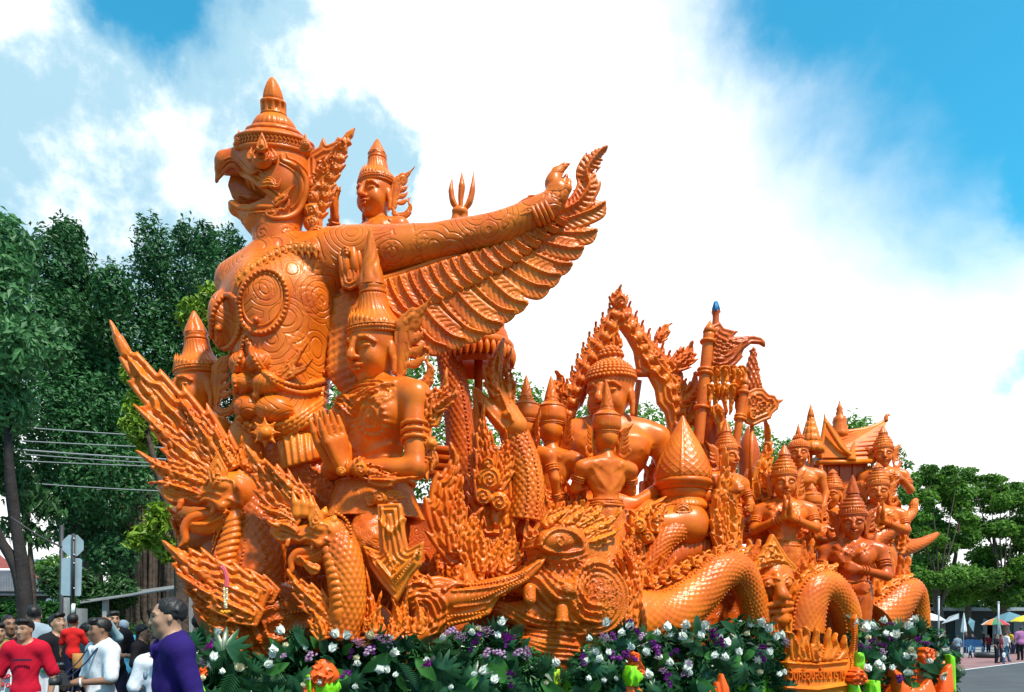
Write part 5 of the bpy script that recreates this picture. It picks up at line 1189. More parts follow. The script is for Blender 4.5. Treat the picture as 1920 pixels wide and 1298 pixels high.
figure('attendant_statue', 'kneeling attendant statue low in front of the standing robed statue', 1522, 962, .9, 40, -20, 0, 0, -20, PRAY, 2, 0, .3, 'long', group='crowned wax statues')
# ================================================================== serpents, the great sea-monster head, coils, prow
def scales(pitch, amp, nr, belly=None, bands=None):
    """overlapping scales for a swept body: rows along arc, nr scales round"""
    def f(s, th, arc):
        q = arc / (pitch * 2.1); a = th / (2 * math.pi) * nr
        u, v = (a + q), (a - q); u = u - np.floor(u); v = v - np.floor(v)
        e = np.minimum(np.minimum(u, 1 - u), np.minimum(v, 1 - v))
        d = amp * (1.15 * np.clip(e * 3.4, 0, 1) - .55 + .55 * (u + (1 - v)) * .5)
        if belly is not None:
            c = np.cos(th - belly); b = c > .72
            pl = amp * 1.3 * ((arc / (pitch * 1.8)) % 1.0) ** 1.5
            d = np.where(b, pl, d); d = np.where(np.abs(c - .70) < .05, amp * 2.4, d)
        return d
    return f
def body_part(name, fr, P, r, sc=(8, 2.2, 22), belly=None, parent=None, n=110, nr=96, wax_=None, flat=None, beads=None):
    """scaled serpent body along picture points (x, y, z) in px of the frame"""
    m = fr.m; C = crv([fr.pt(x, y, z * m) for x, y, z in P], n); rr = np.interp(np.linspace(0, 1, n), np.linspace(0, 1, len(r)), r) * m
    vf = [sweepvf(C, rr, nr, disp=scales(sc[0] * m, sc[1] * m, sc[2], belly), up=(0, 0, 1), flat=flat)]
    o = part(name, mesh(name, *join(vf)), wax_ or WAX, parent, fr.mat)
    if beads:
        for off in beads:
            T = np.gradient(C, axis=0); T /= np.linalg.norm(T, axis=1)[:, None]; Nn = np.stack([-T[:, 1], T[:, 0], 0 * T[:, 0]], 1)
            B = C + Nn * (rr * off)[:, None] + np.array([0, 0, 1]) * (rr * math.sqrt(max(0, 1 - off * off)) * 1.02)[:, None]
            part('bead_row', mesh('beads', *beadsvf(resample(B, 7.5 * m), 3.2 * m)), wax_ or WAX, o, fr.mat)['kind'] = 'stuff'
    return o
def crest(name, fr, flames, parent, t=9, lines=(8.5, 2.8), h=.0105, wax_=None, ribs=True):
    """fan of carved flame leaves: (spine, width, teeth, z)"""
    o = None; nm = name if 'flame' in name or name in ('ear', 'fin') else name + '_flame'
    for sp, w, tt, z in flames:
        S = Sculpt(fr, k=.012)
        S.flat(flame(sp, w, tt, .28, 56), z, t, lines=(max(lines[0], w * .17), max(lines[1], w * .042)), k=.012)
        C = crv([p[:2] for p in sp], 30); S.line(C[2:27], 2.4, 3.8, z=z, zmin=z)
        if ribs and w > 24:
            T = np.gradient(C, axis=0); T /= np.linalg.norm(T, axis=1)[:, None] + 1e-9
            for i in range(3, 24, 3):
                n_ = np.array([-T[i][1], T[i][0]]); q = w * (1 - i / 30)
                for sg in (1, -1): S.line([C[i] + n_ * sg * q * .12, C[i] + n_ * sg * q * .28 + T[i] * 5, C[i] + n_ * sg * q * .42 + T[i] * 13], 2.4, -2.8, z=z, zmin=z)
        o = part(nm, S.mesh(nm, h), wax_ or WAX, parent, fr.mat)
    return o
def serp_head(fr, X, Y, s, parent, name='head', wax_=None, h=.0095, flip=1):
    """head of a serpent in profile facing left, snout tip at about (X-95 s, Y), scale s"""
    q = lambda x, y: (X + flip * x * s, Y + y * s)
    p3 = lambda x, y, z: (*q(x, y), z * s)
    S = Sculpt(fr, k=.04)
    S.ell(p3(30, 0, 0), (46 * s, 40 * s, 40 * s)); S.cap(p3(20, -4, 0), p3(-70, 0, 0), 28 * s, 17 * s); S.cap(p3(-70, 0, 0), p3(-98, -10, 0), 17 * s, 6 * s)
    # rippled upper lip, gums, fangs, nostril
    up = [q(-104, -8), q(-92, 8), q(-74, 14), q(-56, 8), q(-38, 16), q(-18, 10), q(4, 18), q(24, 12), q(40, 20)]
    S.line(up, 5 * s, 7 * s, z=30 * s, n=40); S.line([(x, y + 11 * s) for x, y in up[1:]], 3.5 * s, 5 * s, z=28 * s, n=40); S.line([(x + 4 * s, y - 13 * s) for x, y in up[:7]], 3.5 * s, 4 * s, z=28 * s, n=40)
    S.ell(p3(-82, -12, 10), (12 * s, 9 * s, 14 * s), k=.02); S.spiral(q(-82, -12), 10 * s, 6 * s, 3 * s, z=24 * s)
    for x, y, L in ((-62, 16, 20), (-2, 20, 24)): S.tube([p3(x, y, 22), p3(x - 3, y + L * .5, 24), p3(x - 9, y + L, 22)], [6 * s, 4.5 * s, 1 * s], k=.012)
    S.tube([p3(28, 14, 30), p3(10, 22, 38), p3(-4, 14, 40)], [9 * s, 8 * s, 2 * s], k=.015)
    # eye under a leaf brow, beaded rim behind
    S.ell(p3(14, -12, 34), (14 * s, 10 * s, 10 * s), k=.01); S.line([q(-6, -10), q(8, -24), q(30, -22), q(36, -8)], 4 * s, 6 * s, z=36 * s, n=24)
    S.flat([q(-10, -14), q(-16, -40), q(4, -74), q(22, -40), q(18, -18)], 36 * s, 8 * s, lines=(7 * s, 2 * s), k=.01); S.spiral(q(4, -28), 10 * s, 5 * s, 3 * s, z=42 * s)
    for rr, w, a in ((44, 4, 5), (36, 2.5, 3)): S.line([q(36 + rr * math.cos(t) * .95, 0 + rr * math.sin(t)) for t in np.linspace(-1.5, 2.0, 24)], w * s, a * s, z=30 * s, zmin=-5)
    # lower jaw, curling tongue, beard
    S.tube([p3(40, 30, 0), p3(14, 48, 0), p3(-14, 62, 0), p3(-38, 60, 0), p3(-52, 48, 0)], [24 * s, 16 * s, 12 * s, 9 * s, 3 * s], n=12)
    S.line([q(34, 34), q(10, 44), q(-14, 54), q(-40, 54)], 4 * s, 5 * s, z=16 * s, n=20)
    S.tube([p3(10, 36, 4), p3(-22, 38, 6), p3(-44, 44, 8), p3(-56, 62, 8), p3(-54, 84, 8), p3(-66, 96, 8)], [8 * s, 9 * s, 8 * s, 7 * s, 6 * s, 2 * s], k=.012, n=18)
    hd = part(name, S.mesh(name, h), wax_ or WAX, parent, fr.mat)
    B = [fr.pt(*q(36 + 52 * math.cos(t) * .95, 52 * math.sin(t)), 20 * s * fr.m) for t in np.linspace(-1.3, 2.0, 22)]
    part('bead_row', mesh('beads', *beadsvf(B, 4.2 * s * fr.m, 8, 5)), wax_ or WAX, hd, fr.mat)['kind'] = 'stuff'
    return hd
def serpents():
    # ---- first serpent
    fr = Fr(400, 960, depth=8.25, yaw=8)
    g = thing('serpent_statue', 'foremost rearing serpent with the tallest flame crest and a curling tongue', 'statue', (fr.o[0], fr.o[1], 1.0), 'wax serpents on the float')
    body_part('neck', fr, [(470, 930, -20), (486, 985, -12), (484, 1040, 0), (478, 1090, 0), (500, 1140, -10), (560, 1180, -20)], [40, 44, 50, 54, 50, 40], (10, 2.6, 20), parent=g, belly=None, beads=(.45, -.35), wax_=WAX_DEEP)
    S = Sculpt(fr, k=.02)       # pale belly plates on the front of the neck
    S.tube([(440, 962, 22), (436, 1000, 30), (424, 1050, 34), (432, 1090, 32)], [13, 19, 22, 20], n=12)
    for i in range(9): S.line([(410 - i, 985 + i * 12), (430, 978 + i * 12), (452, 972 + i * 12)], 2.5, -3.5, z=48, zmin=0)
    part('belly', S.mesh('belly', .0095), WAX, g, fr.mat)
    hd = serp_head(fr, 405, 925, 1.06, g)
    crest('crest', fr, [([(440, 890), (370, 815), (300, 745), (238, 665), (205, 598)], 98, (7, 8), -2), ([(420, 900), (350, 850), (300, 805), (248, 756)], 62, (6, 4), 7), ([(430, 880), (395, 830), (360, 780), (336, 746)], 56, (5, 5), 12),
        ([(400, 915), (350, 895), (300, 875), (253, 843)], 58, (5, 4), 16), ([(380, 930), (340, 915), (300, 905), (275, 908)], 26, (3, 2), 20), ([(440, 880), (420, 845), (402, 800)], 40, (4, 4), 20), ([(462, 890), (452, 850), (455, 815)], 34, (3, 3), 10), ([(480, 900), (482, 868), (492, 846)], 30, (3, 3), 6)], hd)
    crest('beard', fr, [([(420, 985), (405, 1015), (396, 1040)], 26, (3, 2), 10), ([(440, 990), (420, 1030), (402, 1060)], 28, (3, 3), 4)], hd)
    # ---- the head just behind it, mostly hidden
    fr0 = Fr(340, 1000, depth=8.7, yaw=8)
    g0 = thing('serpent_statue', 'half hidden serpent head low behind the foremost one, only crest and jaw showing', 'statue', (fr0.o[0], fr0.o[1], 1.0), 'wax serpents on the float')
    crest('crest', fr0, [([(400, 1030), (360, 1000), (330, 970), (312, 948)], 44, (5, 3), 0), ([(410, 1050), (370, 1035), (340, 1010), (318, 968)], 40, (4, 4), 6), ([(400, 1060), (365, 1045), (345, 1040), (325, 1020)], 26, (3, 2), 10)], g0, wax_=WAX)
    S = Sculpt(fr0, k=.04); S.cap((410, 1000, 0), (350, 1020, 0), 34, 16); S.cap((415, 1040, 0), (430, 1110, 0), 36, 40); part('head', S.mesh('head', .014), WAX_DEEP, g0, fr0.mat)
    # ---- second serpent, nearer the street
    fr2 = Fr(580, 1040, depth=7.95, yaw=10)
    g2 = thing('serpent_statue', 'second serpent with open fanged mouth and row of stubby spikes, below the kneeling figure', 'statue', (fr2.o[0], fr2.o[1], 1.0), 'wax serpents on the float')
    body_part('neck', fr2, [(622, 1000, -10), (640, 1040, 0), (650, 1090, 4), (650, 1140, 0), (640, 1190, -10)], [34, 36, 34, 34, 36], (9, 2.4, 18), parent=g2, beads=(-.62,))
    S = Sculpt(fr2, k=.02); S.tube([(612, 1030, 22), (626, 1075, 26), (634, 1120, 26), (634, 1160, 24)], [9, 13, 13, 10], n=12)
    for i in range(9): S.line([(604 + i * 2, 1040 + i * 13), (622 + i * 2, 1036 + i * 13), (640 + i * 2, 1034 + i * 13)], 2.5, -3, z=34, zmin=0)
    part('belly', S.mesh('belly', .0095), WAX, g2, fr2.mat)
    hd2 = serp_head(fr2, 590, 1002, .80, g2)
    crest('crest', fr2, [([(580, 980), (530, 930), (490, 880), (458, 832)], 84, (7, 6), -4), ([(560, 985), (530, 965), (505, 958), (483, 945)], 40, (4, 4), 12), ([(560, 1000), (535, 985), (515, 985), (500, 975)], 24, (3, 2), 16), ([(590, 970), (560, 930), (520, 890), (496, 862)], 40, (5, 4), 8)], hd2)
    S = Sculpt(fr2, k=.02)
    for x, y, x2, y2 in ((556, 965, 549, 922), (570, 964, 566, 928), (585, 966, 582, 934), (600, 972, 611, 952), (620, 985, 628, 966)): S.tube([(x, y, 14), ((x + x2) / 2 + 2, (y + y2) / 2, 16), (x2, y2, 14)], [9, 7, 3])
    part('spike_row', S.mesh('spikes', .009), WAX_HI, hd2, fr2.mat)
    crest('beard', fr2, [([(620, 1160), (590, 1130), (555, 1095), (537, 1064)], 54, (6, 5), 8), ([(610, 1200), (600, 1170), (590, 1150), (577, 1143)], 44, (5, 4), 14), ([(650, 1190), (630, 1180), (606, 1160)], 40, (3, 4), 10), ([(600, 1070), (580, 1062), (560, 1040)], 24, (3, 3), 14)], g2)
    crest('ground_flame', fr2, [([(705, 1195), (700, 1165), (716, 1132)], 40, (4, 4), 14), ([(730, 1200), (735, 1180), (728, 1160)], 30, (3, 3), 10), ([(670, 1205), (690, 1190), (700, 1170)], 30, (3, 3), 6)], g2)
    # ---- prow with its flame layers
    fp = Fr(450, 1150, depth=8.2, yaw=10)
    gp = thing('prow', 'curved dark prow of the float with layered flame leaves and beaded lotus scroll', 'float', (fp.o[0], fp.o[1], 1.0))
    S = Sculpt(fp, k=.05)
    S.tube([(420, 1095, 0), (425, 1140, 0), (450, 1190, 0), (478, 1222, 0)], [45, 56, 46, 26], n=14); S.tube([(478, 1230, 0), (540, 1200, -4), (610, 1180, -8), (700, 1170, -8)], [22, 42, 46, 40], n=12); S.ell((505, 1150, 0), (80, 62, 50))
    for r_, w, a in ((58, 3.5, 5), (48, 2.5, 3), (20, 3, 4)): S.line([(512 + r_ * math.cos(t), 1143 + r_ * .8 * math.sin(t)) for t in np.linspace(2.6, 6.4, 26)], w, a, z=50)
    for sp, w in (([(470, 1140), (490, 1118), (520, 1112), (545, 1130)], 26), ([(480, 1158), (505, 1140), (530, 1140), (548, 1150)], 20), ([(500, 1170), (525, 1160), (545, 1168)], 14)): S.stamp(flame(sp, w, (2, 2)), 8, 5, (6, 2), z=52)
    S.ell((462, 1170, 48), (11, 11, 9), k=.01); S.spiral((462, 1170), 10, 6, 3, z=56); S.spiral((438, 1128), 14, 7, 4, z=50)
    for i in range(8): S.line([(385 + i * 13, 1110), (398 + i * 13, 1160), (425 + i * 12, 1205), (468 + i * 8, 1240)], 3.2, 4.5 if i % 2 else -4, z=50, n=30)
    for i in range(7): S.spiral((540 + i * 22, 1192 - i * 4), 12, 7, 5, (-1) ** i, z=40)
    S.stamp(flame([(470, 1205), (500, 1196), (530, 1200), (560, 1190)], 24, (3, 3)), 7, 4, (7, 2), z=40)
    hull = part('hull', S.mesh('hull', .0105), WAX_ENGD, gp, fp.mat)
    fl = []
    for x0, y0, x1, y1, w, z in ((425, 1098, 303, 1012, 74, 30), (430, 1130, 328, 1070, 54, 40), (440, 1150, 343, 1102, 60, 48), (440, 1172, 362, 1135, 42, 52), (450, 1188, 374, 1153, 40, 54), (450, 1205, 392, 1180, 34, 50), (440, 1085, 372, 1040, 36, 22), (455, 1222, 410, 1204, 28, 46), (500, 1120, 450, 1090, 40, 52), (470, 1240, 440, 1226, 22, 34)):
        fl.append(([(x0, y0), (x0 * .62 + x1 * .38, y0 * .6 + y1 * .4 + 8), (x0 * .28 + x1 * .72, y0 * .28 + y1 * .72 + 9), (x1, y1)], w, (5, 3), z))
    fl += [([(500, 1130), (430, 1100), (365, 1066), (303, 1012)], 84, (6, 4), 60), ([(490, 1160), (430, 1132), (380, 1106), (328, 1072)], 60, (5, 4), 66), ([(520, 1120), (470, 1095), (420, 1080), (380, 1046)], 50, (5, 4), 54)]
    crest('flame_layer', fp, fl, hull, t=9)
    B = [(470 + 62 * math.cos(t), 1146 + 54 * math.sin(t)) for t in np.linspace(3.3, 6.9, 32)]
    part('bead_row', mesh('b', *join([beads_px(fp, B, 3.2, 46), beads_px(fp, [(540, 1150), (600, 1140), (660, 1120)], 3, 44), beads_px(fp, [(520, 1182), (570, 1178), (620, 1165)], 3, 46)])), WAX, hull, fp.mat)['kind'] = 'stuff'
    # ---- long beaked barge ornament lying along the side
    fb = Fr(860, 1120, v=-.05, yaw=20)
    gb = thing('beaked_barge_ornament', 'long pointed snout-shaped ornament with beaded bands lying above the flowers', 'ornament', (fb.o[0], fb.o[1], 1.0))
    S = Sculpt(fb, k=.02)
    out = [(1024, 1042), (1004, 1060), (985, 1072), (960, 1081), (920, 1086), (895, 1090), (884, 1076), (878, 1047), (866, 1068), (846, 1086), (820, 1080), (800, 1083), (780, 1090), (760, 1102), (752, 1125), (770, 1140), (792, 1180), (772, 1198), (820, 1192), (848, 1174), (880, 1166), (916, 1153), (928, 1130), (937, 1117), (970, 1100), (994, 1084), (1012, 1064)]
    S.flat(out, 0, 22, edge=22, lines=(13, 2.0), k=0)
    S.tube([(1020, 1046, 0), (985, 1078, 4), (940, 1098, 8), (890, 1112, 10), (840, 1122, 10)], [4, 10, 16, 20, 22], n=14, k=.03)
    for r_ in (46, 36, 26): S.line([(790 + r_ * math.cos(t), 1150 + r_ * math.sin(t)) for t in np.linspace(-2.2, 1.9, 30)], 3.4, 5, z=22)
    S.spiral((785, 1150), 22, 9, 6, z=22); S.line([(1015, 1052), (960, 1090), (900, 1104), (845, 1108)], 3, 5, z=22, n=30); S.line([(990, 1086), (935, 1116), (915, 1130), (850, 1140)], 3, 4, z=22, n=30)
    for x in range(850, 960, 11): S.line([(x, 1096 - (x - 850) * .1), (x + 6, 1106 - (x - 850) * .1), (x + 2, 1116 - (x - 850) * .1)], 2.5, -3.5, z=22)
    S.ell((978, 1080, 16), (6, 6, 6), k=.01)
    S.tube([(792, 1186, 6), (770, 1200, 8), (742, 1196, 8), (735, 1180, 8)], [14, 12, 9, 4], n=10)
    snout = part('snout', S.mesh('snout', .0105), WAX, gb, fb.mat)
    part('bead_row', mesh('b', *join([beads_px(fb, [(990, 1084), (950, 1100), (900, 1122), (850, 1128)], 2.8, 27), beads_px(fb, [(985, 1072), (940, 1088), (890, 1096), (850, 1096)], 2.8, 25), beads_px(fb, [(912, 1148), (880, 1152), (840, 1156)], 3, 24), beads_px(fb, [(840, 1170), (870, 1164), (900, 1158)], 3, 22)])), WAX_HI, snout, fb.mat)['kind'] = 'stuff'
    crest('crest', fb, [([(868, 1095), (868, 1075), (878, 1046)], 34, (4, 4), 10), ([(810, 1105), (790, 1092), (770, 1096), (757, 1104)], 34, (4, 3), 14), ([(830, 1110), (850, 1096), (880, 1098)], 20, (3, 3), 22)], gb)
    # ---- upright serpent with its mouth open to the sky
    f3 = Fr(940, 850, v=.55, yaw=10)
    g3 = thing('serpent_statue', 'upright serpent with mouth gaping at the sky beside the tiered parasol', 'statue', (f3.o[0], f3.o[1], 1.0), 'wax serpents on the float')
    body_part('neck', f3, [(948, 770, -14), (966, 820, -12), (982, 870, -10), (988, 920, -10), (982, 975, -14)], [22, 27, 30, 32, 34], (8, 2.4, 16), parent=g3, beads=(-.1, .5))
    S = Sculpt(f3, k=.03); S.cap((966, 800, 0), (940, 752, 0), 24, 18); S.tube([(940, 752, 0), (926, 715, 0), (930, 680, 0), (944, 636, 0)], [18, 15, 12, 3], n=12); S.tube([(950, 800, 0), (925, 775, 0), (905, 752, 0), (890, 728, 0)], [18, 13, 11, 3], n=10); S.ell((950, 778, 18), (9, 7, 8), k=.01)
    S.line([(960, 790), (944, 752), (932, 720), (938, 680)], 3, 4, z=18); S.line([(944, 804), (922, 778), (902, 752)], 3, 4, z=18)
    hd3 = part('head', S.mesh('head', .011), WAX, g3, f3.mat)
    crest('crest', f3, [([(935, 745), (922, 700), (930, 665), (945, 634)], 34, (3, 5), 14), ([(955, 770), (952, 720), (950, 690), (960, 650)], 30, (3, 5), 6), ([(925, 1020), (925, 940), (905, 840), (888, 725)], 92, (6, 8), -2), ([(905, 940), (912, 860), (905, 800), (908, 745)], 46, (5, 5), 10), ([(930, 920), (946, 870), (950, 830), (945, 800)], 40, (4, 4), 8)], hd3)
    S = Sculpt(f3, k=.02)
    for x, y, r_ in ((918, 898, 22), (906, 930, 16), (936, 940, 18), (915, 870, 12)): S.ell((x, y, 16), (r_, r_, 10)); S.spiral((x, y), r_, 8, 5, z=26)
    part('scroll', S.mesh('scroll', .010), WAX_HI, hd3, f3.mat)
    # ---- free flames between kneeling figure and serpent
    f4_ = Fr(860, 960, v=.15, yaw=18)
    for lab, fl in (('broad flame ornament standing right of the kneeling statue with a hooked tip', [([(866, 1055), (838, 985), (834, 920), (852, 870), (843, 828)], 74, (6, 5), 0), ([(850, 1040), (858, 980), (862, 930), (868, 890)], 36, (4, 4), 10)]),
                    ('curling pair of flames at the foot of the gaping serpent', [([(888, 1068), (880, 1020), (890, 975), (906, 950)], 46, (5, 4), 14), ([(900, 1075), (905, 1030), (900, 1000), (905, 972)], 30, (4, 4), 22), ([(915, 1075), (925, 1040), (940, 1010), (938, 985)], 30, (4, 3), 18), ([(940, 1075), (955, 1045), (962, 1010), (960, 978)], 34, (5, 4), 10)])):
        gf = thing('flame_ornament', lab, 'ornament', (f4_.o[0], f4_.o[1], 1.4), 'free flame ornaments')
        crest('flame', f4_, fl, gf, t=12, wax_=WAX)
    # cloth pendant hanging from the kneeling figure, stepped and pointed
    fc = Fr(740, 1030, depth=8.15, yaw=-12)
    gc = thing('cloth_pendant', 'ornate hanging cloth panel with swallow-tail point below the kneeling statue', 'pendant', (fc.o[0], fc.o[1], 1.8))
    S = Sculpt(fc, k=.01)
    S.flat([(708, 946), (752, 944), (760, 1000), (766, 1030), (796, 1014), (790, 1060), (770, 1082), (745, 1130), (712, 1090), (694, 1064), (680, 1022), (712, 1034)], 0, 9, lines=(10, 2.6), k=0)
    S.line([(712, 975), (734, 1000), (756, 972)], 4, 5, z=8); S.line([(694, 1040), (738, 1084), (784, 1040)], 4, 5, z=8); S.line([(702, 1056), (740, 1098), (778, 1056)], 3, 4, z=8); S.line([(714, 950), (722, 1030), (740, 1070)], 2.5, 3, z=8); S.line([(750, 950), (754, 1030), (740, 1070)], 2.5, 3, z=8)
    part('cloth', S.mesh('cloth', .0095), WAX_HI, gc, fc.mat)
    part('bead_row', mesh('b', *join([beads_px(fc, [(690, 1030), (715, 1062), (742, 1090)], 2.6, 11), beads_px(fc, [(788, 1030), (765, 1062), (742, 1090)], 2.6, 11)])), WAX_HI, gc, fc.mat)['kind'] = 'stuff'
serpents()
def monster():
    fr = Fr(1100, 1080, v=.05, yaw=24); m = fr.m
    g = thing('sea_monster_statue', 'great sea monster with almond eye, rippling lips and a scaled humped body', 'statue', (fr.o[0], fr.o[1], 1.0))
    S = Sculpt(fr, k=.06)
    S.ell((1090, 1070, -10), (105, 110, 50)); S.ell((1060, 1030, 6), (70, 62, 44)); S.ell((1128, 1125, 10), (58, 72, 46)); S.cap((1060, 1110, 6), (985, 1090, 6), 46, 26); S.cap((1060, 1150, 0), (945, 1146, 0), 36, 14); S.cap((1080, 1190, -8), (1000, 1210, -8), 34, 26); S.cap((1120, 1200, -20), (1040, 1240, -20), 50, 40)
    # eye
    S.ell((1047, 1014, 46), (36, 18, 16), rot=(0, 0, 8), k=.02); S.spiral((1050, 1016), 13, 9, 4, z=62)
    for dy, w, a in ((-4, 4, 8), (-14, 4, 7), (-23, 3, 5)): S.line([(1008, 1028 + dy), (1026, 1003 + dy), (1052, 997 + dy), (1078, 1010 + dy), (1092, 1030 + dy)], w, a, z=48, n=30)
    S.line([(1008, 1024), (1030, 1036), (1060, 1038), (1092, 1032)], 4, 7, z=48, n=30); S.line([(1012, 1034), (1036, 1048), (1066, 1050), (1100, 1040)], 3, 4, z=48, n=30)
    # feathers below the eye
    for j in range(4):
        for i in range(9 - j):
            x = 1010 + i * 13 + j * 8; y = 1052 + j * 14 + i * 1.0; S.line([(x - 6, y - 7), (x, y + 5), (x + 6, y - 7)], 2.4, 3.4, z=46)
    # lips
    L = [(998, 1078), (1012, 1084), (1028, 1104), (1046, 1122), (1066, 1124), (1078, 1142), (1096, 1160), (1116, 1166)]
    for k_, (dx, dy, w, a) in enumerate(((0, 0, 6, 13), (4, -15, 5, 9), (8, -29, 4, 7), (-3, 16, 4.5, 9), (-6, 27, 3.5, 6))): S.line([(x + dx, y + dy) for x, y in L], w, a, z=50, n=50)
    S.ell((1062, 1106, 50), (13, 10, 12), k=.02); S.spiral((1062, 1106), 11, 6, 3, z=60)
    # tusks and lower jaw
    for (x, y, L_) in ((992, 1106, 38), (1053, 1140, 38)): S.tube([(x, y, 40), (x + 1, y + L_ * .5, 46), (x - 2, y + L_, 40)], [12, 11, 3], k=.01)
    LJ = [(938, 1142), (965, 1158), (992, 1174), (1020, 1182), (1050, 1184), (1078, 1188)]
    for dy, w, a in ((0, 4, 8), (-9, 3, 6), (-18, 3, 5), (10, 3, 6), (24, 4, 8), (34, 3.5, 7), (44, 3.5, 7), (54, 3, 6)): S.line([(x + abs(dy) * .4, y + dy) for x, y in LJ], w, a, z=36, n=40)
    for i in range(10): x = 955 + i * 11; y = 1150 + i * 3.3 - 12; S.line([(x, y), (x - 2, y + 9)], 2, -3, z=36)
    # gill disc and swirls
    for rx, ry, w, a in ((52, 68, 5, 9), (42, 57, 3.5, 6), (33, 46, 3, 4)): S.line([(1124 + rx * math.cos(t), 1122 + ry * math.sin(t)) for t in np.linspace(-3.0, 1.9, 40)], w, a, z=54)
    for j in range(5):
        for i in range(4): S.spiral((1103 + i * 14 + (j % 2) * 6, 1092 + j * 15), 8, 6, 3.5, (-1) ** i, z=56)
    for x, y, r_, t in ((1088, 1060, 10, 1), (1158, 1060, 14, -1), (1085, 1140, 12, 1), (1010, 1062, 8, -1)): S.spiral((x, y), r_, 7, 4, t, z=50)
    hd = part('head', S.mesh('head', .0115), WAX_ENGF, g, fr.mat)
    crest('ear', fr, [([(1000, 1010), (992, 995), (988, 972)], 26, (0, 0), 46)], hd, t=10)
    crest('brow_flame', fr, [([(1020, 990), (1040, 972), (1062, 958), (1070, 945)], 34, (4, 3), 34), ([(1050, 988), (1080, 968), (1092, 952), (1092, 935)], 34, (4, 4), 38), ([(1070, 992), (1102, 975), (1125, 955), (1130, 938)], 38, (5, 4), 34), ([(1085, 1005), (1120, 990), (1148, 975), (1165, 950)], 36, (5, 4), 36), ([(1095, 1020), (1125, 1010), (1150, 1000), (1166, 985)], 30, (4, 4), 40)], hd, t=11, wax_=WAX_HI)
    crest('neck_flame', fr, [([(1170, 1190), (1176, 1130), (1172, 1080), (1155, 1035)], 30, (5, 5), 44), ([(1186, 1180), (1190, 1120), (1186, 1080), (1172, 1030)], 26, (5, 4), 34), ([(1195, 1110), (1190, 1070), (1200, 1040), (1190, 1020)], 28, (4, 4), 24), ([(1180, 1060), (1174, 1030), (1182, 1008), (1172, 980)], 34, (4, 4), 20), ([(1215, 1100), (1210, 1080), (1220, 1060)], 26, (3, 3), 18)], hd, t=11)
    # humped body with carved scales
    body_part('hump', fr, [(1180, 1165, -10), (1245, 1158, -4), (1300, 1118, 0), (1342, 1078, 2), (1378, 1068, 0), (1402, 1098, -4), (1414, 1140, -10), (1420, 1190, -20)], [66, 56, 46, 40, 34, 30, 29, 30], (9, 1.9, 26), parent=g, beads=(.93, -.80), n=170)
    crest('hump_crest', fr, [([(1200 + i * 21, 1112 - i * 9 - (i > 4) * 2), (1208 + i * 21, 1098 - i * 9.5), (1222 + i * 21, 1086 - i * 9.5)], 30, (3, 3), 4 + (i % 2) * 5) for i in range(9)] + [([(1385, 1040), (1400, 1034), (1412, 1020)], 26, (3, 3), 4)], g, t=9, wax_=WAX_HI)
    # the upper coil behind
    f2 = Fr(1280, 1000, v=.75, yaw=24)
    body_part('coil', f2, [(1208, 1075, 0), (1226, 1040, 4), (1248, 1008, 6), (1290, 988, 6), (1345, 985, 0), (1375, 990, -10)], [22, 24, 24, 22, 20, 18], (7, 1.6, 20), parent=g, beads=(-.75,))
    S = Sculpt(f2, k=.03); S.tube([(1215, 1085, -12), (1250, 1050, -10), (1300, 1028, -10), (1350, 1018, -14)], [26, 30, 28, 22], n=12)
    for i in range(14): S.line([(1218 + i * 9, 1090 - i * 4), (1226 + i * 9, 1010 - i * 2)], 2.2, -3, z=18)
    part('coil_belly', S.mesh('cb', .013), WAX_DEEP, g, f2.mat)
    crest('coil_flame', f2, [([(1200, 1050), (1185, 1010), (1190, 980), (1180, 955)], 36, (4, 4), 12), ([(1215, 1020), (1200, 985), (1215, 955), (1250, 930)], 40, (4, 5), 16), ([(1225, 1000), (1230, 970), (1245, 950), (1262, 944)], 28, (3, 4), 20), ([(1195, 1070), (1185, 1050), (1195, 1030)], 30, (3, 3), 20), ([(1340, 975), (1345, 955), (1338, 930)], 24, (3, 3), 10)], g, t=10, wax_=WAX_HI)
    S = Sculpt(f2, k=.02)
    for x, y, r_ in ((1200, 985, 14), (1180, 1000, 11), (1215, 1008, 11), (1232, 972, 9)): S.ell((x, y, 24), (r_, r_, 8)); S.spiral((x, y), r_, 7, 4, z=32)
    part('scroll', S.mesh('scroll', .011), WAX_HI, g, f2.mat)
    # pillar of flames beside the lotus bud
    f5 = Fr(1355, 940, v=.5, yaw=20)
    gp = thing('flame_pillar', 'tall narrow pillar of stacked flames right of the big lotus bud', 'ornament', (f5.o[0], f5.o[1], 2.0), 'free flame ornaments')
    crest('flame', f5, [([(1356, 1030), (1352, 960), (1360, 890), (1358, 836)], 40, (8, 8), 0), ([(1350, 1030), (1345, 990), (1340, 960), (1338, 925)], 26, (4, 4), 8), ([(1370, 1030), (1374, 980), (1368, 930), (1374, 890)], 26, (5, 5), 6)], gp, t=11, wax_=WAX_HI)
    f6 = Fr(1432, 850, v=1.0, yaw=15)
    gp = thing('flame_pillar', 'tall curling pillar of flames under the fan-shaped standard', 'ornament', (f6.o[0], f6.o[1], 2.0), 'free flame ornaments')
    crest('flame', f6, [([(1436, 960), (1426, 900), (1440, 840), (1434, 782)], 34, (7, 7), 0), ([(1420, 940), (1415, 900), (1424, 860)], 24, (4, 4), 6), ([(1450, 990), (1446, 940), (1450, 890)], 26, (5, 5), 8)], gp, t=11, wax_=WAX_HI)
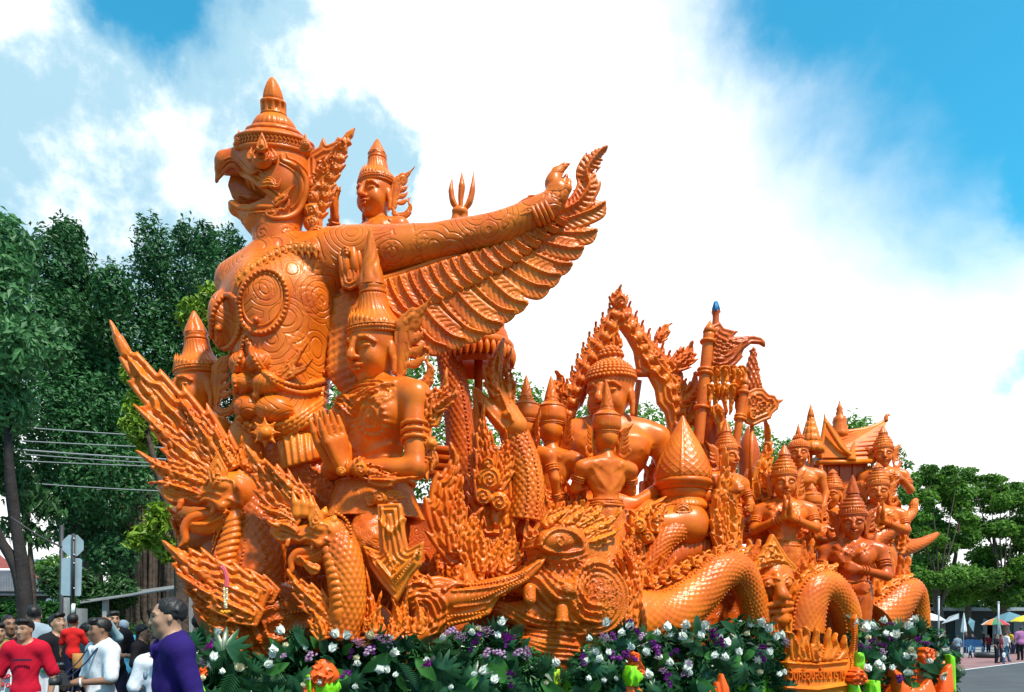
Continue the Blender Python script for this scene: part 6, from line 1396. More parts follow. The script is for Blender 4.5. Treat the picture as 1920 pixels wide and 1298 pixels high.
    # ---- smaller humps towards the rear
    for lab, px, v_, P, r_, cr in (('second humped scaled coil between bearded mask and lotus bearer', 1540, -.1, [(1502, 1185, 0), (1508, 1140, 2), (1524, 1108, 4), (1548, 1100, 4), (1570, 1118, 2), (1586, 1150, 0), (1592, 1195, -6)], [40, 38, 34, 30, 28, 26, 24], [([(1492, 1130), (1492, 1100), (1505, 1075)], 26, (4, 4), 8), ([(1505, 1095), (1515, 1078), (1520, 1055)], 24, (3, 3), 8), ([(1525, 1075), (1540, 1066), (1548, 1052)], 22, (3, 3), 8), ([(1548, 1070), (1560, 1066), (1568, 1056)], 20, (3, 3), 8)]),
                               ('rearmost humped scaled coil at the tail of the float', 1690, .3, [(1640, 1165, 0), (1668, 1140, 2), (1692, 1116, 2), (1710, 1112, 0), (1720, 1140, -4), (1724, 1180, -8)], [40, 36, 30, 24, 20, 18], [([(1650, 1120), (1660, 1106), (1668, 1090)], 22, (3, 3), 8), ([(1668, 1102), (1682, 1092), (1690, 1078)], 22, (3, 3), 8), ([(1690, 1088), (1700, 1084), (1708, 1076)], 18, (3, 3), 8)])):
        f = Fr(px, 1120, v=v_, yaw=22)
        gg = thing('serpent_coil', lab, 'statue', (f.o[0], f.o[1], 1.0), 'rear coils')
        body_part('coil', f, P, r_, (7, 1.5, 24), parent=gg, beads=(.9, -.8), wax_=WAX)
        crest('coil_crest', f, cr, gg, t=8, wax_=WAX_HI, h=.013)
    # tails
    f = Fr(1690, 990, v=.8, yaw=22); gt = thing('serpent_tail', 'raised serpent tail curling up at the very end of the float', 'ornament', (f.o[0], f.o[1], 2), 'serpent tails')
    body_part('tail', f, [(1628, 1020, 0), (1663, 998, 2), (1692, 978, 2), (1709, 962, 2), (1714, 945, 2), (1718, 936, 2)], [16, 15, 11, 8, 7, 3], (6, 1.2, 14), parent=gt, nr=60, n=70)
    crest('fin', f, [([(1640, 1020), (1660, 1030), (1672, 1010)], 34, (4, 4), 6), ([(1640, 1000), (1650, 985), (1662, 975)], 24, (3, 3), 4)], gt, h=.014)
    f = Fr(1720, 1015, v=1.2, yaw=22); gt = thing('serpent_tail', 'straight pointed serpent tail jutting out to the trees at the end of the float', 'ornament', (f.o[0], f.o[1], 2), 'serpent tails')
    body_part('tail', f, [(1676, 1030, 0), (1696, 1028, 2), (1724, 1020, 2), (1744, 1010, 2), (1758, 1001, 2)], [17, 15, 10, 7, 3], (6, 1.2, 14), parent=gt, nr=60, n=60)
monster()
kneel_ornaments()
def knee_flames():
    f = Fr(700, 1110, depth=8.2, yaw=12); g = thing('flame_ornament', 'low row of flames under the knees of the kneeling statue above the flowers', 'ornament', (f.o[0], f.o[1], 1.4), 'free flame ornaments')
    crest('flame', f, [([(x, 1190), (x + d, 1160), (x - d * .5, 1190 - hh)], w, (4, 4), z) for x, d, hh, w, z in ((668, -6, 92, 38, 4), (690, 8, 128, 40, 12), (712, -8, 84, 36, 18), (738, 8, 74, 36, 14), (762, -6, 96, 38, 8), (782, 6, 70, 32, 16), (650, 6, 60, 30, 16))], g, t=10)
knee_flames()
def fillers():
    for lab, px, py, v, yaw, xs, hgt in (('screen of upright flames behind the lotus bud pedestal', 1255, 930, 1.7, 20, [1212, 1226, 1240, 1256, 1322, 1336, 1348], 110), ('screen of upright flames behind the praying woman', 1430, 960, 1.6, 18, [1384, 1398, 1412, 1428, 1444, 1456, 1520, 1536], 96),
                               ('screen of upright flames below the hall walls', 1590, 1000, 1.35, 18, [1535, 1550, 1572, 1585, 1612, 1626, 1640, 1668, 1682], 84), ('screen of upright flames between the serpent pillar and the attendants', 930, 960, 1.25, 14, [868, 884, 900, 1000, 1016, 1050, 1066, 1084], 92), ('thicket of flames under the sea monster brow and beaked barge', 960, 1080, .5, 16, [800, 822, 846, 905, 922, 940, 960, 980], 80), ('thicket of flames between the two front serpents', 560, 1110, .9, 10, [512, 530, 548, 566, 584, 690, 712], 90)):
        f = Fr(px, py, v=v, yaw=yaw); g = thing('flame_screen', lab, 'ornament', (f.o[0], f.o[1], 1.6), 'screens of carved flames')
        S = Sculpt(f, k=.01); x0, x1 = min(xs) - 14, max(xs) + 14
        S.flat([(x0, py + 60), (x1, py + 60), (x1, py - hgt * .25), ((x0 + x1) / 2, py - hgt * .35), (x0, py - hgt * .25)], -10, 8)
        for i, x in enumerate(range(int(x0) + 12, int(x1), 20)):
            for j in range(4): S.spiral((x + (j % 2) * 10, py + 48 - j * 22), 11, 7, 5, (-1) ** (i + j), z=0)
        part('panel', S.mesh('panel', .019), WAX, g, f.mat)
        crest('flame', f, [([(x, py + 40), (x + 6 - 12 * (i % 2), py - hgt * .2), (x - 4 + 8 * (i % 2), py - hgt * (.55 + .45 * ((i * 37) % 10) / 10))], 34, (4, 4), (i % 3) * 6) for i, x in enumerate(xs)], g, t=9, h=.014)
fillers()
def backing():
    f = Fr(855, 780, v=1.9, yaw=10); g = thing('serpent_pillar', 'dark scaled serpent body rising like a pillar right of the kneeling statue', 'statue', (f.o[0], f.o[1], 2.0), 'wax serpents on the float')
    body_part('body', f, [(838, 660, 0), (852, 720, 0), (862, 800, 0), (866, 880, 0), (862, 960, 0)], [20, 24, 26, 28, 30], (9, 2.2, 18), parent=g, beads=(.4,), wax_=WAX_DEEP)
    f = Fr(875, 860, v=1.75, yaw=10)
    g = thing('carved_beam', 'dark red carved beam lying between kneeling statue and upright serpent', 'beam', (f.o[0], f.o[1], 2.0))
    V = []
    for y in (846, 862, 878, 892): V.append(sweepvf([f.pt(800, y - 4), f.pt(930, y + 8)], 9 * f.m, 10, disp=None))
    for i, v in enumerate(V): part('moulding', mesh('mo', *v), WAX_DEEP, g, f.mat)
    f = Fr(872, 830, v=2.1); q = f.m; g = thing('spire_ornament', 'small honey-coloured spire standing behind the carved beam', 'ornament', (f.o[0], f.o[1], 2.5))
    part('spire', mesh('sp', *lathevf(np.array([(17, -60), (17, -30), (19, -26), (16, -18), (18, -10), (14, 0), (10, 10), (9, 26), (6, 52), (.5, 80)]) * q, 24)), WAX_HI, g, f.mat)
backing()
# ================================================================== float body, arch, lotus bud, standards, parasols, hall, mask, name plate
def fmat(u, v, z=0):
    p = FO + FA * u + FN * v
    return Matrix(((FA[0], -0.0 + FN[0], 0, p[0]), (FA[1], FN[1], 0, p[1]), (0, 0, 1, z), (0, 0, 0, 1)))
def float_body():
    g = thing('float_platform', 'carved wax platform with scroll relief carrying all the statues', 'float', (*(FO + FA * 5), .5))
    fr = Fr(1100, 1100, v=.75, yaw=27); m = fr.m
    S = Sculpt(fr, k=.05, px=False); S.m = 1
    # a long block in metres of the frame: x along the float
    o = fr.pt(1100, 1100); u0 = (np.array(fr.o[:2]) - FO) @ FA; z0 = fr.o[2]
    def blk(x0, x1, y0, y1, za, zb):
        c = np.array(((x0 + x1) / 2, (y0 + y1) / 2, (za + zb) / 2)); r = np.array(((x1 - x0) / 2, (y1 - y0) / 2, (zb - za) / 2))
        def fn(X, Y, Z): return np.maximum(np.maximum(np.abs(X - f4(c[0])) - f4(r[0]), np.abs(Y - f4(c[1])) - f4(r[1])), np.abs(Z - f4(c[2])) - f4(r[2]))
        S.add(c - r, c + r, fn, 'add', .02)
    blk(2.0 - u0, 11.4 - u0, .9 - z0, 2.30 - z0, -2.3, 0); blk(2.0 - u0, 11.4 - u0, 2.28 - z0, 2.42 - z0, -2.3, .08); blk(2.0 - u0, 11.5 - u0, .8 - z0, 1.0 - z0, -2.3, .10)
    blk(.3 - u0, 2.2 - u0, .9 - z0, 2.75 - z0, -2.2, -.55); blk(2.0 - u0, 4.4 - u0, 2.2 - z0, 3.25 - z0, -2.1, -.5)
    def f(X, Y, Z):
        q = .34; cx = np.floor(X / q); cy = np.floor(Y / q); x = X / q - cx - .5; y = Y / q - cy - .5; r_ = np.sqrt(x * x + y * y); sg = 1 - 2 * ((cx + cy) % 2)
        return (f4(.022) * np.clip(np.cos(r_ * 26 - sg * np.arctan2(y, x)) + .3, -.3, 1) * np.clip((.5 - r_) * 8, 0, 1)) * (Z > -.2)
    S.field((-9, -9, -9), (12, 9, 9), f)
    part('carved_side', S.mesh('side', .034), WAX_ENGD, g, fr.mat)
    # rows of flames standing along the platform's edge where statues leave gaps
    S = None
    for n_, (xs, y, hgt, v) in enumerate((((1215, 1238, 1262, 1288, 1312, 1336), 1075, 34, .6), ((1385, 1400, 1420, 1500, 1520, 1620, 1640), 1055, 46, .5), ((1400, 1412, 1440, 1465, 1480, 1502, 1520), 1110, 60, .35), ((1580, 1600, 1618, 1640, 1662, 1684, 1700), 1100, 60, .5), ((1000, 1022, 1050, 1075, 1100), 975, 36, .75))):
        f_ = Fr(xs[0], y, v=v, yaw=24)
        crest('edge_flame', f_, [([(x, y + 20), (x - 4 + 8 * (i % 2), y - hgt * .3), (x + 3, y - hgt)], 24, (4, 4), (i % 2) * 8) for i, x in enumerate(xs)], g, t=9, h=.015)
    return g
float_body()

def arch():
    fr = Fr(1165, 700, v=2.0, yaw=14); m = fr.m
    g = thing('pointed_arch', 'tall pointed openwork arch edged with flames behind the seated statue', 'arch', (fr.o[0], fr.o[1], 2.4))
    S = Sculpt(fr, k=.02)
    out = [(1164, 560), (1180, 585), (1205, 625), (1235, 655), (1262, 690), (1280, 720), (1292, 760), (1296, 860), (1252, 860), (1252, 800), (1247, 775), (1232, 757), (1231, 748), (1228, 730), (1215, 705), (1194, 694), (1190, 672), (1188, 655), (1176, 632), (1161, 616), (1148, 634), (1136, 655), (1130, 690), (1108, 720), (1100, 740), (1092, 760), (1078, 772), (1072, 800), (1072, 860), (1046, 860), (1050, 800), (1062, 750), (1076, 705), (1100, 655), (1130, 605), (1150, 572)]
    S.flat(out, 0, 12, edge=8, lines=(11, 2.2))
    for s_, L in ((0, [(1154, 590), (1130, 640), (1102, 690), (1080, 740), (1062, 800)]), (1, [(1172, 592), (1200, 640), (1228, 690), (1258, 720), (1272, 770), (1274, 820)])):
        for x, y in resample(crv(L, 40), 22): S.ell((x, y, 12), (8, 8, 7), k=.008)
        S.line([(x + 9 * (1 if s_ else -1), y - 2) for x, y in L], 2.6, 4, z=10, n=40); S.line([(x - 10 * (1 if s_ else -1), y + 2) for x, y in L], 2.6, 4, z=10, n=40)
    fm = part('arch_frame', S.mesh('arch', .013), WAX, g, fr.mat)
    fl = [([(1164, 575), (1160, 555), (1164, 533)], 36, (5, 5), 6)]
    for i in range(11):
        t = i / 10; x, y = crv([(1150, 585), (1118, 630), (1090, 680), (1066, 740), (1050, 800)], 11)[i]; fl.append(([(x + 10, y + 12), (x - 2, y + 2), (x - 8, y - 20)], 26, (4, 4), 4 + (i % 2) * 5))
        x, y = crv([(1176, 585), (1206, 628), (1238, 662), (1268, 700), (1288, 750)], 11)[i]; fl.append(([(x - 10, y + 10), (x + 2, y), (x + 6, y - 22)], 26, (4, 4), 4 + (i % 2) * 5))
    fl += [([(1262, 690), (1285, 670), (1294, 655), (1297, 638)], 40, (5, 5), 8), ([(1232, 640), (1244, 625), (1250, 612), (1264, 604)], 26, (4, 4), -8), ([(1272, 760), (1296, 740), (1304, 715), (1302, 695)], 34, (5, 5), 10), ([(1285, 800), (1302, 775), (1300, 750)], 30, (4, 4), 8), ([(1060, 760), (1048, 735), (1052, 712), (1040, 694)], 40, (5, 5), -6), ([(1160, 655), (1154, 635), (1158, 610)], 22, (3, 3), 8), ([(1140, 690), (1136, 665), (1146, 640)], 26, (3, 3), 8)]
    crest('flame', fr, fl, g, t=9, h=.012)
    S = Sculpt(fr, k=.01)
    for x, y in ((1164, 566),): S.ell((x, y, 8), (12, 16, 9)); S.spiral((x, y), 12, 7, 4, z=14)
    part('apex_boss', S.mesh('boss', .011), WAX, g, fr.mat)
    part('cross_bar', mesh('bar', *sweepvf([fr.pt(1188, 700, .0), fr.pt(1222, 700, .0)], 8 * m, 12)), WAX_DEEP, g, fr.mat)
    part('prop_pole', mesh('pole', *sweepvf([fr.pt(1186, 800, -.3), fr.pt(1198, 714, -.3)], 6 * m, 12)), WAX, g, fr.mat)
arch()
def lotus():
    fr = Fr(1280, 890, v=.95, yaw=0); m = fr.m
    g = thing('lotus_bud_ornament', 'big closed lotus bud with net pattern on a fluted pedestal', 'ornament', (fr.o[0], fr.o[1], fr.o[2] - 75 * m))
    n = 140
    pr = crv([(2, 110), (8, 98), (20, 76), (34, 50), (46, 24), (52, 4), (52, -8), (47, -18)], n) * m
    def net(t, y, i):
        a = t * 11 / (2 * math.pi) * 2; q = y / m / 6.5
        d = np.minimum(np.abs(((a + q * .5) % 1) - .5), np.abs(((a - q * .5) % 1) - .5))
        seam = np.abs(((t / (2 * math.pi) * 6 + .75) % 1) - .5) < .035
        return 1 + np.where(seam, .045, .028 * np.clip(1 - d / .13, 0, 1)) * (y / m < 95)
    part('bud', mesh('bud', *lathevf(pr, 160, net)), WAX, g, fr.mat)
    part('bud_rim', mesh('rim', *lathevf(np.array([(40, -10), (52, -12), (55, -17), (52, -22), (48, -24), (48, -28), (44, -31)]) * m, 72)), WAX, g, fr.mat)
    part('pedestal', mesh('ped', *lathevf(crv(np.array([(40, -28), (43, -34), (40, -44), (37, -48), (42, -54), (46, -62), (42, -70), (36, -74), (44, -80), (50, -90), (52, -120)]) * m, 50), 110, lambda t, y, i: 1 + .05 * np.abs(np.sin(t * 18)) * (y / m < -48))), WAX, g, fr.mat)
    S = Sculpt(fr, k=.01); S.flat([(1258, 968), (1266, 948), (1281, 942), (1296, 950), (1302, 968)], 56, 5, lines=(5, 1.6)); part('pedestal_leaf', S.mesh('pl', .011), WAX_HI, g, fr.mat)
lotus()
def standards():
    def pole(g, fr, a, b, r, spear=None):
        m = fr.m; A, B = fr.pt(*a, 0), fr.pt(*b, 0)
        V = [sweepvf(np.array([A + (B - A) * t for t in np.linspace(0, 1, 30)]), r * m, 14)]
        for t in (.08, .33, .36, .66): V.append(xf(lathevf(np.array([(0, -3), (r * 1.35, -3), (r * 1.5, 0), (r * 1.35, 3), (0, 3)]) * m, 16), Matrix.Translation(Vector(A + (B - A) * t)) @ Vector((0, 1, 0)).rotation_difference(Vector(B - A)).to_matrix().to_4x4()))
        p = part('pole', mesh('pole', *join(V)), WAX, g, fr.mat)
        T = np.array([(0, -2), (r * 1.1, 0), (r * .9, 8), (0.3, 24)]) * m
        part('pole_tip', mesh('tip', *xf(lathevf(T, 14), Matrix.Translation(Vector(A)) @ Vector((0, 1, 0)).rotation_difference(Vector(A - B)).to_matrix().to_4x4())), WAX, p, fr.mat); return p
    fr = Fr(1330, 690, v=1.25, yaw=12)
    g = thing('flag_standard', 'carved flag streaming from the taller thick pole, its tip flicking upward', 'standard', (fr.o[0], fr.o[1], 2.4), 'carved standards')
    pole(g, fr, (1329, 624), (1308, 838), 10.5)
    S = Sculpt(fr, k=.01)
    S.flat([(1331, 612), (1348, 604), (1356, 616), (1372, 620), (1384, 622), (1374, 632), (1390, 632), (1410, 630), (1426, 634), (1434, 642), (1434, 652), (1424, 646), (1408, 645), (1394, 656), (1390, 668), (1394, 668), (1380, 684), (1364, 694), (1344, 700), (1328, 692), (1320, 684)], -2, 7, lines=(10, 1.8))
    for i in range(7): S.line([(1340, 628 + i * 9), (1360, 640 + i * 7), (1378, 636 + i * 5), (1400, 634 + i * 2)], 2.2, 3, z=4, n=24)
    part('flag', S.mesh('flag', .012), WAX_DEEP, g, fr.mat)
    fl = []
    for i in range(9):
        x = 1326 + (i % 5) * 15; y = 700 + (i // 5) * 34; fl.append(([(x, y - 14), (x + 3, y + 8), (x - 3 + (i % 2) * 9, y + 46)], 25, (5, 5), (i % 3) * 5 - 4))
    crest('flag_drop', fr, fl + [([(1384, 690), (1386, 740), (1380, 800)], 26, (7, 6), 0), ([(1340, 760), (1350, 790), (1345, 820)], 24, (5, 5), -4)], g, t=8, h=.013, wax_=WAX_HI)
    # spear with blue tassel
    fs = Fr(1342, 600, v=1.5); m = fs.m
    gs = thing('spear', 'spear shaft with a bright blue tassel at its tip behind the flag', 'spear', (fs.o[0], fs.o[1], 2.4))
    part('shaft', mesh('shaft', *lathevf(crv(np.array([(7, -90), (7, -40), (13, -24), (12, -20), (8, -12), (6, 4), (7, 12), (8, 16)]) * m, 40), 20)), WAX_DEEP, gs, fs.mat)
    tv = []
    for i in range(40):
        a = i * 2.4; r_ = 2 + 5 * (i % 7) / 7; tv.append(sweepvf(np.array([(r_ * .5 * math.cos(a), 30 + (i % 5), r_ * .5 * math.sin(a)), (r_ * math.cos(a), 24, r_ * math.sin(a)), (r_ * 1.3 * math.cos(a), 13 + (i % 3), r_ * 1.3 * math.sin(a))]) * m, 1.3 * m, 5))
    part('tassel', mesh('tassel', *join(tv)), BLUE, gs, fs.mat)
    # second standard: fan on a slimmer pole, lattice pennant above
    fr = Fr(1400, 760, v=.95, yaw=12)
    g = thing('fan_standard', 'fan-shaped carved standard on the slimmer leaning pole', 'standard', (fr.o[0], fr.o[1], 2.4), 'carved standards')
    pole(g, fr, (1396, 722), (1370, 900), 7.5)
    S = Sculpt(fr, k=.01)
    S.flat([(1400, 735), (1414, 728), (1430, 729), (1440, 740), (1452, 742), (1456, 750), (1471, 749), (1460, 758), (1458, 768), (1448, 776), (1444, 786), (1428, 792), (1412, 800), (1398, 794), (1390, 782)], 0, 7, lines=(9, 2.0))
    for x, y, r_ in ((1414, 750, 11), (1430, 762, 12), (1412, 776, 11), (1444, 756, 8)): S.spiral((x, y), r_, 6, 4, z=6)
    part('fan', S.mesh('fan', .012), WAX, g, fr.mat)
    part('pole', mesh('p3', *sweepvf([fr.pt(1410, 795, -.05), fr.pt(1406, 910, -.05)], 4 * fr.m, 10)), WAX, g, fr.mat)
    f2 = Fr(1412, 690, v=1.3, yaw=12)
    gp = thing('pennant', 'tall triangular lattice pennant with a toothed edge above the fan standard', 'pennant', (f2.o[0], f2.o[1], 3), 'carved standards')
    S = Sculpt(f2, k=.01)
    S.flat([(1411, 652), (1416, 664), (1420, 690), (1428, 732), (1394, 732), (1398, 700), (1404, 672)], 0, 5, edge=4)
    for i in range(-6, 12): S.line([(1390 + i * 8, 735), (1390 + i * 8 + 36, 650)], 1.6, 1.8, z=4); S.line([(1390 + i * 8, 650), (1390 + i * 8 + 36, 735)], 1.6, 1.8, z=4)
    part('lattice', S.mesh('pen', .012), WAX_DEEP, gp, f2.mat)
    part('bead_row', mesh('pb', *beads_px(f2, [(1413, 655), (1420, 690), (1428, 730)], 2.6, 4)), WAX, gp, f2.mat)['kind'] = 'stuff'
    # round-shouldered jar between pole and flame drops
    f3 = Fr(1334, 806, v=1.7); m = f3.m
    gj = thing('jar_ornament', 'smooth round-shouldered jar standing behind the flag pole', 'ornament', (f3.o[0], f3.o[1], 2.2))
    part('jar', mesh('jar', *lathevf(crv(np.array([(8, 42), (22, 34), (27, 16), (27, -10), (24, -50), (24, -80)]) * m, 40), 48, lambda t, y, i: 1 + .02 * (np.abs(y / m - 6) < 2))), WAX_DEEP, gj, f3.mat)
    f3 = Fr(1404, 860, v=1.9); m = f3.m
    gj = thing('jar_ornament', 'tall dark shield-like jar behind the fan standard', 'ornament', (f3.o[0], f3.o[1], 2.2))
    part('jar', mesh('jar', *lathevf(crv(np.array([(2, 60), (14, 36), (20, 6), (19, -40), (15, -80)]) * m, 40), 48)), WAX_DEEP, gj, f3.mat)
BLUE = mat('blue_tassel', (.02, .19, .42), .6, bump=(60, .4, .004), var=.3)
standards()
def parasol():
    fr = Fr(897, 650, v=1.9); m = fr.m
    g = thing('tiered_parasol', 'tiered ceremonial parasol with hanging tassels under the wing', 'parasol', (fr.o[0], fr.o[1], 2.4))
    part('tier', mesh('t1', *lathevf(np.array([(8, 52), (44, 50), (48, 44), (48, 34), (46, 30), (52, 26), (56, 12), (58, 2), (40, 2)]) * m, 96, lambda t, y, i: 1 + .03 * np.abs(np.sin(t * 16)) * (y / m > 5))), WAX, g, fr.mat)
    t2 = part('tier', mesh('t2', *lathevf(np.array([(40, 6), (64, 4), (67, 0), (67, -6), (65, -10), (62, -12), (62, -30), (60, -30), (60, -8), (20, -6)]) * m, 96)), WAX, g, fr.mat)
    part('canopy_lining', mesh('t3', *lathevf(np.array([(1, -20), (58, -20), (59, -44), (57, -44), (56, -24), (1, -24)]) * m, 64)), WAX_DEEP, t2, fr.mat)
    V = []
    for i in range(34):
        a = i * 2 * math.pi / 34; V.append(xf(lathevf(np.array([(.5, 0), (3.5, -3), (5.4, -10), (5.0, -17), (2.5, -25), (.5, -31)]) * m, 8), Matrix.Translation((66 * m * math.cos(a), -8 * m, 66 * m * math.sin(a)))))
        part('tassel', mesh('ts', *V[-1]), WAX, t2, fr.mat)
    part('pole', mesh('pp', *lathevf(np.array([(8, -20), (8, -160), (9, -300)]) * m, 14)), WAX_DEEP, g, fr.mat)
    # the small one by the hall
    fr = Fr(1520, 830, v=1.8); m = fr.m
    g = thing('tiered_parasol', 'small five-tiered parasol beside the standing robed statue', 'parasol', (fr.o[0], fr.o[1], 2.4))
    for i, (r_, y) in enumerate(((23, -8), (18, 8), (14.5, 20), (11, 31), (8, 40))):
        t = part('tier', mesh('ti', *lathevf(np.array([(2, 9), (r_ * .8, 8), (r_ * .9, 2), (r_, -2), (r_ * 1.02, -12 + i * 1.2), (r_ * .94, -12 + i * 1.2), (r_ * .9, -2), (2, -1)]) * m + np.array([0, y]) * m, 48, lambda t, yy, i_: 1 + .04 * np.sign(np.sin(t * 12)))), WAX_HI, g, fr.mat)
    part('finial', mesh('fi', *lathevf(np.array([(7, 46), (6, 52), (4, 60), (.4, 72)]) * m, 20)), WAX, g, fr.mat)
    part('pole', mesh('pp', *lathevf(np.array([(3.5, 0), (3.5, -120)]) * m, 12)), WAX_DEEP, g, fr.mat)
parasol()
def hall():
    fr = Fr(1580, 900, v=1.9, yaw=8); m = fr.m; dz = .95
    g = thing('hall_model', 'wax model of a small hall with steep tiered roof and spire', 'building', (fr.o[0], fr.o[1], 2.2))
    P = lambda x, y, z: fr.pt(x, y, z)
    def quad(L, th=.03):
        L = [np.array(q) for q in L]; n = np.cross(L[1] - L[0], L[-1] - L[0]); n /= np.linalg.norm(n); k = len(L)
        V = L + [q - n * th for q in L]; F = [tuple(range(k)), tuple(range(2 * k - 1, k - 1, -1))]; me = bpy.data.meshes.new('q'); me.from_pydata([tuple(v) for v in V], [], F + [(i, i + k, (i + 1) % k + k, (i + 1) % k) for i in range(k)]); return me
    part('wall', mesh('w', *boxvf((P(1525, 960, 0)[0], P(1525, 965, 0)[1], -dz), (P(1627, 960, 0)[0], P(1627, 868, 0)[1], 0)), smooth=False), WAX_DEEP, g, fr.mat)
    for x in (1530, 1553, 1576, 1600, 1622):
        a = P(x, 965, .0); b = P(x, 868, 0); part('pilaster', mesh('pl', *boxvf((a[0] - .025, a[1], 0), (a[0] + .025, b[1], .03)), smooth=False), WAX_DEEP, g, fr.mat)
    # roof, tiles as low ridges
    rf = part('roof', quad([P(1536, 866, .12), P(1636, 864, .12), P(1664, 788, -.42), P(1582, 812, -.42)]), WAX, g, fr.mat)
    A, B, C_, D_ = P(1540, 862, .135), P(1632, 860, .135), P(1660, 792, -.40), P(1584, 814, -.40)
    for j in range(1, 8):
        t = j / 8; a = A + (D_ - A) * t; b = B + (C_ - B) * t; part('roof_tile_row', mesh('rt', *sweepvf([a, b], .016, 6)), WAX, rf, fr.mat)
    part('eave', mesh('ev', *sweepvf([P(1528, 868, .14), P(1640, 865, .14)], .045, 8)), WAX_HI, g, fr.mat)
    part('ridge', mesh('rg', *sweepvf(crv([P(1578, 812, -.42), P(1620, 806, -.42), P(1650, 795, -.42), P(1664, 780, -.42)], 20), [.05] * 10 + list(np.linspace(.05, .01, 10)), 8)), WAX_HI, g, fr.mat)
    gb = part('gable', quad([P(1534, 858, .16), P(1600, 858, .16), P(1570, 812, .10), P(1547, 782, .06)], .05), WAX_HI, g, fr.mat)
    part('gable_spike', mesh('gs', *sweepvf(crv([P(1534, 858, .2), P(1542, 822, .2), P(1546, 795, .2), P(1546, 776, .2)], 16), np.linspace(.06, .01, 16), 8)), WAX_HI, gb, fr.mat)
    part('gable_edge', mesh('ge', *sweepvf(crv([P(1547, 790, .2), P(1562, 816, .2), P(1580, 842, .2), P(1602, 858, .2)], 16), .04, 8)), WAX_HI, gb, fr.mat)
    part('ridge_horn', mesh('rh', *sweepvf(crv([P(1660, 790, -.42), P(1662, 780, -.42), P(1666, 778, -.42), P(1668, 780, -.42)], 12), np.linspace(.05, .008, 12), 8)), WAX, rf, fr.mat)
    part('eave_horn', mesh('eh', *sweepvf(crv([P(1596, 864, .18), P(1598, 845, .18), P(1603, 825, .18)], 12), np.linspace(.09, .01, 12), 8)), WAX_HI, g, fr.mat)
    f2 = Fr(1574, 795, v=2.3); q = f2.m
    sp = part('roof_spire', mesh('sp', *lathevf(np.array([(17, -26), (17, -16), (14, -12), (15, -6), (12, -2), (13, 4), (11, 12), (6, 16), (7, 20), (5, 24), (6, 28), (3, 34), (.5, 44)]) * q, 32)), WAX, g, f2.mat)
hall()
def mask():
    fr = Fr(1452, 1090, v=-.05, yaw=22)
    g = thing('bearded_mask', 'crowned bearded mask with bulging eyes and big nose facing the street', 'statue', (fr.o[0], fr.o[1], 1.2))
    S = Sculpt(fr, k=.03)
    S.ell((1455, 1092, 0), (38, 44, 26)); S.tube([(1456, 1080, 22), (1460, 1098, 30), (1466, 1116, 36)], [8, 10, 13]); S.ell((1456, 1120, 28), (8, 7, 8)); S.ell((1476, 1120, 28), (8, 7, 8))
    for x in (1440, 1476): S.ell((x, 1094, 24), (10, 9, 9), k=.01); S.line([(x - 12, 1088), (x, 1080), (x + 12, 1087)], 3, 5, z=24); S.spiral((x, 1094), 8, 8, 3, z=32)
    S.tube([(1440, 1136, 22), (1460, 1130, 32), (1484, 1132, 24)], [5, 7, 5]); S.tube([(1442, 1148, 18), (1464, 1146, 26), (1484, 1142, 20)], [5, 6, 5]); S.ell((1462, 1160, 14), (20, 16, 16))
    hd = part('face', S.mesh('mask', .011), WAX, g, fr.mat)
    S = Sculpt(fr, k=.012)
    S.flat([(1446, 1000), (1458, 1020), (1474, 1046), (1494, 1066), (1486, 1078), (1470, 1066), (1448, 1062), (1428, 1066), (1412, 1076), (1410, 1060), (1424, 1040), (1436, 1022)], 10, 12, lines=(9, 2.4))
    for x, y in ((1447, 1030), (1432, 1050), (1462, 1050), (1447, 1052)): S.spiral((x, y), 11, 7, 4, z=20)
    part('crown', S.mesh('crown', .012), WAX_HI, g, fr.mat)
    cr = [([(1420 + i * 11, 1150), (1416 + i * 12, 1180), (1420 + i * 11 + (i % 2) * 8 - 4, 1225 + (i % 3) * 12)], 18, (3, 3), 6 + (i % 2) * 8) for i in range(6)]
    crest('beard', fr, cr, g, t=9, ribs=False, wax_=WAX_HI)
    crest('mane', fr, [([(1418, 1120), (1408, 1090), (1414, 1050)], 22, (6, 3), 0), ([(1416, 1160), (1404, 1120), (1406, 1075)], 22, (6, 3), -6), ([(1492, 1130), (1498, 1100), (1492, 1070)], 18, (3, 5), 0), ([(1404, 1210), (1412, 1180), (1408, 1150)], 20, (4, 4), 0), ([(1490, 1200), (1496, 1170), (1490, 1140)], 20, (4, 4), 0), ([(1506, 1180), (1502, 1130), (1512, 1085), (1506, 1055)], 22, (5, 5), -4)], g, t=9, wax_=WAX_HI)
mask()
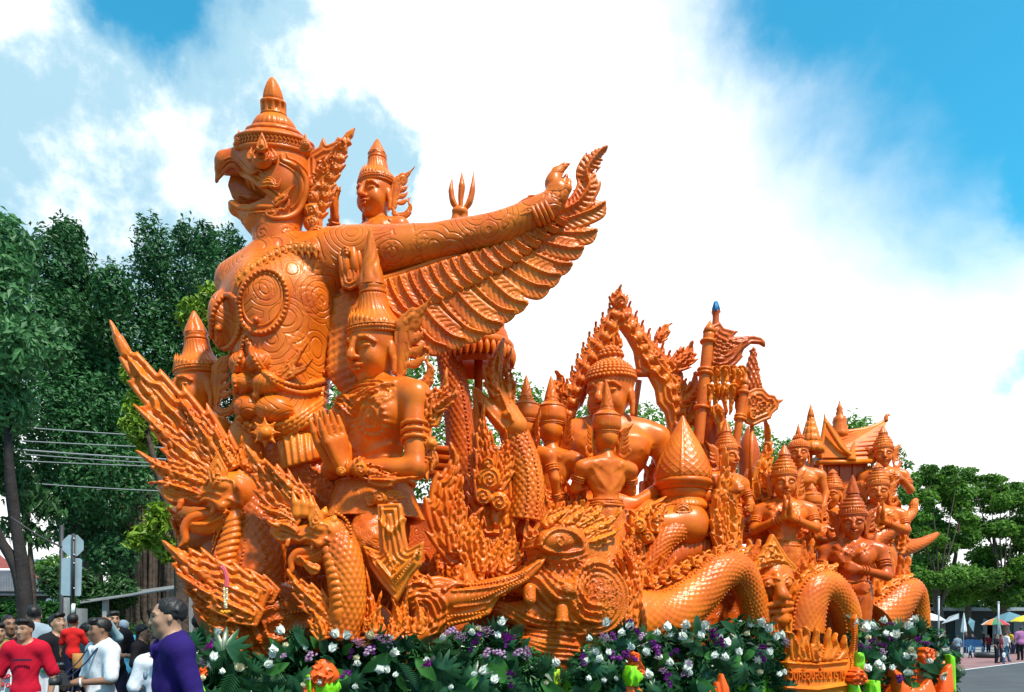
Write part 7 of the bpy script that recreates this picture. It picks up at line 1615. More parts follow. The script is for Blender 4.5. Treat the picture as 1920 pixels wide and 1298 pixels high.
def plate():
    fr = Fr(1535, 1250, v=-.62, yaw=24); m = fr.m
    g = thing('name_plate', 'carved wax name plate with raised Thai letters and flame fingers above', 'sign', (fr.o[0], fr.o[1], .6))
    S = Sculpt(fr, k=.012)
    S.flat([(1474, 1236), (1530, 1240), (1590, 1232), (1600, 1200), (1597, 1160), (1603, 1150), (1606, 1200), (1602, 1250), (1590, 1290), (1588, 1330), (1476, 1330), (1470, 1290)], 0, 12, edge=8)
    S.line([(1476, 1243), (1530, 1246), (1588, 1240)], 3, 6, z=12); S.line([(1478, 1290), (1530, 1293), (1585, 1284)], 3, 6, z=12); S.line([(1474, 1250), (1473, 1290)], 3, 4, z=12)
    pl = part('board', S.mesh('board', .010), WAX_HI, g, fr.mat)
    crest('flame_finger', fr, [([(1490, 1240), (1488, 1210), (1482, 1190), (1470, 1185)], 18, (0, 0), 6), ([(1505, 1240), (1498, 1210), (1498, 1176)], 15, (0, 1), 8), ([(1515, 1240), (1508, 1210), (1512, 1190), (1505, 1172)], 15, (1, 0), 8), ([(1529, 1242), (1529, 1210), (1529, 1176)], 22, (2, 2), 10), ([(1543, 1240), (1552, 1215), (1550, 1195), (1555, 1176)], 13, (0, 1), 8), ([(1553, 1240), (1566, 1215), (1562, 1200), (1567, 1185)], 12, (0, 1), 8), ([(1564, 1240), (1582, 1222), (1580, 1205), (1583, 1190)], 12, (0, 1), 6)], g, t=8, ribs=False, wax_=WAX_HI)
    S = Sculpt(fr, k=.01)
    S.flat([(1470, 1246), (1480, 1222), (1505, 1214), (1529, 1205), (1556, 1214), (1584, 1216), (1594, 1240), (1530, 1246)], 2, 9, lines=(6, 2)); part('fan_base', S.mesh('fb', .010), WAX_HI, g, fr.mat)
    part('bead_row', mesh('pb', *beads_px(fr, [(1602, 1170), (1602, 1210), (1596, 1250), (1588, 1290)], 2.0, 13)), WAX_HI, pl, fr.mat)['kind'] = 'stuff'
    cu = bpy.data.curves.new('plate_text', 'FONT'); cu.body = 'วัดศรีอุบลรัตนาราม'; cu.extrude = .02; cu.bevel_depth = .006; cu.size = .38; cu.resolution_u = 2; cu.bevel_resolution = 0; cu.align_x = 'CENTER'; cu.align_y = 'BOTTOM_BASELINE'
    to = bpy.data.objects.new('tmp_text', cu); COL.objects.link(to)
    dg = bpy.context.evaluated_depsgraph_get(); me = bpy.data.meshes.new_from_object(to.evaluated_get(dg)); bpy.data.objects.remove(to)
    co = np.array([v.co[:] for v in me.vertices]);
    a, b = fr.pt(1480, 1284, .1), fr.pt(1584, 1254, .1)
    sx = (b[0] - a[0]) / (co[:, 0].max() - co[:, 0].min()); sy = (b[1] - a[1]) / (co[:, 1].max() - co[:, 1].min()) * 1.15
    me.transform(Matrix.Diagonal((sx, sy, 1, 1)) @ Matrix.Translation((-co[:, 0].min(), -co[:, 1].min(), 0)))
    part('lettering', me, WAX, pl, fr.mat @ Matrix.Translation((a[0], a[1], 12 * m)))
plate()
# trident in the rider's raised hand
def trident():
    fr = Fr(865, 370, v=1.75, yaw=0); m = fr.m
    g = thing('trident', 'three-pronged trident head raised behind the winged arm', 'trident', tuple(fr.o))
    for L, r_ in (([(862, 396), (850, 380), (846, 358), (848, 335)], [6, 10, 9, 1]), ([(864, 396), (864, 372), (866, 350), (866, 323)], [6, 9, 11, 1]), ([(868, 396), (880, 380), (886, 356), (888, 323)], [6, 10, 9, 1])):
        C = crv([fr.pt(x, y) for x, y in L], 24); part('prong', mesh('pr', *sweepvf(C, np.interp(np.linspace(0, 1, 24), np.linspace(0, 1, 4), r_) * m, 10, flat=(1, .6))), WAX, g, fr.mat)
    S = Sculpt(fr, k=.02); S.cap((854, 425, 0), (858, 400, 0), 12, 9); S.ell((862, 396, 4), (15, 9, 9)); S.cap((866, 430, 0), (870, 400, 0), 9, 8)
    part('socket', S.mesh('so', .010), WAX, g, fr.mat)
trident()
# ================================================================== people
def cloth(name, c, **k): return mat(name, c, .85, .15, bump=(45, .35, .006), var=.22, var_scale=7, **k)
SKIN = mat('skin', (.40, .22, .14), .5, .4, var=.12, var_scale=9, sss=.1); SKIN_D = mat('tanned_skin', (.26, .13, .08), .5, .4, var=.12, var_scale=9, sss=.1)
HAIR = mat('black_hair', (.012, .011, .012), .5, .4, bump=(150, .4, .004)); EYEW = mat('eye_white', (.7, .68, .66), .3); LIPS = mat('lips', (.26, .08, .06), .5); BROW = mat('brow', (.02, .015, .015), .7)
CLO = {n: cloth('cloth_' + n, c) for n, c in dict(purple=(.022, .010, .115), red=(.50, .008, .03), brightred=(.62, .02, .02), white=(.70, .73, .80), grey=(.30, .38, .46), black=(.012, .012, .016), teal=(.012, .04, .05), jeans=(.05, .13, .22), navy=(.015, .02, .05), khaki=(.10, .11, .11), stripe=(.25, .42, .5), pink=(.45, .18, .38), lblue=(.08, .38, .62), yellow=(.75, .45, .03), greyblue=(.22, .30, .38), maroon=(.16, .015, .03), green=(.16, .25, .02)).items()}
def person(label, px, top, depth, h, yaw, shirt='black', pants='navy', skin=None, head_yaw=0, tilt=0, arms=None, sleeve=.45, hair='short', fat=1.0, group='people watching the float', hh=.0105, pose=None, collar=False, seat=False, shoes=True, ground=None, extra=None, female=False, hs=1.0):
    fat *= .92
    """standing figure; px = picture x of the head, top = picture y of its crown; arms = ((elbow, wrist) right, (elbow, wrist) left) in metres for a 1.7 m body"""
    s = h / 1.7; c = at(px, 0, depth); zt = at(px, top, depth)[2]; z0 = zt - h if ground is None else ground
    M = Matrix.Translation((c[0], c[1], max(0, z0) if ground is None else ground)) @ Matrix.Rotation(R(yaw), 4, 'Z') @ Matrix.Rotation(R(90), 4, 'X') @ Matrix.Scale((zt - max(0, z0)) / 1.7 if ground is None else s, 4)
    g = thing('person', label, 'person', (c[0], c[1], max(0, z0)), group)
    sk = skin or SKIN
    arms = arms or (((.27, 1.10, -.02), (.27, .84, .06)), ((-.27, 1.10, -.02), (-.27, .84, .06)))
    f = fat
    def torso(S, o, k=.06, lo=.86):
        S.ell((0, 1.27, -.01), (.165 * f + o, .20, .105 * f + o), k=k); S.cap((-.13, 1.385, -.015), (.13, 1.385, -.015), .065 + o, k=k)
        S.cap((0, 1.15, 0), (0, .98, .0), .125 * f + o, .135 * f + o, k=k, flat=.78); S.ell((0, .92, -.01), (.155 * f + o, .11, .115 * f + o), k=k)
        if female:
            for q in (-1, 1): S.ell((q * .075, 1.25, .085), (.07 + o, .07 + o, .06 + o), k=.04)
        for q in (-1, 1): S.cap((0, 1.45, -.02), (q * .13, 1.40, -.015), .055 + o, .062 + o, k=k)
    def sholder(q): return np.array((q * .185 * (.5 + .5 * f), 1.375, -.015))
    def legs(S, o, kk=.04, end=.10):
        if seat:
            for q in (-1, 1): S.cap((q * .085, .90, 0), (q * .12, .88, .40), .085 + o, .062 + o, k=kk); S.cap((q * .12, .88, .40), (q * .12, .50, .42), .062 + o, .045 + o, k=kk)
            return
        lp = pose or ((.09, 0), (-.09, 0))
        for q, (x, z) in zip((1, -1), lp):
            S.cap((q * .085, .86, 0), ((q * .085 + x) / 2 + q * .005, .47, z * .5 + .02), .088 * (.6 + .4 * f) + o, .060 + o, k=kk); S.cap(((q * .085 + x) / 2 + q * .005, .47, z * .5 + .02), (x, end, z - .01), .060 + o, .042 + o * 1.5, k=kk)
    # body: one continuous skin
    S = Sculpt(None, k=.04)
    torso(S, -.008); legs(S, -.006, end=.08)
    for q, (e, w) in zip((1, -1), arms):
        sh = sholder(q); e, w = np.array(e, float), np.array(w, float)
        S.cap(sh, e, .052 * (.5 + .5 * f), .040, k=.05); S.cap(e, w, .041, .027, k=.03)
        d = w - e; nr = np.array((q, 0, .35)); hand(S, w, d, nr, .17, .35, q, k=.01)
    for q in (1, -1):
        x, z = (pose or ((.09, 0), (-.09, 0)))[0 if q > 0 else 1] if not seat else (q * .12, .42); y = .03 if not seat else .44
        S.cap((x, y, z - .03), (x + q * .02, y - .003, z + .14), .038, .032, k=.03)
    hm = Matrix.Translation((0, 1.46, -.01)) @ Matrix.Rotation(R(head_yaw), 4, 'Y') @ Matrix.Rotation(R(tilt), 4, 'X')
    def H(p): return np.array(hm @ Vector((p[0] * hs, (p[1] + .125) * hs, p[2] * hs + .02)))
    S.cap((0, 1.38, -.02), H((0, -.05, -.02)), .056, .054, k=.03)
    ry = (tilt, head_yaw, 0)
    def hell(c_, r_, k=.03, mode='add'): 
        Rm = (Matrix.Rotation(R(head_yaw), 3, 'Y') @ Matrix.Rotation(R(tilt), 3, 'X')).to_euler(); S.ell(H(c_), tuple(q * hs for q in r_), rot=tuple(math.degrees(q) for q in Rm), k=k, mode=mode)
    hell((0, .036, -.014), (.071, .084, .090)); hell((0, -.018, .026), (.060, .084, .062)); hell((0, -.068, .022), (.053, .042, .056)); hell((0, -.098, .064), (.022, .017, .018), .03)
    for q in (-1, 1):
        hell((q * .036, -.015, .058), (.030, .030, .026), .02); hell((q * .073, -.005, -.008), (.009, .027, .016), .006)
        S.tube([H((q * .012, .030, .084)), H((q * .034, .036, .080)), H((q * .056, .026, .062))], .009, k=.014)
        hell((q * .032, .014, .088), (.017, .010, .012), .008, 'cut')
        hell((q * .012, -.034, .088), (.010, .009, .010), .008)
    S.tube([H((0, .026, .084)), H((0, -.006, .094)), H((0, -.030, .103))], [.006, .008, .012], k=.012)
    S.tube([H((-.024, -.060, .076)), H((0, -.057, .087)), H((.024, -.060, .076))], .0075, k=.008); hell((0, -.070, .080), (.018, .008, .009), .008)
    S.tube([H((-.026, -.0635, .080)), H((0, -.0635, .092)), H((.026, -.0635, .080))], .003, k=.004, mode='cut')
    body = part('body', S.mesh('body', hh), sk, g, M)
    # eyes and brows
    V = []
    for q in (-1, 1): V.append(ballvf(H((q * .032, .013, .076)), (.012, .0075, .009), 10, 8))
    for v in V: part('eye', mesh('eye', *v), BROW, g, M)
    V = []
    for q in (-1, 1): V.append(sweepvf([H((q * .013, .034, .092)), H((q * .034, .042, .088)), H((q * .056, .032, .071))], [.003, .0045, .002], 6))
    for v in V: part('eyebrow', mesh('brow', *v), BROW, g, M)
    # hair
    S = Sculpt(None, k=.02)
    Rm = (Matrix.Rotation(R(head_yaw), 3, 'Y') @ Matrix.Rotation(R(tilt), 3, 'X')).to_euler(); rt = tuple(math.degrees(q) for q in Rm)
    if hair != 'bald':
        S.ell(H((0, .044, -.022)), (.078 * hs, .086 * hs, .097 * hs), rot=rt)
        if hair == 'buzz': S.ell(H((0, .0, .055)), (.12, .075, .085), rot=rt, mode='cut', k=.01)
        else: S.ell(H((0, -.018, .068)), (.12, .072, .075), rot=rt, mode='cut', k=.012)
        if hair == 'thin': S.ell(H((0, .065, .105)), (.05, .07, .06), rot=rt, mode='cut', k=.02)
        S.ell(H((0, -.12, .0)), (.15, .075, .15), rot=rt, mode='cut', k=.01) if hair not in ('long',) else None
        for q in (-1, 1): S.ell(H((q * .085, -.008, .0)), (.016, .034, .028), rot=rt, mode='cut', k=.006)
        if hair in ('short', 'fringe'):
            S.ell(H((.008, .098, .052)), (.062, .030, .048), rot=rt, k=.02); S.ell(H((-.03, .085, .066)), (.035, .024, .030), rot=rt, k=.015)
            if hair == 'fringe': S.ell(H((.02, .082, .080)), (.036, .022, .022), rot=rt, k=.015)
        rr = random.Random(int(px * 7)); hp = [rr.uniform(0, 6) for _ in range(3)]
        def strands(X, Y, Z): return f4(.0045) * np.sin(X * 150 + np.sin(Z * 40 + hp[0]) * 3 + Y * 60) * np.sin(Z * 45 + Y * 70 + hp[1]) + f4(.003) * np.sin(X * 260 - Z * 190 + hp[2])
        S.field((-1, 1, -1), (1, 2.2, 1), strands)
        if hair == 'long': S.cap(H((0, .02, -.06)), H((0, -.16, -.075)), .062, .055, flat=.6); S.cap(H((0, -.16, -.075)), H((.0, -.40, -.075)), .055, .03, flat=.5)
    if S.ops: part('hair', S.mesh('hair', hh * .8), HAIR if hair != 'grey' else CLO['greyblue'], g, M)
    # shirt with folds, sleeves, hem
    S = Sculpt(None, k=.05); torso(S, .012)
    for q, (e, w) in zip((1, -1), arms):
        sh = sholder(q); e, w = np.array(e, float), np.array(w, float)
        if sleeve <= .6: S.cap(sh, sh + (e - sh) * (sleeve / .5 if sleeve < .5 else 1), .072 * (.5 + .5 * f), .068, k=.05)
        else: S.cap(sh, e, .070 * (.5 + .5 * f), .056, k=.05); S.cap(e, e + (w - e) * .92, .056, .042, k=.03)
    S.ell((0, 1.50, .03), (.085, .075, .085), mode='cut', k=.015)
    if not female: S.cap((0, .95, 0), (0, .84, 0), .150 * f, .155 * f, flat=.76, k=.04)
    S.prism([(-1, .4), (1, .4), (1, .80), (-1, .80)], -1, 1) if not seat else None
    rr = random.Random(int(px * 3 + top)); ph = [rr.uniform(0, 6) for _ in range(4)]
    def fold(X, Y, Z): return (f4(.0035) * np.sin(Y * 26 + X * 34 + ph[0]) * np.sin(X * 17 - Y * 7 + ph[1]) + f4(.0022) * np.sin(Y * 60 - X * 75 + Z * 30 + ph[2]) * np.sin(Y * 9 + ph[3])) * np.clip((f4(1.42) - Y) * 8, 0, 1)
    S.field((-2, -2, -2), (2, 3, 2), fold)
    if collar:
        S.tube([(.095, 1.455, -.04), (.085, 1.45, .03), (.035, 1.40, .085), (.012, 1.36, .10)], [.024, .026, .026, .012], k=.015); S.tube([(-.095, 1.455, -.04), (-.085, 1.45, .03), (-.035, 1.40, .085), (-.012, 1.36, .10)], [.024, .026, .026, .012], k=.015); S.tube([(.095, 1.455, -.04), (0, 1.465, -.085), (-.095, 1.455, -.04)], .024, k=.015, n=8)
        S.line([(0, 1.36), (0, .85)], .008, .006, zmin=0)
    sh_o = part('shirt', S.mesh('shirt', hh), CLO[shirt], g, M)
    if not collar: part('neckband', mesh('nb', *sweepvf([(.078 * math.sin(t), 1.438 - .028 * math.cos(t), -.008 + .080 * math.cos(t)) for t in np.linspace(0, 2 * math.pi, 28, endpoint=False)], .009, 6, closed=True)), CLO[shirt], sh_o, M)
    part('lips', mesh('lips', *join([sweepvf([H((-.022, -.062, .079)), H((-.008, -.0585, .0895)), H((.008, -.0585, .0895)), H((.022, -.062, .079))], [.002, .0042, .0042, .002], 6), sweepvf([H((-.020, -.065, .079)), H((0, -.070, .0895)), H((.020, -.065, .079))], [.002, .005, .002], 6)])), LIPS, g, M)
    S = Sculpt(None, k=.04); legs(S, .014); S.ell((0, .90, -.01), (.152 * f, .10, .112 * f)); part('trousers', S.mesh('trousers', hh * 1.2), CLO[pants], g, M)
    if shoes:
        S = Sculpt(None, k=.02)
        for q in (1, -1):
            x, z = (pose or ((.09, 0), (-.09, 0)))[0 if q > 0 else 1] if not seat else (q * .12, .42); y = .035 if not seat else .44
            S.cap((x, y, z - .04), (x + q * .02, y - .005, z + .15), .045, .038)
        part('shoes', S.mesh('shoes', hh), CLO['black'], g, M)
    return g, M, H, sh_o
WB = mat('watch_white', (.75, .75, .74), .4)
def crowd_left():
    J = lambda a, b: (a, b)
    # man in purple jacket, nearest
    g, M, H, so = person('man in a purple zip jacket looking left, nearest to the camera', 320, 1124, 5.1, 1.78, -52, 'purple', 'khaki', None, -12, 3, (((.24, 1.10, -.08), (.26, .86, .04)), ((-.25, 1.10, -.06), (-.24, .86, .06))), .9, 'thin', .98, hh=.0075, collar=True)
    S = Sculpt(None, k=.005); S.ell((-.085, 1.235, .125), (.022, .03, .012)); part('badge', S.mesh('badge', .005), CLO['greyblue'], so, M)
    # red t-shirt man
    g, M, H, so = person('man in a red t-shirt with a white watch beside the banner', 48, 1162, 8.5, 1.71, 12, 'red', 'greyblue', SKIN, -14, 0, (((.26, 1.12, -.04), (.24, .86, .02)), ((-.27, 1.11, -.03), (-.26, .86, .04))), .45, 'short', .92)
    for i in range(8): x = -.07 + i * .022; part('print_mark', mesh('pm', *boxvf((x, 1.262, .128), (x + .016, 1.285, .136)), smooth=False), CLO['navy'], so, M)
    part('watch', mesh('w', *ringvf((-.273, .90, .035), (0, 1, -.15), .033, .012)), WB, g, M)
    # man with camera
    g, M, H, so = person('man in a white polo shirt holding a camera with a neck strap', 190, 1160, 7.9, 1.72, -36, 'white', 'khaki', SKIN_D, -10, 3, (((.26, 1.10, .04), (.06, 1.08, .30)), ((-.26, 1.10, .02), (-.08, 1.05, .30))), .45, 'fringe', 1.08, collar=True)
    cm = thing('camera', 'black camera held in both hands by the man in white polo', 'camera', tuple(M @ Vector((0, 1.1, .36))))
    part('camera_body', mesh('cb', *boxvf((-.07, 1.06, .33), (.07, 1.15, .40)), smooth=False), DARKM, cm, M); part('lens', mesh('ln', *sweepvf([(0, 1.10, .40), (0, 1.10, .48)], .036, 16)), DARKM, cm, M); part('viewfinder', mesh('vf', *boxvf((-.025, 1.15, .34), (.025, 1.175, .39)), smooth=False), DARKM, cm, M)
    part('strap', mesh('st', *join([sweepvf(crv([(.07, 1.13, .35), (.08, 1.28, .18), (.085, 1.42, .07), (.05, 1.48, -.06), (0, 1.49, -.085)], 24), .012, 6, flat=(.3, 1.4)), sweepvf(crv([(-.07, 1.13, .35), (-.08, 1.28, .18), (-.085, 1.42, .07), (-.05, 1.48, -.06), (0, 1.49, -.085)], 24), .012, 6, flat=(.3, 1.4))])), CLO['navy'], cm, M)
    part('wrist_band', mesh('wb', *ringvf((.11, 1.085, .25), (-.6, -.1, .8), .034, .010)), WB, g, M)
    # grey t-shirt from behind
    person('man in a pale grey t-shirt seen from behind', 64, 1136, 9.8, 1.84, 205, 'grey', 'black', SKIN, 0, 0, (((.30, 1.10, -.02), (.30, .88, .12)), ((-.29, 1.10, -.02), (-.29, .84, .06))), .45, 'short', 1.12)
    # father with child
    person('man in black looking up while carrying a child', 111, 1152, 9.4, 1.76, 62, 'black', 'black', SKIN, 0, -16, (((.25, 1.12, .06), (.10, 1.05, .32)), ((-.26, 1.10, 0), (-.06, 1.02, .32))), .45, 'short', 1.0)
    person('small child in a bright red t-shirt carried on an arm, seen from behind', 137, 1158, 9.0, .84, 195, 'brightred', 'navy', SKIN, 0, 0, (((.25, 1.14, .06), (.28, .95, .10)), ((-.25, 1.14, .08), (-.20, 1.0, .26))), .45, 'short', 1.0, ground=at(137, 1158, 9.0)[2] - .86, shoes=False, hs=1.5)
    bk = thing('basket', 'small woven rice basket hanging at the barrier by the carried child', 'basket', tuple(at(147, 1255, 8.9)))
    part('weave', mesh('bw', *xf(lathevf(np.array([(0, -.10), (.05, -.10), (.055, -.08), (.062, 0), (.058, .07), (.05, .075), (.05, .03), (0, .03)]), 28, lambda t, y, i: 1 + .03 * np.sign(np.sin(t * 14) * np.sin(y * 160))), Matrix.Rotation(R(90), 4, 'X'))), mat('rattan', (.45, .22, .06), .8, bump=(60, .5, .004)), bk, Matrix.Translation(at(147, 1238, 8.9)))
    # profile in dark teal
    person('person in a dark teal t-shirt in profile facing right, behind the camera man', 167, 1169, 9.6, 1.66, 105, 'teal', 'navy', SKIN_D, 0, 0, None, .45, 'short', 1.1)
    person('young man in a black t-shirt with printed front, facing the street', 212, 1147, 11.2, 1.80, 34, 'black', 'navy', SKIN, 6, 0, (((.26, 1.10, .0), (.10, 1.12, .24)), ((-.26, 1.10, 0), (-.24, .86, .08))), .45, 'short', 1.0)
    person('person in striped sleeves raising both hands above the crowd', 184, 1168, 10.4, 1.70, 50, 'stripe', 'navy', SKIN, 0, 0, (((.22, 1.50, .10), (.06, 1.72, .16)), ((-.22, 1.48, .12), (.0, 1.70, .20))), .9, 'short', .95)
    person('grey-haired person in teal standing before the banyan trunk', 232, 1164, 12.4, 1.72, 190, 'lblue', 'navy', SKIN, 0, 0, None, .45, 'grey', 1.0)
    person('girl in a black top with red sleeves and blue jeans, long hair', 268, 1172, 10.6, 1.62, 92, 'black', 'jeans', SKIN, 6, 0, (((.21, 1.12, -.02), (.20, .90, .12)), ((-.23, 1.14, -.02), (-.22, .90, .04))), .45, 'long', .82, female=True)
    person('boy holding a hand to his mouth beside the man in purple', 297, 1187, 7.4, 1.52, 18, 'white', 'navy', SKIN_D, 8, 0, (((.24, 1.14, .06), (.02, 1.40, .14)), ((-.24, 1.12, .0), (-.22, .90, .06))), .45, 'short', .85)
    person('person in black seen from behind, right of the man in purple', 375, 1153, 9.0, 1.74, 175, 'black', 'navy', SKIN, 0, 0, None, .45, 'short', 1.0)
    person('person in white beside the black-shirted one at the bow flames', 394, 1164, 9.6, 1.70, 60, 'white', 'navy', SKIN, 0, 0, None, .45, 'short', .9)
    person('boy with cropped hair in a black shirt at the left edge', 17, 1155, 9.6, 1.72, 40, 'black', 'navy', SKIN_D, 8, 0, (((.25, 1.12, .04), (.08, 1.04, .24)), ((-.25, 1.12, .02), (-.06, 1.02, .26))), .45, 'buzz', .95)
    person('child in a green shirt half out of the picture at the left edge', -2, 1170, 9.3, 1.55, 36, 'green', 'navy', SKIN, 0, 0, None, .45, 'short', .9)
    # barrier with banners
    D = 9.1; z = at(0, 1245, D)[2]
    g = thing('crowd_barrier', 'steel crowd barrier with a thin top rail and pale posts', 'barrier', tuple(at(80, 1245, D)[:2]) + (0,))
    part('rail', mesh('r', *sweepvf([at(-80, 1246, D), at(168, 1245, D)], .014, 8)), STEEL, g); part('rail', mesh('r', *sweepvf([at(-80, 1400, D), at(168, 1400, D)], .014, 8)), STEEL, g)
    for x in (-60, 20, 108, 133, 167): part('post', mesh('p', *sweepvf([(at(x, 0, D)[0], D, 0), (at(x, 0, D)[0], D, z)], .018 if x != 133 else .024, 8)), STEEL if x != 133 else WHITEP, g)
    def banner(label, x0, x1, cat='banner'):
        a, b = at(x0, 1247, D - .03), at(x1, 1247, D - .03); n = 24; V = []
        for j in range(12):
            for i in range(n): t = i / (n - 1); V.append((a[0] + (b[0] - a[0]) * t, D - .04 - .012 * math.sin(t * 17 + j * .2) * (j / 11), z - .02 - j * .075))
        V = np.array(V); V2 = V + (0, .006, 0); q = [(j * n + i, (j + 1) * n + i, (j + 1) * n + i + 1, j * n + i + 1) for j in range(11) for i in range(n - 1)]
        g = thing('banner', label, cat, (a[0], D, z), 'banners on the barrier'); part('cloth', mesh('bc', np.concatenate([V, V2]), [np.array(q), ]), CLO['white'], g)
        return g, a, b
    g, a, b = banner('white banner with curly red letters on the barrier at the left edge', -70, 21)
    RED_ = mat('banner_red', (.55, .01, .04), .7)
    for (x, y, r_) in ((8, 1270, 4.2), (16, 1268, 3.4), (3, 1284, 4.4), (15, 1286, 4.2), (-12, 1272, 4.2), (-14, 1286, 4.2)):
        c = at(x, y, D - .062); part('letter_curl', mesh('lc', *sweepvf([(c[0] + r_ * D / FPX * math.cos(t) * (1 - .08 * t), D - .062, c[2] + r_ * D / FPX * math.sin(t) * (1 - .08 * t)) for t in np.linspace(-.5, 6.2, 24)], .009, 6, flat=(1, 1))), RED_, g)
    g, a, b = banner('white banner with a green hexagon emblem on the barrier', 71, 109)
    hx = mat('emblem_green', (.02, .22, .07), .7); hy = mat('emblem_gold', (.55, .45, .08), .7); hb = mat('emblem_blue', (.05, .4, .55), .7)
    def flatp(name, pts, y, m): 
        me = bpy.data.meshes.new(name); V = [tuple(at(px, py, D)) for px, py in pts]; V = [(v[0], y, v[2]) for v in V]; k = len(V); me.from_pydata(V + [(v[0], y + .004, v[2]) for v in V], [], [tuple(range(k))[::-1], tuple(range(k, 2 * k))] + [(i, (i + 1) % k, (i + 1) % k + k, i + k) for i in range(k)]); part(name, me, m, g)
    flatp('emblem_border', [(77, 1247.5), (105, 1247.5), (106, 1250), (98, 1263), (86, 1263), (75, 1252)], D - .062, hy); flatp('emblem_field', [(79, 1248.5), (103, 1248.5), (104, 1250), (97, 1261.5), (87, 1261.5), (77, 1252)], D - .068, hx)
    flatp('emblem_disc', [(90.5 + 5 * math.cos(t), 1254 + 4.6 * math.sin(t)) for t in np.linspace(0, 2 * math.pi, 20, endpoint=False)], D - .074, hb); flatp('emblem_peak', [(87.5, 1256), (90.5, 1250.5), (93.5, 1256)], D - .08, CLO['navy'])
crowd_left()
def crowd_right():
    A = dict(hh=.024, group='people across the road')
    HO = ((.14, .16), (-.10, -.18))
    person('woman in black standing still with a hand at her face', 1868, 1189, 37.5, 1.62, 40, 'black', 'black', SKIN, 0, 0, (((.24, 1.14, .06), (.06, 1.36, .16)), ((-.24, 1.12, 0), (-.2, .9, .1))), .45, 'long', .95, female=True, **A)
    person('woman in white top and jeans striding behind the woman in black', 1886, 1186, 39, 1.66, 100, 'white', 'jeans', SKIN, 0, 0, None, .45, 'short', .95, pose=((.10, .30), (-.08, -.25)), **A)
    person('woman in a maroon top between the woman in black and the walker', 1877, 1190, 38.3, 1.6, 60, 'maroon', 'navy', SKIN, 0, 0, None, .45, 'long', .95, **A)
    person('toddler in a white shirt and pink shoes on the road', 1882, 1221, 36.8, .84, -160, 'white', 'jeans', SKIN, 0, 0, None, .45, 'short', 1.1, hs=1.4, **A)
    person('man in a pink shirt walking away at the right edge', 1913, 1176, 41, 1.72, 170, 'pink', 'black', SKIN_D, 0, 0, None, .45, 'short', 1.25, **A)
    person('child in bright blue running by the kerb', 1819, 1208, 44, 1.0, -120, 'lblue', 'navy', SKIN_D, 0, 0, None, .45, 'short', 1.0, pose=((.10, .15), (-.08, -.15)), **A)
    person('man in a grey-blue shirt bending over beside the garland', 1795, 1192, 45, 1.62, 170, 'greyblue', 'navy', SKIN, 0, 12, None, .45, 'short', 1.3, **A)
    person('dark-haired woman with white collar nearest the garland', 1787, 1203, 36, 1.15, 20, 'navy', 'black', SKIN, 0, 0, None, .9, 'long', 1.1, **A)
    person('child in navy crouching beside the dark-haired woman', 1797, 1212, 36.5, .95, -140, 'navy', 'black', SKIN_D, 0, 0, None, .9, 'short', 1.2, pose=((.10, .12), (-.08, -.10)), **A)
    for i, (x, t, sh, lab) in enumerate(((1811, 1186, 'black', 'seated onlooker in black left of the blue chairs'), (1823, 1188, 'navy', 'seated onlooker in navy on the blue chair'), (1843, 1182, 'black', 'standing onlooker in black under the trees'), (1853, 1190, 'maroon', 'onlooker in maroon behind the tyre'), (1893, 1184, 'yellow', 'onlooker in yellow at the food stall'), (1900, 1190, 'greyblue', 'seated onlooker in grey at the food stall'), (1906, 1196, 'maroon', 'onlooker in dark red by the pink-shirted man'))):
        person(lab, x, t, 49 + i * .5, 1.6, [10, -30, 40, 0, -60, 20, 80][i], sh, 'navy', SKIN if i % 2 else SKIN_D, 0, 0, None, .45, ['long', 'short'][i % 2], 1.0, **A)
crowd_right()
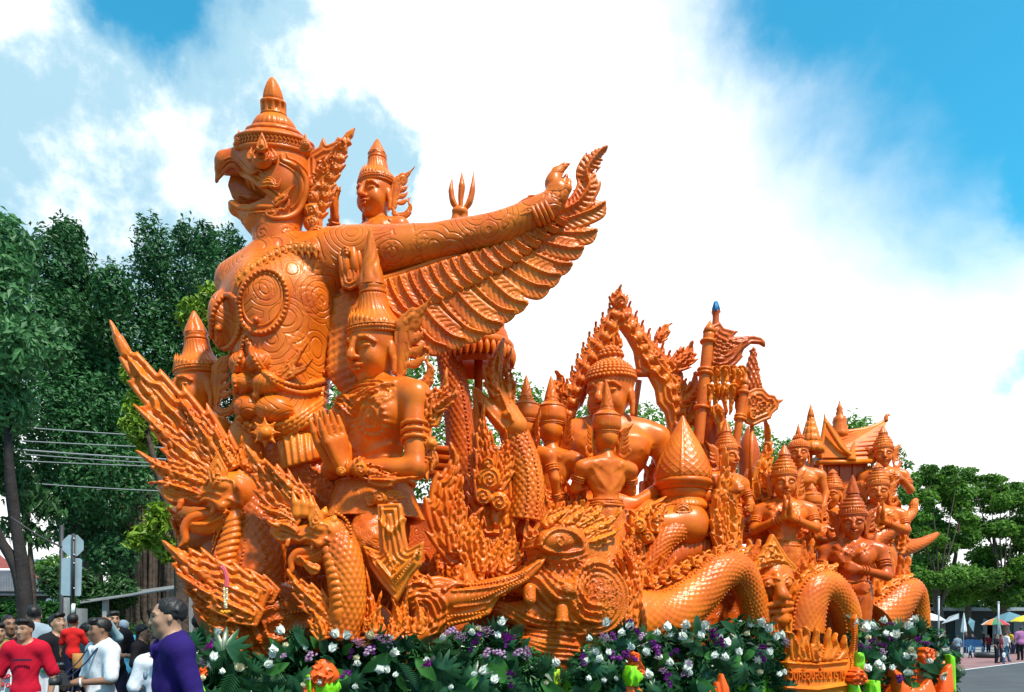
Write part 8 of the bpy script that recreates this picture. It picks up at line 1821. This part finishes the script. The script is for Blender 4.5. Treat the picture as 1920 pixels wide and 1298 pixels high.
# ================================================================== flower garland and cloth along the float's foot
G_DARK = leafmat('garland_leaf', (.020, .10, .05), .65, .15, .30); G_FERN = leafmat('fern_leaf', (.03, .12, .045), .5, .2, .4); G_LIGHT = leafmat('light_leaf', (.07, .27, .06), .4, .2, .35)
PETAL = mat('white_petal', (.78, .80, .72), .5, var=.12, sss=.1); PURP = mat('purple_petal', (.20, .012, .22), .5, var=.35); MAG = mat('magenta_petal', (.42, .01, .33), .5, var=.2); PINK = mat('pink_petal', (.62, .36, .56), .5, var=.3); CREAM = mat('cream_petal', (.76, .68, .42), .5, var=.15)
LIME = mat('lime_satin', (.24, .72, .01), .38, .5, var=.25, var_scale=3); ORNG = mat('orange_satin', (.95, .12, .005), .38, .5, var=.2, var_scale=3); YELL = mat('yellow_green_cloth', (.42, .58, .01), .5, var=.2)
def leafmesh(kind):
    key = ('leaf', kind)
    if key in CACHE: return CACHE[key]
    V, F = [], []
    if kind == 'broad':
        n = 12
        for i in range(n + 1):
            t = i / n; w = .20 * math.sin(math.pi * t ** .8) ** .8 + .002; z = .10 * math.sin(t * 2.2) - .22 * t * t
            for s in (-1, -.5, 0, .5, 1): V.append((s * w, t, z - .05 * abs(s) * (1 - t) * -1 + .012 * math.sin(t * 30) * abs(s)))
        F = [(i * 5 + j, i * 5 + j + 1, (i + 1) * 5 + j + 1, (i + 1) * 5 + j) for i in range(n) for j in range(4)]
    elif kind == 'split':      # deeply cut round leaf
        for s in (-1, 1):
            for i in range(7):
                a = R(12 + i * 24); r_ = (.62, .60, .58, .56, .52, .46, .36)[i]; b0 = .12 + i * .045
                p = np.array((0, .35 - i * .045 + .2, 0)); d = np.array((s * math.sin(a), math.cos(a), -.25)); q = np.array((s * math.cos(a), -math.sin(a), 0)); k = len(V)
                for t, w in ((0, .035), (.35, .075), (.7, .062), (1, .01)):
                    c = p + d * r_ * t - np.array((0, 0, .12 * t * t)); V += [tuple(c - q * w), tuple(c + np.array((0, 0, .012))), tuple(c + q * w)]
                for t in range(3): F += [(k + t*3, k + t*3 + 1, k + t*3 + 4, k + t*3 + 3), (k + t*3 + 1, k + t*3 + 2, k + t*3 + 5, k + t*3 + 4)]
    elif kind == 'palm':
        for s in (-1, 1):
            for i in range(15):
                t = .12 + i * .06; L = .34 * math.sin(math.pi * min(1, t * .85 + .12)) + .05; p = np.array((0, t, -.20 * t * t)); a = R(58 - i * 2); d = np.array((s * math.sin(a), math.cos(a), -.28)); q = np.array((0, .022, .0)); k = len(V)
                V += [tuple(p - q * .6), tuple(p + d * L * .5 - q), tuple(p + d * L), tuple(p + d * L * .5 + q), tuple(p + q * .6)]; F += [(k, k + 1, k + 3, k + 4)]; F += [(k + 1, k + 2, k + 3)]
        k = len(V); V += [(-.012, 0, 0), (.012, 0, 0), (.004, 1.05, -.22), (-.004, 1.05, -.22)]; F.append((k, k + 1, k + 2, k + 3))
    me = bpy.data.meshes.new('leaf_' + kind); me.from_pydata(V, [], F); me.polygons.foreach_set('use_smooth', [True] * len(me.polygons))
    a = me.attributes.new('tone', 'FLOAT', 'POINT'); a.data.foreach_set('value', [.25 + .5 * (abs(v[0]) * 3 % 1) for v in V]); CACHE[key] = me; return me
def flowermesh(kind):
    key = ('flower', kind)
    if key in CACHE: return CACHE[key]
    parts = []
    def petal(a, L, w, open_, tw=0):
        V = []
        for i in range(6):
            t = i / 5; ww = w * math.sin(math.pi * (.12 + .86 * t) ** .9); r_ = open_ * L * t ** 1.5 + .02; y = L * (t - open_ * .55 * t * t)
            for s in (-1, 0, 1): V.append((s * ww, y - .05 * abs(s) * t, r_ + .06 * L * abs(s) * -1))
        V = np.array(V); c, s_ = math.cos(a), math.sin(a); V = np.stack([V[:, 0] * c + V[:, 2] * s_, V[:, 1], -V[:, 0] * s_ + V[:, 2] * c], 1)
        return V, np.array([(i*3 + j, i*3 + j + 1, (i+1)*3 + j + 1, (i+1)*3 + j) for i in range(5) for j in range(2)])
    if kind == 'cup':
        for i in range(6): parts.append(petal(i * 1.047, 1.0, .34, .42 + .12 * (i % 2)))
        for i in range(3): parts.append(petal(i * 2.09 + .5, .85, .28, .16))
    elif kind == 'star':
        for i in range(7): parts.append(petal(i * .898, 1.0, .24, .95))
        for i in range(5): parts.append(petal(i * 1.257 + .3, .6, .2, .5))
    elif kind == 'rose':
        for j in range(4):
            for i in range(5): parts.append(petal(i * 1.257 + j * .6, .8 - j * .06, .36, .72 - j * .19))
    elif kind == 'cluster':
        r2 = random.Random(3)
        for i in range(16):
            c = np.array((r2.uniform(-.7, .7), r2.uniform(-.6, .6), r2.uniform(-.2, .5)))
            for k in range(5): V, F = petal(k * 1.257, .34, .12, .8); parts.append((V + c, F))
    elif kind == 'spray':
        r2 = random.Random(5)
        for i in range(9):
            c = np.array((r2.uniform(-.3, .3), r2.uniform(-1, .9), r2.uniform(-.15, .3)))
            for k in range(5): V, F = petal(k * 1.257 + i, .46, .2, .75); parts.append((V + c, F))
    CACHE[key] = mesh('flower_' + kind, *join(parts)); return CACHE[key]
def top_edge(x): return float(np.interp(x, [340, 366, 420, 480, 520, 560, 610, 650, 700, 760, 820, 880, 930, 975, 1010, 1045, 1080, 1120, 1170, 1230, 1300, 1360, 1410, 1450, 1474, 1600, 1615, 1660, 1700, 1745, 1770, 1785], [1210, 1185, 1196, 1240, 1215, 1178, 1196, 1190, 1184, 1192, 1196, 1172, 1168, 1190, 1225, 1246, 1220, 1190, 1178, 1172, 1172, 1158, 1150, 1172, 1195, 1180, 1150, 1165, 1172, 1160, 1180, 1215]))
def garland(label, x0, x1, v0, seed, nleaf, nflower, spots, v1=None):
    rr = random.Random(seed); xm = (x0 + x1) / 2
    vv = lambda x: v0 + ((v1 if v1 is not None else v0) - v0) * (x - x0) / (x1 - x0)
    g = thing('flower_garland', label, 'flower garland', (*atv(xm, 1250, v0)[:2], .5), 'flower garlands round the float')
    # filling foliage
    B = []
    x = x0
    while x < x1 + 5:
        ye = top_edge(x)
        for y in range(int(ye) + 26, 1420, 30):
            d = fdepth(x, vv(x) + .12 + .1 * math.sin(x + y)); B.append((np.array(at(x, y, d)), (.13, .16, .14)))
        x += 22
    fo = leafcloud('foliage', B, int(len(B) * 55), .095, G_FERN, g, shape=.3, inner=.5); fo['kind'] = 'stuff'
    fo = leafcloud('foliage', B, int(len(B) * 20), .165, G_DARK, g, shape=.5, inner=.5); fo['kind'] = 'stuff'
    for i in range(nleaf):
        x = x0 + (x1 - x0) * (i + rr.random()) / nleaf; ye = top_edge(x); y = ye + 34 + abs(rr.gauss(0, 1)) * 60 if i % 3 else ye + rr.uniform(24, 36)
        if y > 1330: y = rr.uniform(ye + 20, 1320)
        d = fdepth(x, vv(x) - .12 - rr.random() * .16 - (y - ye) * .0006); k = rr.choice(['broad', 'broad', 'split', 'split', 'palm', 'palm'])
        L = {'broad': .36, 'split': .36, 'palm': .34}[k] * rr.uniform(.65, 1.2)
        if (y - ye) < 36: L *= .72
        up = (y - ye) < 36
        ang = rr.gauss(0, 62) if up else rr.gauss(180, 45); lean = rr.uniform(-10, 45) if up else rr.uniform(-35, 10)
        M = Matrix.Translation(at(x, y, d)) @ Matrix.Rotation(R(rr.uniform(-35, 45)), 4, 'Z') @ Matrix.Rotation(R(ang), 4, 'Y') @ Matrix.Rotation(R(90 + lean), 4, 'X') @ Matrix.Scale(L, 4)
        part('leaf', leafmesh(k), G_LIGHT if (k == 'broad' and rr.random() < .34) else (G_FERN if k == 'palm' and rr.random() < .5 else G_DARK), g, M)
    def bloom(x, y, kind, m, size, dv=.0):
        d = fdepth(x, vv(x) - .34 - rr.random() * .1 - max(0, y - top_edge(x)) * .0008 - dv)
        M = Matrix.Translation(at(x, y, d)) @ Matrix.Rotation(R(rr.uniform(-40, 60)), 4, 'Z') @ Matrix.Rotation(R(rr.uniform(-70, 70)), 4, 'Y') @ Matrix.Rotation(R(rr.uniform(20, 90)), 4, 'X') @ Matrix.Scale(size * d / FPX, 4)
        part('flower', flowermesh(kind), m, g, M)
    for x, y, t in spots:
        k, m, s = {'w': ('cup', PETAL, 22), 'r': ('rose', PETAL, 19), 'c': ('rose', CREAM, 25), 'p': ('spray', PURP, 17), 'm': ('star', MAG, 20), 'k': ('cluster', PINK, 15), 's': ('cup', PETAL, 18)}[t]; bloom(x, y, k, m, s, .04)
    for i in range(nflower):
        x = x0 + (x1 - x0) * rr.random(); y = top_edge(x) + 2 + rr.random() ** 1.3 * 105
        k, m, s = rr.choice([('cup', PETAL, 17), ('cup', PETAL, 15), ('star', PETAL, 11), ('rose', PETAL, 14), ('rose', CREAM, 14), ('spray', PURP, 13), ('cluster', PINK, 11)]); bloom(x, y, k, m, s * rr.uniform(.8, 1.15))
    return g
garland('dense flower garland hanging at the bow below the serpents', 362, 640, -.30, 1, 62, 12, [(530, 1188, 'w'), (518, 1222, 'w'), (497, 1250, 'w'), (400, 1238, 'w'), (447, 1258, 'c'), (407, 1190, 's'), (620, 1222, 'w'), (632, 1195, 'w'), (398, 1215, 'm'), (585, 1232, 'k')], v1=-.35)
garland('middle flower garland with pale pink clusters below the beaked ornament', 640, 1035, -.35, 2, 74, 16, [(646, 1198, 'w'), (700, 1196, 'c'), (715, 1200, 'k'), (674, 1208, 'k'), (694, 1222, 'k'), (725, 1204, 'k'), (732, 1228, 'w'), (738, 1198, 's'), (676, 1246, 's'), (712, 1258, 'r'), (806, 1250, 'm'), (826, 1200, 's'), (848, 1186, 'k'), (866, 1196, 'k'), (890, 1190, 's'), (938, 1172, 'w'), (935, 1196, 's'), (950, 1202, 'm'), (915, 1186, 'k'), (917, 1225, 'k'), (938, 1228, 'k'), (975, 1226, 'k'), (985, 1226, 'k'), (925, 1280, 'w'), (900, 1262, 'w'), (898, 1186, 'p'), (957, 1275, 'p'), (1050, 1245, 'w')])
garland('widest flower garland with white and purple blooms below the sea monster', 1085, 1474, -.42, 3, 84, 34, [(1133, 1174, 'w'), (1160, 1188, 's'), (1114, 1226, 'r'), (1128, 1238, 'r'), (1190, 1215, 's'), (1208, 1224, 'r'), (1175, 1178, 'w'), (1253, 1180, 'w'), (1238, 1190, 's'), (1293, 1176, 'w'), (1288, 1196, 'w'), (1320, 1180, 'w'), (1318, 1196, 's'), (1345, 1192, 'p'), (1346, 1202, 'p'), (1363, 1209, 'w'), (1430, 1175, 'w'), (1444, 1186, 'w'), (1240, 1234, 's'), (1262, 1246, 's'), (1232, 1220, 'p'), (1254, 1276, 'p'), (1182, 1232, 'p'), (1155, 1232, 'p'), (1335, 1232, 's'), (1365, 1236, 's'), (1388, 1228, 's'), (1430, 1226, 'p'), (1188, 1176, 'p'), (1455, 1200, 's'), (1470, 1196, 's'), (1442, 1228, 's'), (1222, 1268, 'w'), (1285, 1256, 'w')])
garland('far flower garland of white blooms right of the name plate', 1606, 1784, -.45, 4, 58, 26, [(1662, 1168, 's'), (1642, 1176, 's'), (1624, 1180, 'w'), (1683, 1196, 'w'), (1700, 1180, 's'), (1720, 1166, 's'), (1706, 1233, 's'), (1716, 1236, 's'), (1645, 1247, 's'), (1655, 1256, 's'), (1695, 1264, 's'), (1646, 1206, 'p')])
# ---- satin skirt and bows
def satin(name, label, pts, m, depth_v, seed, kind='bow', z=0, group='satin cloth on the float'):
    x, y = np.mean([p[0] for p in pts]), np.mean([p[1] for p in pts]); fr = Fr(x, y, v=depth_v, yaw=24); rr = random.Random(seed)
    S = Sculpt(fr, k=.02); S.flat(pts, z, 14, edge=12)
    if kind == 'bow':
        for i in range(5): S.spiral((x + rr.uniform(-16, 16), y + rr.uniform(-20, 20)), rr.uniform(10, 18), 9, 4, rr.choice((-1, 1)), z=10, ph=rr.random() * 6)
    else:
        x0, x1 = min(p[0] for p in pts), max(p[0] for p in pts); y0, y1 = min(p[1] for p in pts), max(p[1] for p in pts)
        for i in range(int((x1 - x0) / 9)): a = x0 + i * 9 + rr.uniform(-2, 2); S.line([(a, y0), (a + rr.uniform(-5, 5), (y0 + y1) / 2), (a + rr.uniform(-5, 5), y1)], 3.2, 5 * rr.choice((1, 1, -1)), z=10)
    g = thing(name, label, 'cloth', tuple(fr.o), group); part('satin', S.mesh('satin', .010 if (max(p[0] for p in pts) - min(p[0] for p in pts)) < 70 else .028), m, g, fr.mat); return g
blob = lambda cx, cy, rx, ry, n=16, a=0: [(cx + rx * math.cos(t) * (1 + .14 * math.sin(3 * t + a)), cy + ry * math.sin(t) * (1 + .1 * math.cos(4 * t + a))) for t in np.linspace(0, 2 * math.pi, n, endpoint=False)]
satin('satin_rosette', 'orange satin rosette above lime folds at the bow garland', blob(608, 1262, 27, 24), ORNG, -.72, 1)
satin('satin_fold', 'lime satin folds wrapped under the bow rosette', blob(604, 1290, 32, 26, a=2), LIME, -.68, 2, 'drape')
satin('satin_fold', 'orange satin tail hanging left of the lime folds', [(566, 1310), (575, 1284), (590, 1278), (600, 1310), (590, 1350), (560, 1350)], ORNG, -.66, 3, 'drape')
satin('satin_fold', 'narrow lime ribbon at the very front of the bow', [(368, 1262), (374, 1258), (380, 1280), (386, 1296), (380, 1330), (366, 1300)], LIME, -.62, 4, 'drape')
satin('satin_rosette', 'small orange flower knot at the front of the bow', blob(379, 1264, 8, 9), ORNG, -.66, 5)
satin('satin_rosette', 'orange satin rosette under the widest garland near its left end', [(1178, 1222), (1192, 1224), (1204, 1250), (1203, 1272), (1194, 1264), (1184, 1246)], ORNG, -.78, 6)
satin('satin_fold', 'lime satin bow tucked below the big dark leaf', blob(1184, 1268, 18, 17, a=1), LIME, -.80, 7, 'drape')
satin('satin_fold', 'orange satin tail under the lime bow', [(1168, 1284), (1190, 1282), (1204, 1298), (1206, 1360), (1168, 1360)], ORNG, -.74, 8, 'drape')
satin('satin_fold', 'orange satin peak at the lower right of the widest garland', [(1342, 1276), (1352, 1262), (1364, 1290), (1366, 1340), (1324, 1340), (1328, 1296)], ORNG, -.80, 9, 'drape')
satin('satin_skirt', 'yellow-green cloth skirt showing between two garlands', [(985, 1266), (1048, 1254), (1052, 1400), (985, 1400)], YELL, -.18, 10, 'drape')
satin('satin_fold', 'lime satin strip right beside the name plate', [(1602, 1222), (1616, 1224), (1620, 1256), (1612, 1262), (1600, 1250)], LIME, -.74, 11, 'drape')
satin('satin_rosette', 'orange satin puff right beside the name plate', [(1596, 1262), (1606, 1250), (1618, 1264), (1620, 1282), (1606, 1286), (1594, 1276)], ORNG, -.80, 12)
satin('satin_fold', 'lime satin tail below the orange puff by the name plate', [(1592, 1280), (1606, 1284), (1616, 1310), (1618, 1350), (1590, 1350)], LIME, -.78, 13, 'drape')
satin('satin_rosette', 'orange satin rosette on the far garland', blob(1734, 1230, 10, 14), ORNG, -.80, 14)
satin('satin_fold', 'lime satin swag under the far garland left part', [(1625, 1280), (1646, 1276), (1650, 1350), (1622, 1350)], LIME, -.76, 15, 'drape')
satin('satin_fold', 'orange satin swag in the middle of the far garland', [(1672, 1254), (1686, 1262), (1692, 1290), (1722, 1292), (1740, 1270), (1752, 1300), (1748, 1360), (1676, 1360), (1682, 1300)], ORNG, -.72, 16, 'drape')
satin('satin_fold', 'orange satin tail near the far end of the garland', [(1756, 1296), (1772, 1250), (1780, 1244), (1784, 1290), (1776, 1350), (1756, 1350)], ORNG, -.74, 17, 'drape')
satin('satin_fold', 'lime satin edge at the far end of the garland', [(1776, 1226), (1786, 1232), (1788, 1300), (1780, 1296)], LIME, -.70, 18, 'drape')
satin('satin_skirt', 'long orange and lime skirt hanging behind the far garland', [(1606, 1240), (1785, 1236), (1785, 1330), (1606, 1350)], ORNG, -.32, 19, 'drape')
satin('satin_skirt', 'dark-shaded green skirt hanging behind the widest garland', [(1060, 1262), (1474, 1240), (1474, 1360), (1060, 1380)], LIME, -.12, 20, 'drape')
satin('satin_skirt', 'green skirt hanging behind the bow garland', [(400, 1290), (980, 1280), (980, 1420), (400, 1420)], LIME, -.02, 21, 'drape')
# offering garland hanging on the first serpent
def offering():
    fr = Fr(423, 1110, depth=7.6); m = fr.m
    g = thing('offering_garland', 'small jasmine offering garland with pink ribbon and marigold end on the foremost serpent', 'garland', tuple(fr.o))
    part('ribbon', mesh('rb', *join([sweepvf([fr.pt(x, y) for x, y in P], 2.6 * m, 6, flat=(.5, 1.2)) for P in (crv([(413, 1062), (420, 1070), (424, 1085), (422, 1102)], 14), crv([(417, 1060), (425, 1075), (427, 1092), (425, 1102)], 14))])), mat('pink_ribbon', (.75, .10, .12), .5), g, fr.mat)
    part('jasmine', mesh('js', *beadsvf([fr.pt(423 + (2.5 if i % 2 else -2.5) * (1 if i < 12 else .5), 1103 + i * 1.9, (i % 3) * m) for i in range(20)], 2.6 * m)), CREAM, g, fr.mat)
    part('marigold', mesh('mg', *beadsvf([fr.pt(416 + i * 3.2, 1147 + (i % 2) * 1.6) for i in range(5)], 3.2 * m, 8, 6)), mat('marigold', (.85, .32, .005), .7), g, fr.mat)
offering()
def _report():
    u = {o.data.name: o.data for o in bpy.data.objects if o.type == 'MESH'}; agg = {}
    for n, d in u.items():
        k = n.split('.')[0]; a = agg.setdefault(k, [0, 0]); a[0] += 1; a[1] += len(d.loops) - 2 * len(d.polygons)
    print('SCRIPT SECONDS', round(time.time() - T0, 1), 'objects', len(bpy.data.objects), 'tris', sum(a[1] for a in agg.values()))
    print(sorted(((v[1], v[0], k) for k, v in agg.items()), reverse=True)[:28])
_report()
